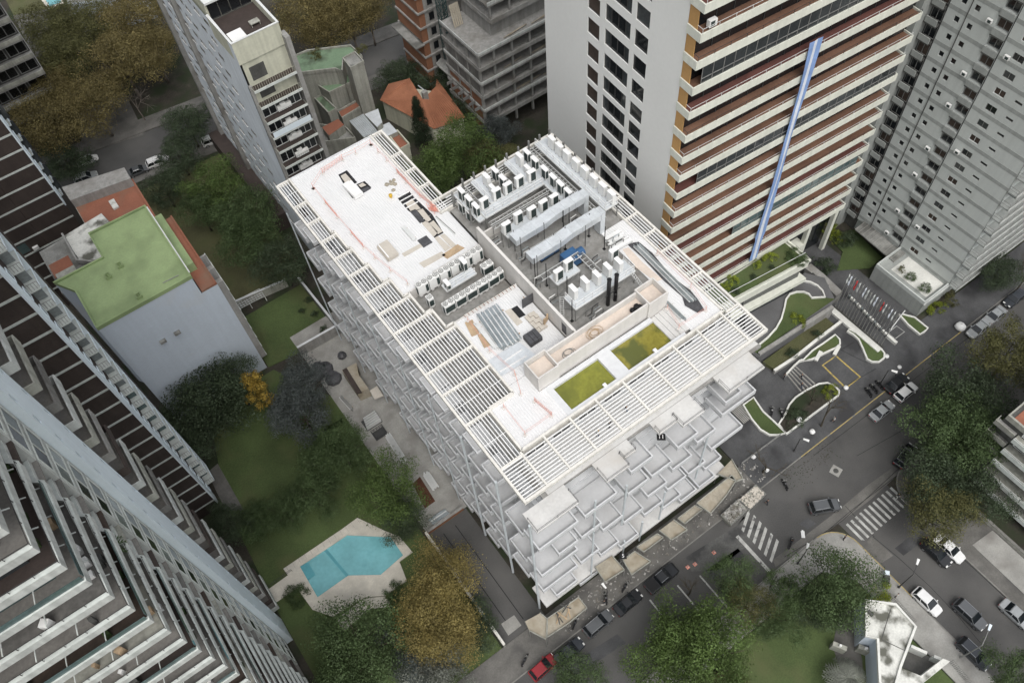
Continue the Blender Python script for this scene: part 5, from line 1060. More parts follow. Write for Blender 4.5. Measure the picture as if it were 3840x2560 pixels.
platform('small steel shelf behind the front walkway', [(35.2, 47.8), (38.6, 47.8), (38.6, 49.4), (35.2, 49.4)], PZ)
# split air conditioners: case, grille, side louvre, feet
def unit_mesh(w_, d, h):
    return {'case': MB().box(-d / 2, -w_ / 2, .08, d / 2, w_ / 2, h).mesh('ac_case', 'ac_white'), 'grille': MB().box(-d / 2 - .015, -w_ * .44, .2, -d / 2, w_ * .2, h - .12).mesh('ac_front_grille', 'ac_grille'), 'louvre': MB().box(-d * .42, -w_ / 2 - .012, .3, d * .35, -w_ / 2, h - .2).mesh('ac_side_louvre', 'ac_grille'),
            'lid': MB().box(-d / 2 - .02, -w_ / 2 - .02, h, d / 2 + .02, w_ / 2 + .02, h + .03).mesh('ac_lid', 'slat_white'), 'foot': MB().box(-d / 2 - .05, -w_ / 2 + .1, 0, d / 2 + .05, -w_ / 2 + .2, .08).mesh('ac_foot', 'rail_grey')}
UM = {'tall': unit_mesh(1.15, .55, 1.75), 'low': unit_mesh(1.05, .5, 1.1)}
def split(label, x, y, z, rz, kind='tall', group='split air conditioners on the roof platforms'):
    t = thing('air_conditioner', label, 'air conditioner', (x, y, z), R(rz), group)
    for n_ in ('case', 'grille', 'louvre', 'lid', 'foot'): link(n_, UM[kind][n_], t)
    f = link('foot', UM[kind]['foot'], t); f.location = (0, .7 if kind == 'tall' else .65, 0); return t
for i, y in enumerate((66.0, 64.4, 62.8, 60.9, 59.1, 57.3, 55.5, 53.8)): split('white AC unit on the long right walkway, %s from the back' % ORD[i], 48.3, y, PZ, 180)
for i, y in enumerate((66.3, 64.6, 63.0)): split('AC unit with dark grille at the left end, %s from the back' % ORD[i], 34.05, y, PZ - .3, 0)
for i, y in enumerate((66.2, 64.4)): split('lower AC unit below the left end shelf, %s from the back' % ORD[i], 33.75, y, ZR - .2, 0)
for i, (x, y) in enumerate(((39.4, 66.4), (39.4, 64.7))): split('AC unit with dark grille beside the first short walkway, %s from the back' % ORD[i], x, y, PZ - .3, 0)
for i, y in enumerate((66.4, 64.7, 62.6, 60.8, 59.3, 57.7)): split('AC unit with dark grille in the long row behind the ducts, %s from the back' % ORD[i], 44.5, y, PZ - .3, 0)
for i, (x, y, r, k) in enumerate(((37.8, 66.0, 180, 'tall'), (37.6, 64.5, 180, 'low'), (43.2, 66.2, 180, 'tall'), (43.1, 64.4, 180, 'low'), (42.7, 63.0, 90, 'tall'), (40.9, 63.2, 90, 'tall'), (39.1, 63.2, 90, 'tall'), (37.4, 63.3, 90, 'tall'), (35.3, 63.0, 90, 'tall'))):
    split('white backed AC unit on back walkways, %s' % ('deep left corner', 'small one behind the left walkway', 'deep right corner', 'small one behind the right walkway', 'first in front from the right', 'second in front from the right', 'third in front from the right', 'fourth in front from the right', 'last in front at the left')[i], x, y, PZ, r, k)
for i, (x, y) in enumerate(((42.7, 58.3), (41.1, 58.4), (39.3, 58.4), (37.5, 58.8), (35.4, 58.4))): split('street facing AC unit in the middle row, %s from the right' % ORD[i], x, y, PZ - .5, 90)
split('small white AC unit behind the tall duct', 42.2, 57.0, PZ - 1, 180, 'low')
for i, (x, y, r) in enumerate(((35.8, 48.4, 90), (37.6, 48.8, 90), (42.8, 46.7, 90), (42.2, 45.1, 180), (40.7, 45.3, 180), (39.0, 45.2, 180), (37.4, 45.4, 180), (35.6, 45.3, 180))): split('AC unit round the front walkway, %s' % ('back left', 'back left, second', 'back right', 'rightmost in the front row', 'second in the front row from the right', 'third in the front row from the right', 'fourth in the front row from the right', 'leftmost in the front row')[i], x, y, PZ if i not in (0, 1, 2) else PZ, r)
# condensers with round fans
def cond_mesh():
    fan = MB(); fan.cyl((0, 0, 0), (0, 0, .05), .34, 18); fan.cyl((0, 0, .05), (0, 0, .065), .09, 8)
    bl = MB()
    for i in range(7):
        a = i * 2 * math.pi / 7; bl.bar((.1 * math.cos(a), .1 * math.sin(a), .065), (.31 * math.cos(a + .4), .31 * math.sin(a + .4), .065), .05, .02)
    return fan.mesh('condenser_fan', 'rail_grey'), bl.mesh('fan_blade', 'ac_white'), MB().cyl((0, 0, 0), (0, 0, .04), .4, 18).mesh('fan_rim', 'ac_white')
FANM, BLM, RIMM = cond_mesh()
def condenser(label, x, y, z, nf, h=1.75, rear=False):
    t = thing('condenser', label, 'condenser', (x, y, z), 0, 'large condensers in the roof yard'); w_ = .76 * nf
    ub('case', t, 'ac_white', -w_ / 2, -.42, .3, w_ / 2, .42, h); ub('coil', t, 'ac_grille', -w_ / 2 + (.08 if not rear else w_ * .7), -.435, .55, w_ / 2 - .08, -.42, h - .3); ub('side_coil', t, 'ac_grille', -w_ / 2 - .012, -.34, .45, -w_ / 2, .1, h - .3)
    ub('plinth', t, 'screed', -w_ / 2 + .15, -.4, 0, -w_ / 2 + .5, .4, .3); ub('plinth', t, 'screed', w_ / 2 - .5, -.4, 0, w_ / 2 - .15, .4, .3)
    for i in range(nf):
        r_ = link('fan_rim', RIMM, t); r_.location = (-w_ / 2 + .38 + .76 * i, 0, h); f = link('fan', FANM, t); f.location = (-w_ / 2 + .38 + .76 * i, 0, h + .03); b = link('blades', BLM, f)
    return t
for i in range(5): condenser('twin fan condenser in the rear row of the yard, %s from the left' % ORD[i], 22.95 + 1.63 * i, 59.1, 35.1, 2, 2.1, True)
condenser('twin fan condenser at the wall end of the rear row', 31.0, 59.0, 35.1, 2, 2.3, True)
for i in range(5): condenser('twin fan condenser in the front row of the yard, %s from the left' % ORD[i], 24.05 + 1.62 * i, 54.9, 34.9, 2, 1.9)
condenser('twin fan condenser closest to the plant wall in the front row', 31.7, 55.0, 34.9, 1, 1.9); condenser('twin fan condenser alone near the plant wall', 31.0, 56.7, 35, 2, 1.9); condenser('single fan condenser alone at the left of the yard', 22.7, 57.0, 34.9, 1, 1.9)
split('white AC unit on the small yard frame', 28.6, 58.2, 36.3, 0, 'tall'); split('small AC unit at the end of the small yard frame', 25.4, 57.1, 36.3, 0, 'low')
platform('small steel frame among the condensers', [(25.0, 56.7), (29.4, 56.7), (29.4, 57.9), (25.0, 57.9)], 36.3, railed=[(25.1, 56.8), (29.3, 56.8)])
# white pipe trays
def tray_run(label, pts, w_=.5, z=PZ - .6):
    t = thing('pipe_tray', label, 'pipe tray', (pts[0][0], pts[0][1], z), world=True, group='white pipe trays')
    for s in (-1, 1): MB().path([(p[0], p[1]) for p in pts] if False else pts, .07, z, z + .12).build('side_rail', 'rail_white', t) if s == 2 else None
    a = [Vector((*p, 0)) for p in pts]
    for i in range(len(a) - 1):
        d = (a[i + 1] - a[i]).normalized(); n_ = Vector((-d.y, d.x, 0)) * w_ / 2
        for s in (-1, 1): MB().bar(tuple(a[i] + n_ * s + Vector((0, 0, z))), tuple(a[i + 1] + n_ * s + Vector((0, 0, z))), .06, .12).build('side_rail', 'rail_white', t)
        k = int((a[i + 1] - a[i]).length / .6); rg_ = MB()
        for j in range(k): c = a[i].lerp(a[i + 1], (j + .5) / k); rg_.bar(tuple(c + n_ + Vector((0, 0, z))), tuple(c - n_ + Vector((0, 0, z))), .05, .05)
        if rg_.v: rg_.build('rungs', 'rail_white', t, kind='stuff')
        MB().cyl(tuple(a[i] + n_ * .4 + Vector((0, 0, z + .1))), tuple(a[i + 1] + n_ * .4 + Vector((0, 0, z + .1))), .06, 5).build('pipe', 'rail_grey', t)
    for p in pts: MB().cyl((*p, ZR - .3), (*p, z), .05, 5).build('leg', 'rail_grey', t)
tray_run('white pipe tray along the inside of the long right walkway', [(46.3, 68), (46.3, 52.6)]); tray_run('white pipe tray along the back walkway', [(34.5, 60.9), (45.6, 60.9)]); tray_run('second white pipe tray along the back walkway', [(34.5, 60.1), (43.4, 60.1)])
tray_run('white pipe tray between the left rows of units', [(35.4, 68), (35.4, 63.2)]); tray_run('white pipe tray between the middle rows of units', [(40.5, 68), (40.5, 63.4)]); tray_run('white pipe tray behind the deep right corner', [(45.6, 68.2), (45.6, 61)]); tray_run('white pipe tray ladder between the ducts', [(36, 54.4), (42, 54.4)], .7, 37.6); tray_run('white pipe tray behind the front walkway', [(34.4, 50.2), (40.5, 50.2), (40.5, 46.5)], .8, 37.8)
# big galvanised ducts made of flanged sections
def duct(label, x0, x1, y, z, jog):
    t = thing('air_duct', label, 'duct', ((x0 + x1) / 2, y, ZR), world=True); n_ = 7
    for i in range(n_):
        a, b = x0 + (x1 - x0) * i / n_, x0 + (x1 - x0) * (i + 1) / n_; dz = jog if i >= 3 else 0; da = jog if i > 3 else 0
        rg_ = [[(a, y - .72, z + da - .9), (a, y + .72, z + da - .9), (a, y + .72, z + da + .1), (a, y - .72, z + da + .1)], [(b, y - .72, z + dz - .9), (b, y + .72, z + dz - .9), (b, y + .72, z + dz + .1), (b, y - .72, z + dz + .1)]]
        MB().loft(rg_[::-1]).build('duct_section', 'galvanised', t)
        MB().box(b - .02, y - .76, z + dz - .95, b + .02, y + .76, z + dz + .14).build('flange', 'galv_deck', t)
    ub('duct_drop', t, 'galvanised', x1 - .02, y - .6, ZR, x1 + .7, y + .6, z + jog + .1)
    for x in (x0 + .6, x0 + 4.2, x1 - 2.5):
        for s in (-.7, .7): MB().cyl((x, y + s, ZR - .3), (x, y + s, z + .4), .05, 5).build('hanger', 'rail_dark', t)
duct('long galvanised duct nearer the back of the plant', 34.7, 45.3, 56.0, 39.7, .35); duct('long galvanised duct nearer the street', 34.6, 45.1, 52.5, 39.7, .35)
fu = thing('blue_fan_unit', 'blue fan unit with round casing between the ducts and front walkway', 'fan', (39.8, 50.9, ZR - .3)); ub('housing', fu, 'blue_tank', -1.2, -.9, .2, .8, .9, 1.6); MB().cyl((.8, 0, 1), (1.7, 0, 1), .6, 14).build('round_casing', 'blue_tank', fu); ub('skid', fu, 'rail_dark', -1.3, -1, 0, 1.2, 1, .2)
f2 = thing('blue_fan_unit', 'blue box unit half hidden below the street side duct', 'fan', (38.2, 53.8, ZR - .3)); ub('housing', f2, 'blue_tank', -1.4, -.6, .2, 1.4, .6, 1.7); ub('skid', f2, 'rail_dark', -1.45, -.65, 0, 1.45, .65, .2)
for i, (x, kx) in enumerate(((39.2, 0), (40.3, 1))):
    t = thing('black_flue', ('straight black flue pipe beside the front walkway', 'bent black flue pipe beside the front walkway')[i], 'flue', (x, 43.2, ZR - .3))
    if kx: MB().tube([(0, 0, 0), (0, 0, .4), (-.15, -.2, .9), (0, 0, 1.6), (0, 0, 5.0)], .24, 12).build('pipe', 'black_pipe', t, True)
    else: MB().cyl((0, 0, 0), (0, 0, 5), .25, 14).build('pipe', 'black_pipe', t, True)
    MB().cyl((0, 0, 5.0), (0, 0, 5.06), .29, 14).build('cap_ring', 'black', t); MB().bar((-.6, -.1, 2.2), (.6, -.1, 2.2), .08, .08).build('bracket', 'rail_dark', t)
# dark steel posts standing round the plant
PST = [(33.3, 67.4), (35.6, 68.5), (37.4, 68.5), (39.2, 68.5), (40.9, 68.5), (42.7, 68.5), (44.6, 68.5), (46.3, 68.5), (48.1, 68.5), (49.75, 68.5), (49.75, 67.2), (49.75, 65.4), (49.75, 62.9), (49.75, 61.1), (49.75, 59.3), (33.4, 63.5)]
pmh = MB(); pmh.box(-.11, -.11, 0, .11, .11, 2.6); PMS = pmh.mesh('steel_post', 'rail_grey'); PPL = MB().box(-.2, -.2, 0, .2, .2, .03).mesh('post_plate', 'rail_grey')
for i, (x, y) in enumerate(PST):
    l_ = 'bare steel post on the back roof edge, %s from the left' % ORD[i] if i < 10 else 'bare steel post on the right roof edge, %s from the back' % ORD[i - 10] if i < 15 else 'bare steel post beside the left end shelf'
    t = thing('steel_post', l_, 'post', (x, y, ZP - .1), 0, 'bare steel posts round the plant'); link('upright', PMS, t); link('base_plate', PPL, t)
for i, p in enumerate(((35.2, 50.0), (36.0, 47.0), (34.6, 51.5), (40.4, 53.0), (44.2, 50.0), (41.8, 55.2), (44.0, 52.8), (34.4, 44.0))):
    t = thing('support_mast', 'slim black mast in the plant area, %s' % ('left of the street side duct', 'above the front left units', 'at the left duct end', 'between the two ducts', 'right of the blue fan', 'behind the first duct flange', 'at the right duct end', 'at the left end of the front walkway')[i], 'mast', (p[0], p[1], ZR - .3)); MB().cyl((0, 0, 0), (0, 0, 4.3), .06, 6).build('mast', 'black', t); ub('base_plate', t, 'black', -.18, -.18, 0, .18, .18, .04)
# loose clutter on the plant floor: pipe bundles, valves, frames
for i, (x, y) in enumerate(((34.2, 50.6), (35.6, 55.0), (41.5, 48.6), (43.4, 55.3), (45.8, 54.2), (33.6, 58.6), (38.4, 60.2), (45.6, 49.6), (37.0, 43.0), (33.8, 47.2))):
    t = thing('pipe_manifold', 'small pipe manifold on the plant floor, %s' % ('left of the street side duct', 'under the back duct left end', 'right of the blue fan', 'under the back duct right end', 'at the end of the right walkway', 'beside the plant wall at the back', 'under the second pipe tray', 'beside the long pipes', 'in front of the front walkway', 'beside the front left ladder')[i], 'pipes', (x, y, ZR - .3), rnd.uniform(-.1, .1), 'pipe manifolds on the plant floor')
    for k in range(3): MB().tube([(-.8, -.3 + .3 * k, .2), (-.2, -.3 + .3 * k, .25), (-.1, -.3 + .3 * k, 1.0 + .2 * k), (.8, -.3 + .3 * k, 1.05 + .2 * k)], .06, 6).build('pipe', ('galv_pipe', 'rail_dark', 'ac_white')[(k + i) % 3], t)
    for a, b in ((-.9, -.5), (.9, -.5), (-.9, .5), (.9, .5)): ub('leg', t, 'rail_grey', a - .04, b - .04, 0, a + .04, b + .04, 1.1)
    ub('crossbar', t, 'rail_grey', -.9, -.54, 1.1, .9, -.46, 1.18); ub('crossbar', t, 'rail_grey', -.9, .46, 1.1, .9, .54, 1.18)
# ladders
def ladder(label, p, q):
    t = thing('ladder', label, 'ladder', p, world=True); p, q = Vector(p), Vector(q); d = (q - p).normalized(); s = d.cross(Vector((0, 0, 1))).normalized() * .22
    for k in (-1, 1): MB().bar(tuple(p + s * k), tuple(q + s * k), .05, .05).build('stile', 'rail_white', t)
    for i in range(10): c = p.lerp(q, (i + .5) / 10); MB().bar(tuple(c + s), tuple(c - s), .04, .04).build('rung', 'rail_white', t)
ladder('ladder leaning from the trough to the front walkway', (43.9, 41.8, ZR), (42.9, 43.6, PZ + .6)); ladder('ladder leaning at the left front corner of the plant', (33.7, 45.0, ZR - .2), (34.6, 46.2, PZ)); ladder('ladder lying against the plant floor', (33.3, 56.0, ZR - .1), (33.4, 52.0, ZR - .1))
# wire coils, tarpaulin and pallets
def coil(label, c, n_, m):
    t = thing('hose_coil', label, 'hose', c, world=True)
    for i in range(n_):
        r_ = .5 + .12 * i; ox, oy = rnd.uniform(-.3, .3), rnd.uniform(-.2, .2); MB().tube([(c[0] + ox + r_ * math.cos(a * .52), c[1] + oy + .75 * r_ * math.sin(a * .52), c[2] + .03 * i) for a in range(13)], .03, 4).build('loop', m, t)
coil('tangle of thin hose on the sandy trough floor', (34.6, 40.1, wz - 1.25), 5, 'wood_board'); coil('heap of wire mesh at the left end of the trough', (30.6, 39.9, wz - 1.25), 4, 'rail_grey')
bg_ = thing('black_bag_pile', 'pile of black bags in the trough beside the ladder', 'bags', (40.4, 39.9, wz - 1.3))
for i in range(6):
    b = MB(); r_ = .3 + .1 * rnd.random(); x, y = rnd.uniform(-.7, .7), rnd.uniform(-.3, .3); b.loft([[(x + r_ * k * math.cos(a * .785), y + r_ * k * math.sin(a * .785), h * r_) for a in range(8)] for k, h in ((.7, 0), (1, .4), (.9, .9), (.4, 1.3))]); b.build('bag', 'black', bg_, True)
tpn = thing('grey_tarpaulin', 'crumpled grey tarpaulin under the long pipes on the right deck', 'tarpaulin', (47.01,37.08,36.35), world=True)
rg_ = []; TP = [((46.72,48.48,36.40), (48.04,47.96,36.40)), ((46.81,45.67,36.40), (48.14,45.51,36.40)), ((46.51,41.50,36.40), (47.64,41.47,36.40)), ((46.68,38.46,36.40), (47.97,38.46,36.40)), ((46.05,37.29,36.40), (47.83,37.05,36.40)), ((46.51,35.61,36.40), (47.35,35.44,36.40))]
for i, (a, b) in enumerate(TP): rg_.append([(a[0], a[1], ZR + .05), (b[0], b[1], ZR + .05), (b[0], b[1], ZR + .12 + .1 * (i % 2)), ((a[0] + b[0]) / 2, (a[1] + b[1]) / 2, ZR + .22 - .08 * (i % 2)), (a[0], a[1], ZR + .1)])
MB().loft(rg_).build('sheet', 'grey_tarp', tpn)
def bundle(label, A, B, wdt, n_, z, m, lay=2, r_=.07):
    t = thing('profile_bundle', label, 'metal bars', A, world=True, group='stacks of metal profiles'); A, B = Vector(A), Vector(B); A.z = B.z = z; d = (B - A).normalized(); s = Vector((-d.y, d.x, 0))
    for l_ in range(lay):
        for i in range(n_ - l_):
            o = s * (wdt * ((i + .5 * l_) / n_ - .5)) + Vector((0, 0, l_ * r_ * 2.1)); e = d * rnd.uniform(-.25, .25); MB().bar(tuple(A + o + e), tuple(B + o + e), r_ * 1.7, r_ * 1.8).build('bar', m if (i + l_) % 4 else 'rail_white', t)
    for k in (.15, .85): c = A.lerp(B, k) - Vector((0, 0, r_ * 1.3)); MB().bar(tuple(c + s * wdt * .55), tuple(c - s * wdt * .55), .12, .1).build('bearer', 'wood_board', t)
bundle('big stack of galvanised profiles on the middle deck', (27.25,51.11,36.50), (26.68,45.57,36.50), 3.0, 22, ZR + .2, 'galv_pipe', 3)
bundle('thin bundle of profiles beside the big galvanised stack', (25.09,50.43,36.50), (25.00,46.13,36.50), .5, 4, ZR + .2, 'rail_white', 1)
bundle('very long pipes lying along the right deck', (47.44,47.61,36.50), (47.18,37.14,36.50), .9, 8, ZR + .25, 'galv_pipe', 2); bundle('shorter pipe bundle beside the pool steps', (44.68,38.79,36.50), (44.70,35.81,36.50), .7, 5, ZR + .2, 'galv_pipe', 2); bundle('white boards stacked beside the street side duct end', (44.92,50.43,36.50), (47.25,50.42,36.50), 1.4, 8, ZR + .2, 'slat_white', 1, .1); bundle('second pile of white boards near the duct end', (44.53,49.08,36.50), (47.39,49.00,36.50), 1.0, 6, ZR + .2, 'slat_white', 1, .1)
bundle('two white box profiles on the rear deck', (26.25,68.68,36.40), (26.28,65.87,36.40), .5, 3, ZR + .15, 'rail_white', 1, .1); bundle('single dark gutter profile near the plant wall', (30.47,67.51,36.40), (30.81,63.56,36.40), .2, 2, ZR + .08, 'rail_grey', 1)
pb = thing('black_block_stack', 'stack of flat black plastic trays on the middle deck', 'stack', (29.08,44.57,36.35), R(0))
for i in range(5):
    for j in range(3): ub('tray', pb, 'black' if i % 2 else 'grey_tarp', -.85 + .58 * j, -.75, .17 * i, -.32 + .58 * j, .75, .17 * i + .15)
ms = thing('metal_sheet_pile', 'pile of corrugated metal sheets beside the left tank box', 'sheets', (25.66,44.47,36.35), world=True)
for i in range(5): MB().prism([(p[0] + .08 * i, p[1] - .05 * i) for p in [(23.08,45.47),(27.23,45.47),(27.76,42.79),(23.15,42.97)]], ZR + .04 * i, ZR + .04 * i + .03).build('sheet', 'galvanised', ms)
for a, b in (((24.62,44.15,36.55), (27.25,44.20,36.55)), ((23.44,43.36,36.55), (27.12,43.18,36.55))): MB().bar(a, b, .12, .1).build('batten', 'slat_white', ms)
wpl = thing('wooden_pallet', 'brown wooden pallet leaning beside the plant door', 'pallet', (31.70,45.48,36.50), R(25))
for i in range(5): ub('board', wpl, 'wood_board', -.5, -.05, .05 + .24 * i, .5, .02, .22 + .24 * i)
ub('bearer', wpl, 'wood_board', -.45, .021, 0, -.3, .12, 1.2); ub('bearer', wpl, 'wood_board', .3, .021, 0, .45, .12, 1.2)
tb = thing('tan_block_pallet', 'pallets of pale grey blocks on the middle deck by the wall', 'blocks', (30.81,46.31,36.35), R(0))
for i in range(5):
    for j in range(3): ub('block', tb, 'panel_tan', -.7 + .48 * j, -1.4 + .56 * i, 0, -.26 + .48 * j, -.9 + .56 * i, .25 + .1 * ((i + j) % 2))
t2 = thing('tan_panel_stack', 'stack of tan panels in the centre of the rear deck', 'panels', (22.44,66.51,36.40), R(0))
for i in range(5): ub('panel', t2, 'panel_tan', -.75 + .04 * i, -1.5, .1 * i, .75 + .03 * i, 1.3, .1 * i + .085)
ub('white_strip', t2, 'slat_white', -.55, -1.3, .5, -.4, 1.2, .56)
wbx = thing('white_roof_hatch', 'upturned white steel cabinet lying on the rear deck openings', 'cabinet', (24.34,78.14,36.40), R(3)); ub('body', wbx, 'slat_white', -.75, -1.5, 0, .55, 1.4, .55); ub('lid', wbx, 'ac_white', -.8, -1.55, .55, .2, 1.45, .68); ub('handle', wbx, 'rail_grey', .55, -.2, .2, .62, .3, .3)
ob_ = thing('orange_board', 'rust coloured plywood board beside the galvanised stack', 'board', (24.38,50.33,36.35), R(-12)); ub('sheet', ob_, 'wood_board', -.5, -1.1, 0, .5, 1.1, .04); ub('sheet', ob_, 'wood_board', .2, -3.2, 0, 1.0, -1.2, .03)
dk_ = thing('dark_leaning_panel', 'dark square panel leaning near the plant wall', 'panel', (31.54,48.88,36.40), R(0)); MB().box(-.8, -.05, 0, .8, .05, 1.7).build('sheet', 'grey_tarp', dk_); ub('prop', dk_, 'wood_board', -.05, .05, .6, .05, .9, .7)
bk = thing('yellow_bucket', 'yellow bucket on the rear deck', 'bucket', (27.63,74.09,36.35)); MB().cyl((0, 0, 0), (0, 0, .45), .2, 12, .26).build('pail', 'helmet_yellow', bk); MB().tube([(-.26, 0, .45), (0, 0, .62), (.26, 0, .45)], .015, 4).build('handle', 'rail_grey', bk)
rb = thing('rubble_spill', 'brown rubble spill with grey dust on the rear deck', 'rubble', (29.00,76.21,36.33))
for i in range(9):
    b = MB(); r_ = rnd.uniform(.15, .4); x, y = rnd.gauss(0, .5), rnd.gauss(0, .6); b.loft([[(x + r_ * k * math.cos(a * 1.05), y + r_ * k * math.sin(a * 1.05), h) for a in range(6)] for k, h in ((1, -.01), (.8, .12), (.3, .2))]); b.build('clod', 'plywood', rb)
sr_ = thing('rebar_ladder', 'rusty ladder shaped reinforcement lying along the yard rim', 'rebar', (27.85,52.26,36.50), world=True)
p, q = Vector((24.57,52.12,36.55)), Vector((31.77,51.99,36.55))
for s in (-.18, .18): MB().bar(tuple(p + Vector((0, s, 0))), tuple(q + Vector((0, s, 0))), .06, .06).build('rod', 'beam_cream', sr_)
for i in range(14): c = p.lerp(q, i / 13); MB().bar(tuple(c + Vector((0, -.22, .03))), tuple(c + Vector((0, .22, .03))), .05, .05).build('rung', 'roof_orange', sr_)
# pink safety barriers: blocks, posts, sagging tape
def barrier(label, pts, mesh_on=()):
    t = thing('safety_barrier', label, 'barrier', (pts[0][0], pts[0][1], ZR), world=True, group='orange mesh safety barriers')
    for p in pts:
        MB().obb(p[0], p[1], ZR, ZR + .14, .38, .38, .4).build('foot_block', 'wall_pink', t); MB().cyl((p[0], p[1], ZR + .14), (p[0], p[1], ZR + 1.15), .022, 5).build('post', 'mesh_orange', t)
    for i in range(len(pts) - 1):
        a, b = pts[i], pts[i + 1]
        for z in (1.05, .6): MB().tube([(a[0] + (b[0] - a[0]) * k / 4, a[1] + (b[1] - a[1]) * k / 4, ZR + z - .1 * math.sin(math.pi * k / 4)) for k in range(5)], .016, 4).build('tape', 'mesh_orange', t)
        if i in mesh_on:
            m_ = MB()
            for k in range(12): f = k / 12; x, y = a[0] + (b[0] - a[0]) * f, a[1] + (b[1] - a[1]) * f; m_.cyl((x, y, ZR + .15), (x + (b[0] - a[0]) / 12, y + (b[1] - a[1]) / 12, ZR + 1.0), .02, 3); m_.cyl((x, y, ZR + 1.0), (x + (b[0] - a[0]) / 12, y + (b[1] - a[1]) / 12, ZR + .15), .02, 3)
            m_.build('mesh', 'mesh_orange', t, kind='stuff')
barrier('long safety barrier along the left side of the rear deck', [(20.22,82.02),(20.21,78.62),(20.24,75.48),(20.31,71.91),(20.38,68.91),(20.65,66.55),(21.12,63.58),(21.77,60.56)], (1, 3))
barrier('safety barrier across the far end of the rear deck', [(20.22,82.02),(22.57,83.60),(25.98,84.06),(28.01,83.94),(30.48,84.04)], (1,)); barrier('safety barrier along the right side of the rear deck', [(30.48,84.04),(30.51,82.12),(30.59,79.96),(30.55,77.18),(30.59,74.93),(30.63,71.60),(31.00,69.08)], (3, 4, 5)); barrier('square of safety barrier on the corner deck', [(21.14,39.36),(21.03,35.21),(24.74,35.28),(24.33,37.89)], (2,)); barrier('safety barrier beside the left tank box', [(24.54,51.48),(24.13,46.39),(24.63,42.05),(23.65,39.59)]); barrier('safety barrier round the end of the long pipes', [(48.48,45.06),(48.24,38.75),(47.43,35.21),(43.25,35.27),(44.05,38.21)])
dm = thing('crumpled_orange_mesh', 'crumpled heap of orange mesh at the rear deck corner', 'mesh', (30.92,68.74,36.40))
for i in range(14): MB().tube([(rnd.gauss(0, .25), rnd.gauss(0, .5), rnd.uniform(.02, .5)) for k in range(4)], .035, 4).build('strand', 'mesh_orange', dm)
# construction yard material at ground level
def yb(label, A, B, wdt, n_, m): bundle(label, A, B, wdt, n_, .3, m, 2, .09)
yb('long white profiles stacked in the side yard', (13.00,63.64,0.30), (12.70,58.05,0.30), 1.0, 9, 'rail_white'); yb('short stack of white corrugated sheets in the side yard', (14.28,54.53,0.30), (14.17,51.60,0.30), 1.1, 9, 'rail_white'); yb('silver pipes piled by the driveway wall', (10.61,47.49,0.30), (13.45,47.49,0.30), 1.2, 7, 'galv_pipe'); yb('thin scaffold tubes along the yard edge', (10.51,74.18,0.30), (10.81,71.11,0.30), .6, 4, 'rail_grey')
rk = thing('window_frame_rack', 'rack of white window frames in the side yard', 'rack', (12.15,67.42,0.10), R(0))
for i in range(5): ub('frame', rk, 'rail_white', -1.3 + .1 * i, -1.0 + .42 * i, .1, 1.3, -.9 + .42 * i, 1.1)
ub('base', rk, 'rail_dark', -1.4, -1.1, 0, 1.4, 1.0, .1)
rk2 = thing('scaffold_crate', 'dark crate of scaffold couplers in the side yard', 'crate', (12.04,64.77,0.10), R(0)); ub('crate_floor', rk2, 'rail_dark', -1, -.8, 0, 1, .8, .1)
rail(MB(), [(-1, -.8, .1), (1, -.8, .1), (1, .8, .1), (-1, .8, .1), (-1, -.8, .1)], .8, r=.04, step=.5).build('crate_bars', 'rail_dark', rk2)
ys = thing('yard_shed_roof', 'patched plywood shed roofs beside the white building', 'shed', (13.87,74.61,2.50), world=True)
for q, m_ in (([(12.80,77.12),(15.43,76.83),(14.57,74.58),(14.56,71.43),(12.69,71.75)], 'plywood'), ([(14.49,70.98),(15.90,71.02),(15.75,68.87),(14.32,69.15)], 'panel_tan'), ([(12.87,76.99),(13.66,76.96),(13.34,71.46),(12.60,71.75)], 'brown_panel')): MB().prism(q, 0.1 if m_ == 'plywood' else 2.4, 2.6 if m_ != 'brown_panel' else 2.72).build('roof_sheet', m_, ys)
nb = thing('dark_netting', 'dark blue netting heap beside the concrete garden wall', 'netting', (10.95,80.35,0.20))
for i in range(7): r_ = rnd.uniform(.8, 1.5); x, y = rnd.gauss(0, 1.2), rnd.gauss(0, 1.2); MB().loft([[(x + r_ * k * math.cos(a * .7), y + r_ * k * math.sin(a * .7), h) for a in range(9)] for k, h in ((1, -.1), (.85, .35), (.3, .6))]).build('fold', 'grey_tarp', nb)
# rubble skips at the kerb
def skip(label, p, rz, m, n_):
    t = thing('rubble_skip', label, 'skip', p, R(rz)); b = MB(); L_, W_ = 3.4, 1.8
    b.loft([[(-L_ / 2, -W_ / 2, 0), (L_ / 2, -W_ / 2, 0), (L_ / 2, W_ / 2, 0), (-L_ / 2, W_ / 2, 0)], [(-L_ / 2 - .2, -W_ / 2 - .1, 1.2), (L_ / 2 + .2, -W_ / 2 - .1, 1.2), (L_ / 2 + .2, W_ / 2 + .1, 1.2), (-L_ / 2 - .2, W_ / 2 + .1, 1.2)]]); b.build('bin', 'old_wall', t)
    MB().path([(-L_ / 2 - .15, -W_ / 2 - .05), (L_ / 2 + .15, -W_ / 2 - .05), (L_ / 2 + .15, W_ / 2 + .05), (-L_ / 2 - .15, W_ / 2 + .05)], .12, 1.2, 1.32, closed=True).build('rim', 'rail_grey', t)
    d = MB()
    for i in range(n_):
        x, y = rnd.uniform(-L_ / 2, L_ / 2), rnd.uniform(-W_ / 2, W_ / 2); s = rnd.uniform(.08, .3); d.obb(x, y, 1.1, 1.22 + s * .7, s, s * rnd.uniform(.4, 1.6), rnd.uniform(0, 3))
    d.build('rubble', m, t, kind='stuff')
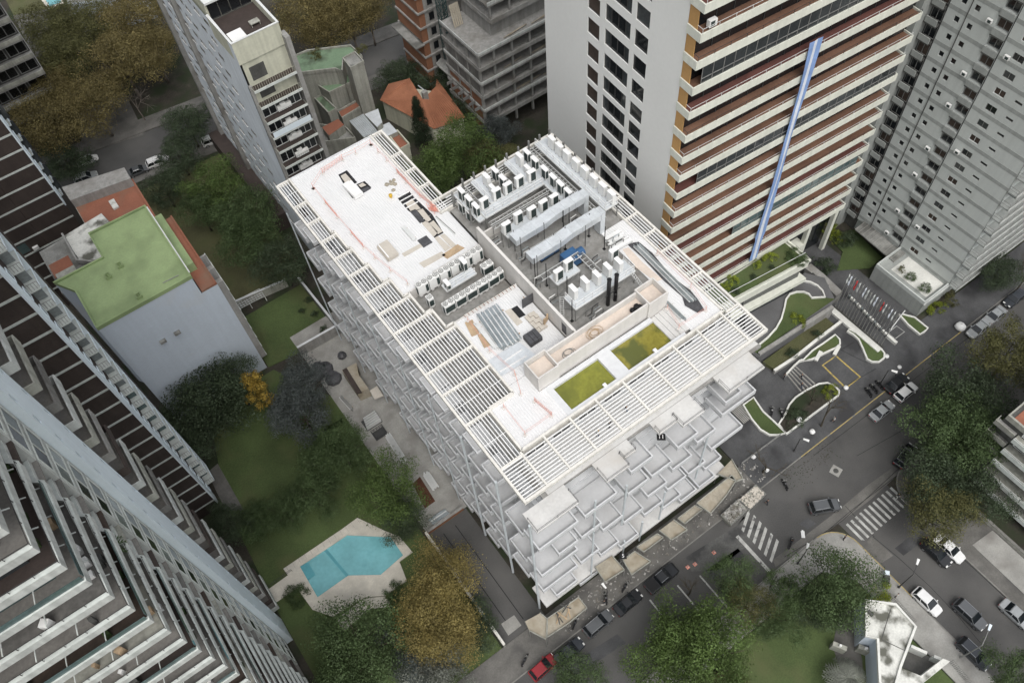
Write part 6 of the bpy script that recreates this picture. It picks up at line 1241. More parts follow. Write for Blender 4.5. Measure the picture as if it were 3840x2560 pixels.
skip('rubble skip heaped with white debris at the kerb', (50.24,21.71,0.00), 4, 'panel_tan', 150); skip('rubble skip with scrap timber and dust at the kerb', (46.67,21.62,-0.00), 4, 'debris', 170)

# ================================================================ trees and shrubs
NR = np.random.RandomState(11)
def crown_mesh(name, m, seed, clumps=64, per=95, leaf=.07, flat=1.0, loose=0.0, shape='round'):
    r = np.random.RandomState(seed); V = []
    # clump centres: spread through the volume, denser towards the upper outside
    C_ = []
    while len(C_) < clumps:
        p = r.uniform(-1, 1, 3); d = np.linalg.norm(p)
        if d > 1 or d < .3 or p[2] < -.75: continue
        if r.rand() > .25 + .75 * d ** 2: continue
        if shape == 'cone':
            t = (p[2] + 1) / 2; p[:2] *= (1.05 - t) * .9
        lob = 1 + .22 * math.sin(3 * math.atan2(p[1], p[0]) + seed) + .12 * math.sin(5 * math.atan2(p[1], p[0]) + 2 * seed)
        C_.append(p * np.array([lob, lob, flat]))
    for c in C_:
        cr = r.uniform(.17, .31) * (1 + loose * .4); n = int(per * (cr / .24) ** 2)
        d = r.normal(size=(n, 3)); d /= np.linalg.norm(d, axis=1)[:, None]; d[:, 2] = np.abs(d[:, 2]) * .9 - .25
        rad = cr * r.uniform(.55, 1.12 + loose, (n, 1)); P = c + d * rad * np.array([1, 1, .75])
        nrm = d + r.normal(size=(n, 3)) * .34; nrm /= np.linalg.norm(nrm, axis=1)[:, None]
        a = np.cross(nrm, r.normal(size=(n, 3))); a /= np.linalg.norm(a, axis=1)[:, None]; b = np.cross(nrm, a); s = leaf * r.uniform(.55, 1.2, (n, 1))
        V.append(np.stack([P - a * s * .5, P + b * s * .32 + nrm * s * .08, P + a * s * .5, P - b * s * .32 + nrm * s * .08], 1))
    V = np.concatenate(V).reshape(-1, 3); n = len(V) // 4
    me = bpy.data.meshes.new(name); me.vertices.add(len(V)); me.vertices.foreach_set('co', V.ravel().astype(np.float32)); me.loops.add(4 * n); me.loops.foreach_set('vertex_index', np.arange(4 * n, dtype=np.int32))
    me.polygons.add(n); me.polygons.foreach_set('loop_start', np.arange(0, 4 * n, 4, dtype=np.int32)); me.polygons.foreach_set('loop_total', np.full(n, 4, dtype=np.int32)); me.materials.append(MT[m]); me.update(calc_edges=True); me.validate(); return me
CM = {}
def crown(m, var=0, shape='round', loose=0., big=True):
    k = (m, var, shape, loose, big)
    if k not in CM: CM[k] = crown_mesh('crown_' + m, m, 3 + var * 7 + len(CM), 98 if big else 30, 130 if big else 70, .056 if big else .11, .8 if shape == 'round' else 1.0, loose, shape)
    return CM[k]
def trunk_mesh(h, r, spread, m):
    b = MB(); b.tube([(0, 0, 0), (.05 * r, 0, h * .3), (.1, .05, h * .62)], [r, r * .75, r * .6], 8)
    for i in range(6):
        a = i * 1.05 + .4; e = (spread * math.cos(a) * .75, spread * math.sin(a) * .75, h * (1.02 + .08 * (i % 3))); mid = (e[0] * .4, e[1] * .4, h * .75); b.tube([(.1, .05, h * .6), mid, e], [r * .5, r * .33, r * .1], 6)
        for s in (-.5, .5): b.cyl(mid, (e[0] * .75 + s * spread * .4 * math.sin(a), e[1] * .75 - s * spread * .4 * math.cos(a), h * 1.05), r * .25, 5, r * .06)
    return b.mesh('trunk', m, True)
def tree(label, px, z, rad, m, cz=None, var=0, zs=.85, shape='round', loose=0., name='tree', cat='tree', bark='bark', group=None, rx=1.0):
    """px: crown centre in plan at crown height z"""
    t = thing(name, label, cat, (px[0], px[1], 0), 0, group); h = z
    link('trunk', trunk_mesh(h, max(.12, rad * .055), rad, bark), t)
    c = link('crown', crown(m, var, shape, loose, rad > 2.6), t); c.location = (0, 0, z); c.scale = (rad * rx, rad, rad * zs); c.rotation_euler = (0, 0, R(NR.uniform(0, 360))); return t
T_ = tree
# autumn plane trees at the far street, top left
AU = [('(5.55,185.07,9.00)', 6.0, 'leaf_olive', 'olive autumn tree near the small blue pool'), ('(13.95,180.40,9.00)', 6.2, 'leaf_autumn', 'browning autumn tree below the grey villa'), ('(20.44,176.74,9.00)', 6.2, 'leaf_autumn', 'rusty autumn tree against the white slab tower wall')]
for px, r_, m_, l_ in (((5.47,185.76,9.00), 6.5, 'leaf_olive', 'olive autumn tree near the small blue pool'), ((13.34,179.67,9.00), 5.6, 'leaf_olive', 'olive brown autumn tree below the grey villa'), ((20.07,174.69,10.00), 6.6, 'leaf_autumn', 'rusty autumn tree against the top of the white slab tower'), ((3.22,174.91,9.00), 6.4, 'leaf_olive', 'broad olive tree beside the dark slab block'), ((12.33,164.11,9.50), 7.0, 'leaf_autumn', 'biggest golden brown tree in the autumn row'), ((19.17,164.96,9.00), 5.0, 'leaf_autumn', 'thin brown tree in front of the slab tower side wall'), ((-1.90,169.10,8.50), 5.2, 'leaf_autumn', 'golden tree below the dark slab block balconies'), ((3.23,157.16,8.50), 6.0, 'leaf_autumn', 'golden brown tree over the far street pavement'), ((-6.54,159.11,8.00), 6.6, 'leaf_autumn', 'low spreading golden tree beside the distant brown tower')):
    T_(l_, px, px[2], r_, m_, var=int(r_ * 10) % 3, loose=.5, zs=.7, group='autumn trees on the far street', bark='bark_grey')
for px, r_, l_ in (((56.04,146.97,10.00), 5.6, 'golden autumn tree at top centre left of the brick block'), ((60.05,146.02,10.00), 4.6, 'darker autumn tree beside the brick block'), ((48.76,151.98,10.00), 6.2, 'dense golden tree just right of the cream penthouse'), ((50.90,146.98,9.00), 5.0, 'brown gold tree above the old green terrace')): T_(l_, px, px[2], r_, 'leaf_autumn', var=int(r_) % 3, loose=.4, zs=.75, group='autumn trees on the far street', bark='bark_grey')
for px, r_, m_, l_, v in (((16.09,142.60,6.00), 4.6, 'leaf_dark', 'dark tree beside the far street left of the slab tower', 0), ((11.22,136.77,5.00), 4.2, 'leaf_dark', 'dark tree over the far street cars', 1), ((-7.11,151.69,3.50), 4.4, 'leaf_dark', 'low dark green tree next to the distant brown tower', 2), ((5.60,130.78,5.00), 4.0, 'leaf_dark', 'dark bushy tree right of the orange roof', 1), ((13.50,122.65,8.00), 4.9, 'leaf_green', 'bright green tree left of the white roof corner', 0), ((8.73,120.59,6.50), 4.0, 'leaf_mid', 'green tree below the bright one beside the orange roof edge', 2), ((14.45,112.54,8.00), 5.2, 'leaf_mid', 'big dark green tree touching the left end of the white building', 1), ((12.50,107.42,8.00), 5.2, 'leaf_mid', 'deep green tree overhanging the back lawn', 0), ((14.73,99.72,7.00), 4.6, 'leaf_dark', 'dark tree between back lawn and white building', 2),
    ((-6.51,81.61,8.00), 6.6, 'leaf_dark', 'broad dark feathery tree covering the foot of the blue grey wall', 0), ((-10.28,81.08,6.00), 4.8, 'leaf_dark', 'lower dark tree in front of the blue grey wall', 1), ((-2.27,82.55,7.50), 4.0, 'leaf_dark', 'dark tree left of the yellow one', 2), ((6.08,75.75,7.00), 4.5, 'leaf_bluegrey', 'blue grey feathery tree beside the construction yard', 0), ((3.68,71.86,6.00), 4.4, 'leaf_bluegrey', 'lower blue grey tree beside the construction yard', 1),
    ((5.61,62.72,6.50), 4.0, 'leaf_mid', 'dark green tree left of the bright garden tree', 1), ((3.20,63.40,5.50), 4.4, 'leaf_mid', 'dark green tree at the lawn edge near the brown tower', 2), ((7.51,52.46,7.50), 4.8, 'leaf_green', 'bright green tree between yard and swimming pool', 1), ((7.37,48.23,5.50), 3.2, 'leaf_dark', 'dark thin tree beside the driveway wall and pool', 0), ((-13.43,63.27,4.50), 3.2, 'leaf_dark', 'round dark shrub tree at the foot of the brown tower', 1), ((-9.75,61.53,4.00), 3.0, 'leaf_mid', 'small dark tree between the two lawns', 2), ((-5.90,60.32,4.50), 3.2, 'leaf_mid', 'small tree in the hedge line between the lawns', 0), ((-1.16,59.84,5.00), 3.8, 'leaf_mid', 'taller green tree at the right end of the hedge line', 1),
    ((7.16,37.32,7.50), 4.3, 'leaf_gold', 'upper golden tree beside the driveway', 0), ((3.79,34.32,7.50), 4.8, 'leaf_gold', 'large golden tree beside the driveway, middle of three', 1), ((3.40,30.50,6.50), 3.8, 'leaf_gold', 'lower golden tree beside the driveway', 2), ((-3.11,36.09,4.00), 2.4, 'leaf_bluegrey', 'small blue grey tree left of the golden trees', 1), ((-6.60,36.81,6.50), 6.0, 'leaf_mid', 'big green tree on the lawn below the pool', 0), ((-9.64,34.51,5.00), 4.4, 'leaf_mid', 'green tree at the bottom edge below the pool', 2), ((0.31,27.55,5.00), 4.0, 'leaf_grey', 'silvery grey tree at the bottom edge near the red car', 0), ((7.19,30.04,4.00), 3.2, 'leaf_dark', 'dark tree squeezed between golden trees and driveway wall', 1), ((-2.56,30.38,4.00), 3.0, 'leaf_bluegrey', 'small blue grey tree at the bottom edge', 2),
    ((47.73,5.32,7.50), 5.1, 'leaf_mid', 'round dense tree on the paved street corner', 2), ((45.09,4.64,5.00), 3.2, 'leaf_dark', 'lower dark tree above the pavilion path', 0), ((38.13,14.06,6.00), 3.1, 'leaf_mid', 'tree at the kerb left of the corner tree', 1), ((37.53,10.62,5.50), 3.2, 'leaf_olive', 'second tree at the kerb left of the corner tree', 0), ((43.28,10.93,4.00), 1.6, 'leaf_mid', 'tiny street tree on the pale pavement', 2), ((39.51,6.95,5.00), 3.4, 'leaf_mid', 'green tree on the corner lawn left of the path', 1), ((43.23,8.11,4.50), 2.2, 'leaf_mid', 'small tree beside two pedestrians', 0), ((28.38,8.98,8.00), 5.8, 'leaf_green', 'large green tree at the bottom right of the main road', 0), ((27.92,12.04,7.00), 4.8, 'leaf_green', 'bright green tree at the kerb by the parking lines', 2), ((24.21,11.30,6.00), 4.8, 'leaf_green', 'yellowish green tree at the bottom edge over the road', 1), ((13.71,16.72,5.00), 3.4, 'leaf_mid', 'green tree at the bottom edge right of the red car', 0), ((57.50,-15.19,6.00), 3.4, 'leaf_mid', 'tree at the bottom right corner beside the parked dark car', 1),
    ((82.98,12.81,7.00), 6.2, 'leaf_dark', 'dark street tree opposite the white parked car', 0), ((76.38,10.80,7.00), 5.4, 'leaf_mid', 'dark green street tree near the crossing', 1), ((78.08,9.53,8.00), 5.4, 'leaf_mid', 'street tree beside the brick terrace block', 2), ((92.93,13.68,8.00), 5.0, 'leaf_olive', 'olive brown street tree at the right edge', 1), ((69.99,6.89,6.00), 5.2, 'leaf_dark', 'shadowy tree on the corner opposite the crossing', 0), ((66.34,4.10,7.00), 4.4, 'leaf_olive', 'wide olive green tree over the white and black cars', 2), ((72.53,3.32,6.00), 4.4, 'leaf_dark', 'dark tree against the brick terrace block', 1), ((108.30,25.23,4.00), 3.4, 'leaf_dark', 'dark tree beside the grey tower driveway', 0),
    ((52.84,99.88,9.00), 6.4, 'leaf_green', 'very broad green tree behind the notch of the white building', 0), ((46.39,99.47,8.00), 4.6, 'leaf_green', 'green tree against the notch of the white building', 1), ((56.07,95.56,7.00), 4.6, 'leaf_olive', 'olive green tree beside the plant corner', 2), ((62.93,103.17,5.00), 3.6, 'leaf_bluegrey', 'blue grey tree at the foot of the concrete frame', 0), ((63.71,114.33,4.00), 3.8, 'leaf_dark', 'dark tree between red tile house and concrete frame', 1), ((61.43,127.90,4.00), 4.0, 'leaf_dark', 'dark tree behind the red tile house', 2), ((56.57,130.27,4.00), 4.0, 'leaf_dark', 'dark tree left of the red tile roof', 0), ((62.96,122.64,4.00), 3.4, 'leaf_dark', 'dark tree under the concrete safety canopy', 1)):
    T_(l_, px, px[2], r_, m_, var=v, loose=.15 if 'gold' not in m_ else .45, zs=.8)
T_('narrow bright yellow tree between dark and blue grey trees', (0.43,78.11,8.50), 8.5, 2.5, 'leaf_yellow', var=0, zs=1.8, loose=.3)
T_('tall dark cypress in front of the red tile roof', (51.64,112.99,6.50), 6.5, 2.7, 'leaf_cypress', var=1, zs=2.5, shape='cone', name='cypress')
# shrubs
for px, r_, m_, l_ in (((76.62,47.24,11.50), 1.1, 'leaf_lime', 'bright lime shrub in the middle of the podium garden'), ((74.00,47.39,11.50), .9, 'leaf_lime', 'lime shrub beside the white bench of the podium garden'), ((69.14,47.44,11.50), .9, 'leaf_lime', 'lime shrub near the pergola end of the podium garden'), ((67.32,47.22,11.50), .8, 'leaf_lime', 'lime shrub closest to the pergola in the podium garden'), ((79.69,44.78,11.50), 1.5, 'leaf_mid', 'dark shrub in the far corner of the podium garden'), ((79.67,43.50,11.50), 1.0, 'leaf_mid', 'dark shrub on the front corner of the podium garden'), ((72.03,46.06,11.20), .6, 'leaf_dark', 'tiny dark shrub in the podium garden centre'), ((68.01,45.91,11.20), .7, 'leaf_dark', 'tiny dark shrub near the podium garden edge'), ((75.43,45.79,11.20), .5, 'leaf_dark', 'tiny round dark shrub below the bright lime one'), ((76.89,38.65,3.20), 1.3, 'leaf_lime', 'lime bush on the raised lawn beside the retaining wall'), ((95.97,47.83,1.20), 1.5, 'leaf_lime', 'lime bush on the tower garden lawn'), ((96.17,49.39,1.20), 1.3, 'leaf_lime', 'lime bush against the beige tower corner'), ((89.01,44.74,1.50), 2.0, 'leaf_dark', 'dark bushes beside the lettered grey wall'), ((96.13,46.13,2.00), 1.8, 'leaf_dark', 'dark bush behind the ribbed canopy'), ((72.34,27.24,1.00), 1.3, 'leaf_lime', 'lime grass tuft at the tip of the big curved bed'), ((64.48,27.33,1.00), 1.8, 'leaf_dark', 'dark bush inside the big curved bed'), ((97.53,27.56,1.00), 1.5, 'leaf_lime', 'pale green bush beside the grey tower entrance'), ((100.50,27.07,1.00), 1.3, 'leaf_olive', 'olive bush beside the grey tower entrance'), ((54.03,1.16,1.20), 1.6, 'leaf_lime', 'lime hedge between blue fence and round tree'), ((15.52,94.76,0.60), .7, 'leaf_dark', 'small dark shrub on the back lawn, highest of the dots'), ((15.04,91.23,0.60), .7, 'leaf_dark', 'small dark shrub in the middle of the back lawn'), ((14.76,87.62,0.60), .7, 'leaf_dark', 'small dark shrub near the back lawn corner'), ((13.52,93.20,0.60), .6, 'leaf_dark', 'small dark shrub left of the other lawn dots'), ((96.37,33.18,4.30), .9, 'leaf_mid', 'potted shrub on the left of the white terrace'), ((96.36,35.06,4.30), .7, 'leaf_olive', 'potted shrub at the far end of the white terrace'), ((96.20,30.24,4.50), 1.0, 'leaf_mid', 'round potted tree on the white terrace'), ((72.60,35.35,1.50), 1.0, 'leaf_dark', 'dark creeper patch on the planted slope'), ((78.21,35.47,1.50), .8, 'leaf_dark', 'dark creeper patch near the upper end of the planted slope'), ((-10.66,49.84,1.00), 1.7, 'leaf_mid', 'rounded hedge between stair and pool deck'), ((0.87,41.61,1.20), 1.5, 'leaf_mid', 'hedge clump at the lower pool steps'), ((28.63,5.00,4.00), 2.6, 'leaf_olive', 'olive bush at the very bottom right of the road'), ((50.09,129.11,14.80), 1.2, 'leaf_olive', 'potted plants on the corner of the old green terrace'), ((42.59,133.87,14.60), 1.3, 'leaf_olive', 'row of plants behind the old green terrace')):
    t = thing('shrub', l_, 'shrub', (px[0], px[1], px[2] - r_ * .5)); MB().tube([(0, 0, -.4 * r_), (.03, 0, .2 * r_)], [.08, .04], 5).build('stem', 'bark', t); c = link('foliage', crown(m_, 0, 'round', .2, False), t); c.scale = (r_, r_, r_ * .8); c.location = (0, 0, r_ * .35); c.rotation_euler = (0, 0, R(NR.uniform(0, 360)))
# palm at the bottom right and fronds by the zigzag tower
def palm(label, p, h, L_, n_, m='leaf_olive'):
    t = thing('palm_tree', label, 'palm', (p[0], p[1], p[2] - h)); MB().tube([(0, 0, 0), (.1, 0, h * .5), (0, 0, h)], [.3, .24, .2], 8).build('trunk', 'bark', t)
    for i in range(n_):
        a = i * 2.4; d = (math.cos(a), math.sin(a)); b = MB(); up = .5 + .4 * ((i * 7) % 5) / 5
        for j in range(9):
            s = j / 9; x, z = L_ * s, h + L_ * (up * s - 1.1 * s * s); x2, z2 = L_ * (s + .11), h + L_ * (up * (s + .11) - 1.1 * (s + .11) ** 2); wv = .28 * L_ * math.sin(math.pi * (.12 + .85 * s))
            for sg in (-1, 1): b.add([(d[0] * x, d[1] * x, z), (d[0] * x2, d[1] * x2, z2), (d[0] * (x2 + wv * .6) - sg * d[1] * wv, d[1] * (x2 + wv * .6) + sg * d[0] * wv, z2 - wv * .35)], [(0, 1, 2)])
        b.build('frond', m, t)
palm('palm with arching fronds at the bottom edge beside the pavilion', (41.66,-3.47,3.50), 3.5, 2.8, 18, 'leaf_grey'); palm('small palm behind the plant corner of the white building', (62.50,98.89,4.00), 4, 2.2, 14); palm('potted palm on a zigzag tower balcony', (-16.2, 38.6, 57.4), 1.2, 1.5, 12, 'leaf_mid')
# bare trees at the kerb
def bare(label, p, h, n_, m='bark'):
    t = thing('bare_tree', label, 'tree', (p[0], p[1], 0), NR.uniform(0, 6)); b = MB(); r = np.random.RandomState(n_)
    def grow(q, d, L_, rr, lv):
        e = q + d * L_; b.cyl(tuple(q), tuple(e), rr, 6 if lv < 2 else 4, rr * .65)
        if lv >= 4: return
        for k in range(3 if lv < 3 else 2):
            nd = (d + Vector(r.normal(size=3)) * .55 + Vector((0, 0, .12))).normalized(); grow(e, nd, L_ * r.uniform(.6, .8), rr * .6, lv + 1)
    grow(Vector((0, 0, 0)), Vector((.05, .05, 1)), h * .35, .16, 0); b.build('branches', m, t); return t
bare('bare tree leaning over the kerb near the silver car', (67.09,23.92,0.00), 8.5, 5); bare('thin bare tree in the big curved bed', (68.37,27.45,0.00), 5.5, 9); bare('bare tree beside the dusty building corner', (54.69,23.82,0.00), 6, 12); bare('bare street tree at the right edge pavement', (110.57,21.86,0.00), 7, 3); bare('bare twigs beside the bottom parking lines', (33.64,16.90,0.00), 5, 21); bare('bare grey tree beside the far street', (10.47,157.12,0.00), 9, 14, 'bark_grey')

# ================================================================ cars, motorcycles, people, lamps
def prof_loft(mb, st, mi=0):                                      # stations (x, half width low, half width high, z low, z mid, z top)
    rg = []
    for x, wl, wm, wt, zl, zm, zt in st: rg.append([(x, -wl, zl), (x, -wm, zm), (x, -wt, zt), (x, wt, zt), (x, wm, zm), (x, wl, zl)])
    mb.loft(rg[::-1], mi); return mb
def car_parts(kind):
    L, W = {'suv': (4.6, 1.86), 'hatch': (4.15, 1.76), 'sedan': (4.5, 1.78), 'pickup': (5.3, 1.9)}[kind]; h = L / 2; w = W / 2
    zb, zs, zr = .28, .92 if kind in ('suv', 'pickup') else .84, {'suv': 1.66, 'hatch': 1.5, 'sedan': 1.44, 'pickup': 1.76}[kind]
    body = MB(); hood = zs + .04
    if kind == 'sedan': st = [(-h, .78, .8, .7, .4, .62, zs), (-h + .12, .86, .98, .88, zb, .6, zs + .06), (-h + .9, .95, 1, .92, zb, .6, zs + .08), (0, .97, 1, .93, zb, .6, zs + .05), (h - 1.2, .95, 1, .9, zb, .6, zs + .02), (h - .35, .9, .96, .82, zb, .58, zs - .1), (h, .7, .76, .62, .38, .52, zs - .22)]
    elif kind == 'pickup': st = [(-h, .85, .9, .86, .45, .7, zs + .1), (-h + .1, .92, 1, .95, zb + .1, .7, zs + .12), (0, .97, 1, .95, zb + .1, .7, zs + .12), (h - 1.4, .97, 1, .93, zb + .1, .7, zs + .14), (h - .3, .92, .98, .86, zb + .1, .68, zs + .04), (h, .78, .84, .72, .45, .62, zs - .12)]
    else: st = [(-h, .8, .84, .76, .42, .66, zs + .02), (-h + .12, .88, .98, .9, zb, .64, zs + .1), (0, .97, 1, .94, zb, .62, zs + .08), (h - 1.25, .96, 1, .92, zb, .6, zs + .06), (h - .35, .9, .96, .84, zb, .6, zs - .04), (h, .72, .78, .64, .4, .55, zs - .2)]
    st = [(x, a * w, b * w, c * w, zl, zm, zt) for x, a, b, c, zl, zm, zt in st]; prof_loft(body, st)
    gz, rf = MB(), MB()
    c = {'suv': (-h + .12, -h + .5, h - 1.95, h - 1.2), 'hatch': (-h + .12, -h + .55, h - 1.9, h - 1.05), 'sedan': (-h + .75, -h + 1.35, h - 1.95, h - 1.2), 'pickup': (-h + 1.75, -h + 1.95, h - 2.1, h - 1.4)}[kind]; zc = zs + .07 if kind != 'pickup' else zs + .13
    wb, wt = w * .93, w * .76
    gz.loft([[(c[0], -wb, zc), (c[3], -wb, zc), (c[3], wb, zc), (c[0], wb, zc)], [(c[1], -wt, zr - .05), (c[2], -wt, zr - .05), (c[2], wt, zr - .05), (c[1], wt, zr - .05)]])
    rf.loft([[(c[1] - .03, -wt - .02, zr - .05), (c[2] + .03, -wt - .02, zr - .05), (c[2] + .03, wt + .02, zr - .05), (c[1] - .03, wt + .02, zr - .05)], [(c[1] + .08, -wt + .06, zr + .02), (c[2] - .08, -wt + .06, zr + .02), (c[2] - .08, wt - .06, zr + .02), (c[1] + .08, wt - .06, zr + .02)]])
    pl = MB()
    for s in (-1, 1):
        for xa, xb in ((c[0], c[1]), (c[3], c[2]), ((c[0] + c[3]) / 2 - .1, (c[1] + c[2]) / 2 - .1)): pl.bar((xa, s * wb * 1.004, zc), (xb, s * wt * 1.01, zr - .04), .07, .05)
    D = {'body': (body, None), 'windows': (gz, 'car_glass'), 'roof': (rf, None), 'pillars': (pl, None)}
    if kind == 'pickup': D['bed'] = (MB().box(-h + .12, -w * .8, zs - .1, -h + 1.65, w * .8, zs + .14), 'black')
    if kind in ('suv', 'pickup'):
        for i, s in enumerate((-1, 1)): D['roof_rail%d' % i] = (MB().bar((c[1], s * wt * .92, zr + .05), (c[2], s * wt * .92, zr + .05), .05, .05), 'rim')
    for i, s in enumerate((-1, 1)):
        D['headlight%d' % i] = (MB().box(h - .32, s * w * .55 - .18, zs - .3, h - .05, s * w * .55 + .18, zs - .13), 'headlight'); D['taillight%d' % i] = (MB().box(-h - .01, s * w * .66 - .15, zs - .22, -h + .14, s * w * .66 + .15, zs + .0), 'taillight'); D['mirror%d' % i] = (MB().box(c[3] - .35, s * (w + .1) - .1, zc, c[3] - .2, s * (w + .1) + .1, zc + .15), None)
    D['number_plate'] = (MB().box(h - .02, -.2, .42, h + .02, .2, .54), 'rail_white')
    wh = [(x, s) for x in (-h + .8, h - .85) for s in (-1, 1)]
    return D, wh, w
WT = MB().cyl((0, -.11, 0), (0, .11, 0), .33, 16).mesh('tyre', 'tyre'); WR = MB().cyl((0, -.118, 0), (0, .118, 0), .21, 12).mesh('rim', 'rim')
KM = {}
def car(label, kind, paint, p, ang):
    if kind not in KM:
        D, wh, w = car_parts(kind); KM[kind] = ({n_: (mb.mesh(n_, m or paint), m) for n_, (mb, m) in D.items()}, wh, w)
    D, wh, w = KM[kind]; t = thing('parked_car' if 'parked' in label else 'car', label, 'car', (p[0], p[1], 0), R(ang), 'cars on the streets')
    for n_, (me, m) in D.items():
        o = link(n_.rstrip('01') if n_[-1] in '01' else n_, me, t)
        if m is None: o.material_slots[0].link = 'OBJECT'; o.material_slots[0].material = MT[paint]
        if n_ == 'body': o.data.polygons.foreach_set('use_smooth', [False] * len(o.data.polygons))
    for x, s in wh:
        y = link('wheel', WT, t); y.location = (x, s * (w - .12), .33); link('rim', WR, y)
for l_, k, c, p, a in (('red parked car at the bottom edge with only its front visible', 'hatch', 'paint_red_car', (11.60,21.21,0.80), 4), ('dark blue parked car second from the bottom edge', 'sedan', 'paint_dark_car', (15.67,20.74,0.80), 2), ('dark grey parked estate before the canopy corner', 'suv', 'paint_grey_car', (21.08,21.23,0.80), 2), ('black parked saloon behind the pickup', 'sedan', 'paint_black_car', (26.15,20.99,0.80), 2), ('black parked pickup truck with open bed', 'pickup', 'paint_black_car', (32.02,20.75,0.80), 2), ('silver car beside the bare kerb tree', 'sedan', 'paint_silver_car', (76.03,20.04,0.80), 0), ('white hatchback passing the parked black car', 'hatch', 'paint_white_car', (81.42,20.03,0.80), 0), ('black parked car beside the motorcycles', 'sedan', 'paint_black_car', (81.50,21.94,0.80), 0), ('grey parked saloon near the grey tower', 'sedan', 'paint_silver_car', (99.47,20.75,0.80), 180), ('silver parked saloon nearest the right edge', 'sedan', 'paint_silver_car', (103.51,20.81,0.80), 180), ('black SUV driving towards the crossing', 'suv', 'paint_grey_car', (57.68,14.53,0.80), -27), ('white crossover with black roof parked by the corner pavement', 'hatch', 'paint_white_car', (58.42,-3.11,0.80), -88), ('grey SUV driving down the cross street', 'suv', 'paint_grey_car', (61.51,-7.60,0.80), -88), ('dark SUV parked under the street lamp arm', 'suv', 'paint_dark_car', (57.79,-11.12,0.80), -88), ('silver car cut by the right edge', 'sedan', 'paint_silver_car', (66.34,-11.22,0.80), -88), ('black saloon beside the white one under the olive tree', 'sedan', 'paint_black_car', (64.76,0.54,0.80), -88), ('white saloon half under the olive tree', 'sedan', 'paint_white_car', (66.67,-0.12,0.80), -88), ('black car in the shade at the crossing corner', 'suv', 'paint_black_car', (72.92,12.93,0.80), 10), ('grey car on the far street beside the dark trees', 'sedan', 'paint_grey_car', (3.68,143.70,0.80), -8), ('white car on the far street left of the dark trees', 'hatch', 'paint_white_car', (-3.44,153.09,0.80), -8), ('white van half hidden under far street trees', 'suv', 'paint_white_car', (7.77,143.40,0.80), -8), ('white van beside the base of the slab tower', 'suv', 'paint_white_car', (19.17,141.81,0.80), -8), ('silver car on the far street behind the orange roof', 'suv', 'paint_silver_car', (-5.42,148.63,0.80), -8), ('dark car parked near the right edge tree', 'sedan', 'paint_dark_car', (108.87,20.99,0.80), 180)): car(l_, k, c, p, a)
bpy.data.objects['car'] if 'car' in bpy.data.objects else None
# motorcycles
def moto_mesh():
    b = {}; b['wheel'] = MB().cyl((0, -.06, 0), (0, .06, 0), .3, 14).mesh('moto_wheel', 'tyre'); b['hub'] = MB().cyl((0, -.065, 0), (0, .065, 0), .12, 8).mesh('moto_hub', 'rim')
    fr = MB(); fr.tube([(-.65, 0, .3), (-.2, 0, .45), (.35, 0, .75), (.68, 0, .3)], .05, 6); fr.box(-.2, -.14, .25, .25, .14, .55); b['frame'] = fr.mesh('moto_frame', 'rail_dark')
    tk = MB(); tk.loft([[(.4, -.1, .75), (.4, .1, .75), (.4, .07, .92), (.4, -.07, .92)], [(.05, -.17, .68), (.05, .17, .68), (.05, .12, .98), (.05, -.12, .98)], [(-.15, -.12, .68), (-.15, .12, .68), (-.15, .1, .85), (-.15, -.1, .85)]]); b['tank'] = tk.mesh('moto_tank', 'paint_black_car')
    st = MB(); st.loft([[(-.15, -.13, .75), (-.15, .13, .75), (-.15, .1, .86), (-.15, -.1, .86)], [(-.85, -.12, .82), (-.85, .12, .82), (-.85, .09, .92), (-.85, -.09, .92)]]); b['seat'] = st.mesh('moto_seat', 'black')
    hb = MB(); hb.cyl((.38, -.36, 1.02), (.38, .36, 1.02), .025, 5); hb.cyl((.5, 0, .85), (.38, 0, 1.02), .04, 5); hb.cyl((.52, 0, .85), (.62, 0, .85), .09, 8); b['handlebar'] = hb.mesh('moto_bar', 'rail_grey'); return b
MM = moto_mesh()
def moto(label, p, a):
    t = thing('motorcycle', label, 'motorcycle', (p[0], p[1], p[2]), R(a), 'motorcycles at the kerb')
    for n_ in ('frame', 'tank', 'seat', 'handlebar'): link(n_, MM[n_], t)
    for x in (-.65, .68): w_ = link('wheel', MM['wheel'], t); w_.location = (x, 0, .3); link('hub', MM['hub'], w_)
for l_, p, a in (('motorcycle parked behind the black saloon under the canopy', (27.28,22.90,0.13), 20), ('motorcycle near the pale canopy corner', (10.15,23.39,0.13), 25), ('motorcycle beside the hoarding lamp post', (24.07,23.29,0.13), 60), ('leftmost motorcycle of the row beside the black parked car', (76.96,23.48,0.13), 75), ('middle motorcycle of the row beside the black parked car', (78.07,23.44,0.13), 80), ('rightmost motorcycle of the row beside the black parked car', (79.27,23.34,0.13), 80), ('motorcycle ridden along the main road near the corner', (49.99,13.64,0.00), 30), ('white fairing motorcycle parked by the canopy posts', (18.58,23.19,0.13), 30), ('motorcycle parked inside the forecourt beside the grass bed', (62.84,30.19,0.13), 40), ('second motorcycle inside the forecourt', (63.73,29.09,0.13), 60), ('motorcycle among the kerb shadows near the dusty corner', (55.72,20.40,0.00), 70)): moto(l_, p, a)
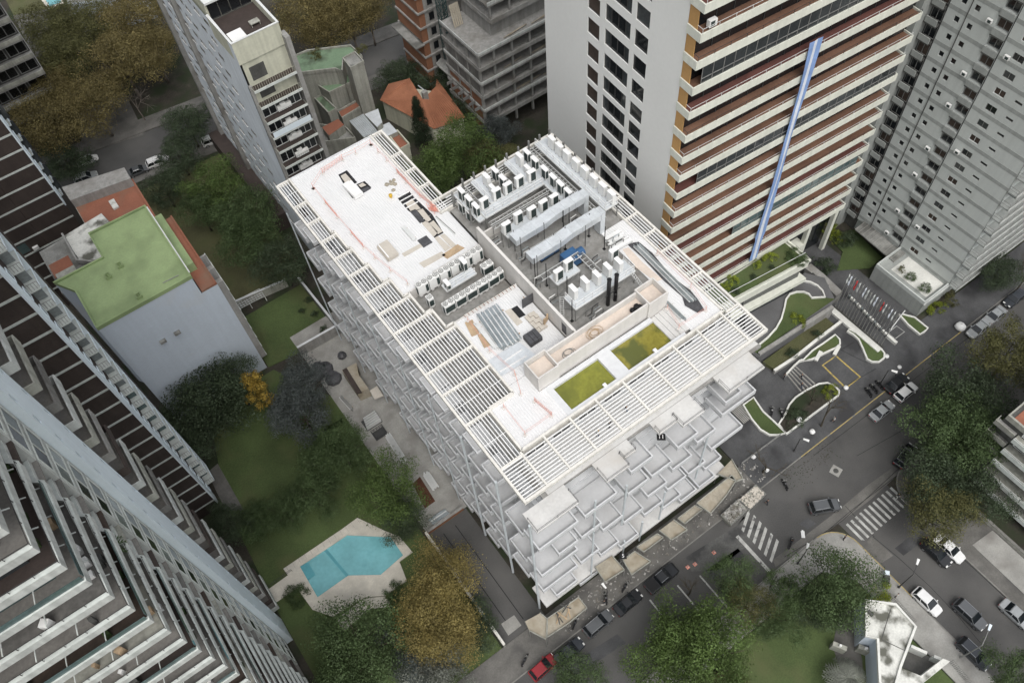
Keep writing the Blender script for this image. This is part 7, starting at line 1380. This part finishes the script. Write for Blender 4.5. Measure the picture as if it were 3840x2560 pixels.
# people: one continuous skinned body each
def body_mesh(name, pose, shirt, trousers):
    V = [(0, 0, .95), (0, 0, 1.15), (0, 0, 1.42), (0, 0, 1.55), (0, .01, 1.66), (0, .01, 1.76)]; E = [(0, 1), (1, 2), (2, 3), (3, 4), (4, 5)]; Rr = [.14, .13, .15, .055, .095, .07]
    sw = {'stand': .04, 'walk': .28, 'sit': 0}[pose]
    for s in (-1, 1):
        k = len(V)
        if pose == 'sit': V += [(.09 * s, -.05, .93), (.16 * s, .38, .88), (.18 * s, .3, .45), (.18 * s, .42, .4)]
        else: V += [(.09 * s, 0, .9), (.1 * s, sw * s * .5, .5), (.1 * s, sw * s * .7 - .03, .07), (.11 * s, sw * s * .7 + .16, .05)]
        E += [(0, k), (k, k + 1), (k + 1, k + 2), (k + 2, k + 3)]; Rr += [.1, .07, .05, .045]; k = len(V)
        f = .42 if pose == 'sit' else -.2 * s * (pose == 'walk')
        V += [(.19 * s, 0, 1.4), (.25 * s, f * .4, 1.15), (.24 * s, f + .04, .95 if pose != 'sit' else 1.08), (.235 * s, f + .08, .87 if pose != 'sit' else 1.08)]
        E += [(2, k), (k, k + 1), (k + 1, k + 2), (k + 2, k + 3)]; Rr += [.065, .05, .038, .04]
    me = bpy.data.meshes.new(name); me.from_pydata(V, E, []); o = bpy.data.objects.new(name, me); col.objects.link(o)
    m = o.modifiers.new('s', 'SKIN'); 
    for i, r in enumerate(Rr): me.skin_vertices[0].data[i].radius = (r, r)
    me.skin_vertices[0].data[0].use_root = True; o.modifiers.new('d', 'SUBSURF').levels = 1
    dg = bpy.context.evaluated_depsgraph_get(); ev = bpy.data.meshes.new_from_object(o.evaluated_get(dg)); bpy.data.objects.remove(o)
    for mn in ('skin', shirt, trousers, 'cloth_dark'): ev.materials.append(MT[mn])
    for f in ev.polygons:
        c = f.center; f.material_index = 3 if c.z > 1.7 or (c.z < .1 and pose != 'sit') or (c.z > 1.6 and c.y < -.03) else 0 if c.z > 1.5 or (abs(c.x) > .2 and c.z < 1.12 and pose != 'sit' and c.z > .8) else 1 if c.z > .98 or abs(c.x) > .19 and c.z > .9 else 2
        f.use_smooth = True
    return ev
PMX = {}
def person(label, p, a, pose='stand', shirt='cloth_dark', trousers='cloth_blue', helmet=None):
    k = (pose, shirt, trousers)
    if k not in PMX: PMX[k] = body_mesh('person_' + pose, pose, shirt, trousers)
    t = thing('person', label, 'person', p, R(a)); link('body', PMX[k], t)
    if helmet: MB().loft([[(.13 * q * math.cos(i * .785), .13 * q * math.sin(i * .785) + .01, z) for i in range(8)] for q, z in ((1, 1.68), (1, 1.76), (.6, 1.84))]).build('helmet', helmet, t)
for l_, p, a, po, sh, tr, he in (('person in dark clothes walking over the cross street crosswalk', (67.05,9.32,-0.00), 160, 'walk', 'cloth_dark', 'cloth_pale', None), ('person in black standing at the pavement corner kerb', (56.30,9.60,0.13), 200, 'stand', 'cloth_dark', 'cloth_dark', None), ('person in black on the pale pavement, left of the pair', (45.11,9.61,0.13), 90, 'walk', 'cloth_dark', 'cloth_dark', None), ('person in black on the pale pavement, right of the pair', (45.67,9.19,0.13), 90, 'walk', 'cloth_dark', 'cloth_blue', None), ('person in pale top beside the blue fence', (55.77,-0.15,0.13), 180, 'stand', 'cloth_pale', 'cloth_dark', None), ('rider in black sitting on the moving motorcycle', ((49.99,13.64,0.00)[0], (49.99,13.64,0.00)[1], .02), -60, 'sit', 'cloth_dark', 'cloth_dark', 'black'), ('person in white on the forecourt pavement near the bare tree', (69.00,23.38,0.13), 60, 'walk', 'cloth_pale', 'cloth_dark', None), ('person walking on the dark forecourt steps, upper of two', (70.60,31.63,0.35), 30, 'walk', 'cloth_dark', 'cloth_dark', None), ('person walking on the dark forecourt steps, lower of two', (69.46,30.51,0.30), 30, 'walk', 'cloth_dark', 'cloth_blue', None), ('dark figure at the foot of the forecourt steps', (68.64,33.31,0.13), 10, 'stand', 'cloth_dark', 'cloth_dark', None), ('worker in black standing on the terrace under the pergola slats', (29.98,31.54,33.00), 200, 'stand', 'cloth_dark', 'cloth_dark', 'black'), ('worker with yellow helmet on the terrace under the pergola slats', (28.28,31.55,33.00), 100, 'stand', 'cloth_pale', 'cloth_blue', 'helmet_yellow'), ('worker bending near the terrace doors under the slats', (32.69,31.91,33.00), 60, 'walk', 'cloth_dark', 'cloth_blue', None), ('person in dark clothes beside the parked motorcycle under the canopy', (23.52,22.95,0.13), 20, 'stand', 'cloth_dark', 'cloth_dark', None), ('pedestrian in the road near the rubble skips', (51.60,19.97,0.00), 30, 'walk', 'cloth_dark', 'cloth_dark', None)): person(l_, p, a, po, sh, tr, he)
# street lamps
def lamp(label, p, h, ang, arm, m='rail_dark', head='ac_white'):
    t = thing('street_lamp', label, 'street lamp', (p[0], p[1], .13), R(ang)); MB().tube([(0, 0, 0), (0, 0, h * .5), (0, 0, h)], [.1, .08, .06], 8).build('pole', m, t)
    if arm: MB().tube([(0, 0, h), (arm * .5, 0, h + .25), (arm, 0, h + .3)], .045, 6).build('arm', m, t)
    b = MB(); b.loft([[(arm - .1, -.12, h + .24), (arm - .1, .12, h + .24), (arm - .1, .12, h + .36), (arm - .1, -.12, h + .36)], [(arm + .75, -.2, h + .26), (arm + .75, .2, h + .26), (arm + .75, .16, h + .38), (arm + .75, -.16, h + .38)]]); b.build('lamp_head', head, t); MB().cyl((0, 0, -.02), (0, 0, .2), .18, 8).build('base', m, t)
lamp('street lamp at the kerb beside the forecourt bed', (60.83,23.48,0.00), 4.2, -60, .5); lamp('street lamp near the motorcycles on the forecourt', (79.71,23.49,0.00), 4.2, -60, .5); lamp('street lamp with long arm over the parked dark SUV', (56.32,-10.49,0.00), 7, 20, 2.2, 'rail_grey', 'fin_blue'); lamp('street lamp by the corner pavement near the white crossover', (57.19,0.45,0.00), 6, 25, 1.4); lamp('slim lamp post on the corner near the crosswalk', (48.73,11.03,0.00), 5, 30, .4, 'rail_dark'); lamp('short lamp post beside the hoarding motorcycle', (24.17,23.26,0.00), 4, 90, .4)
def sack(label, p, r_):
    t = thing('white_sack', label, 'sack', p); b = MB(); b.loft([[(r_ * q * math.cos(i * .785), r_ * q * math.sin(i * .785) * (1 + .2 * (i % 2)), r_ * z) for i in range(8)] for q, z in ((.8, 0), (1, .4), (.85, .9), (.3, 1.2))]); b.build('bag', 'bag_white', t, True); MB().cyl((0, 0, r_ * 1.15), (.05, 0, r_ * 1.5), .06, 6, .1).build('tie', 'bag_white', t)
for l_, p, r_ in (('big white builder sack on the pavement near the grey saloon', (97.62,22.77,0.13), .85), ('white sack beside the teardrop planter', (84.31,26.24,0.13), .4), ('white sack on the pavement right of the yellow box', (84.34,23.68,0.13), .35), ('white sack at the yellow box corner', (74.99,26.22,0.13), .4), ('white bag on the pavement below the big curved bed', (65.26,24.05,0.13), .45), ('white bag on the rim of the big curved bed', (64.96,26.60,0.60), .45), ('white bag on the railings by the dusty corner', (55.28,26.45,0.20), .4), ('white bag by the kerb bare tree at the dusty corner', (55.34,23.75,0.13), .4)): sack(l_, p, r_)
def cone(label, p):
    t = thing('traffic_cone', label, 'traffic cone', p); MB().cyl((0, 0, .04), (0, 0, .7), .18, 10, .03).build('cone', 'mesh_orange', t); MB().box(-.25, -.25, 0, .25, .25, .04).build('foot', 'mesh_orange', t); MB().cyl((0, 0, .35), (0, 0, .48), .115, 10, .085).build('band', 'bag_white', t)
cone('orange cone on the dusty road left of the main crosswalk', (40.55,19.19,0.00)); cone('orange cone on the road ahead of the pickup', (37.28,19.55,0.00)); cone('orange cone beside the pickup front', (36.19,19.85,0.00))
gr = thing('kerb_guard_rail', 'grey metal guard rail at the end of the white building forecourt', 'guard rail', (55.43,26.27,0.00), world=True); a, b = (52.93,26.61,0.13), (60.96,26.51,0.13); rail(MB(), [a, b], 1.0, r=.04, step=1.4, n=3).build('rails', 'rail_grey', gr)
bn = thing('litter_bin', 'grey litter bin with pale box on the corner pavement', 'bin', (56.65,2.31,0.13), R(40)); ub('bin', bn, 'rail_dark', -.6, -.35, 0, .3, .35, .8); ub('pale_box', bn, 'fin_blue', .3, -.3, 0, .9, .3, .9); ub('lid', bn, 'grey_dark', -.63, -.38, .8, .33, .38, .86)
wbo = thing('white_board', 'small white board leaning on the main road', 'board', (52.42,13.54,0.02), R(50)); ub('sheet', wbo, 'bag_white', -.5, -.25, 0, .5, .25, .06); ub('stub', wbo, 'bag_white', .5, -.1, 0, .65, .1, .05)
# leaves and dust scattered on the road by the bare trees
rbm = MB()
for i in range(420):
    x, y = rnd.uniform(17, 55), rnd.uniform(22.6, 26.4); s = rnd.uniform(.05, .25); rbm.obb(x, y, .1, .14 + s * .4, s, s * rnd.uniform(.3, 2.2), rnd.uniform(0, 3))
o = rbm.build('building_rubble', 'debris', None, kind='stuff'); tag(o, 'grey building rubble strewn along the pavement below the canopies', 'rubble')
lf = MB()
for i in range(240): x, y = rnd.uniform(56, 66), rnd.gauss(20.6, 1.2); lf.obb(x, min(y, 22), .005, .012, rnd.uniform(.05, .16), rnd.uniform(.05, .14), rnd.uniform(0, 3))
o = lf.build('fallen_leaves', 'soil', None, kind='stuff'); tag(o, 'dark fallen leaves scattered on the road beside the kerb', 'leaves')
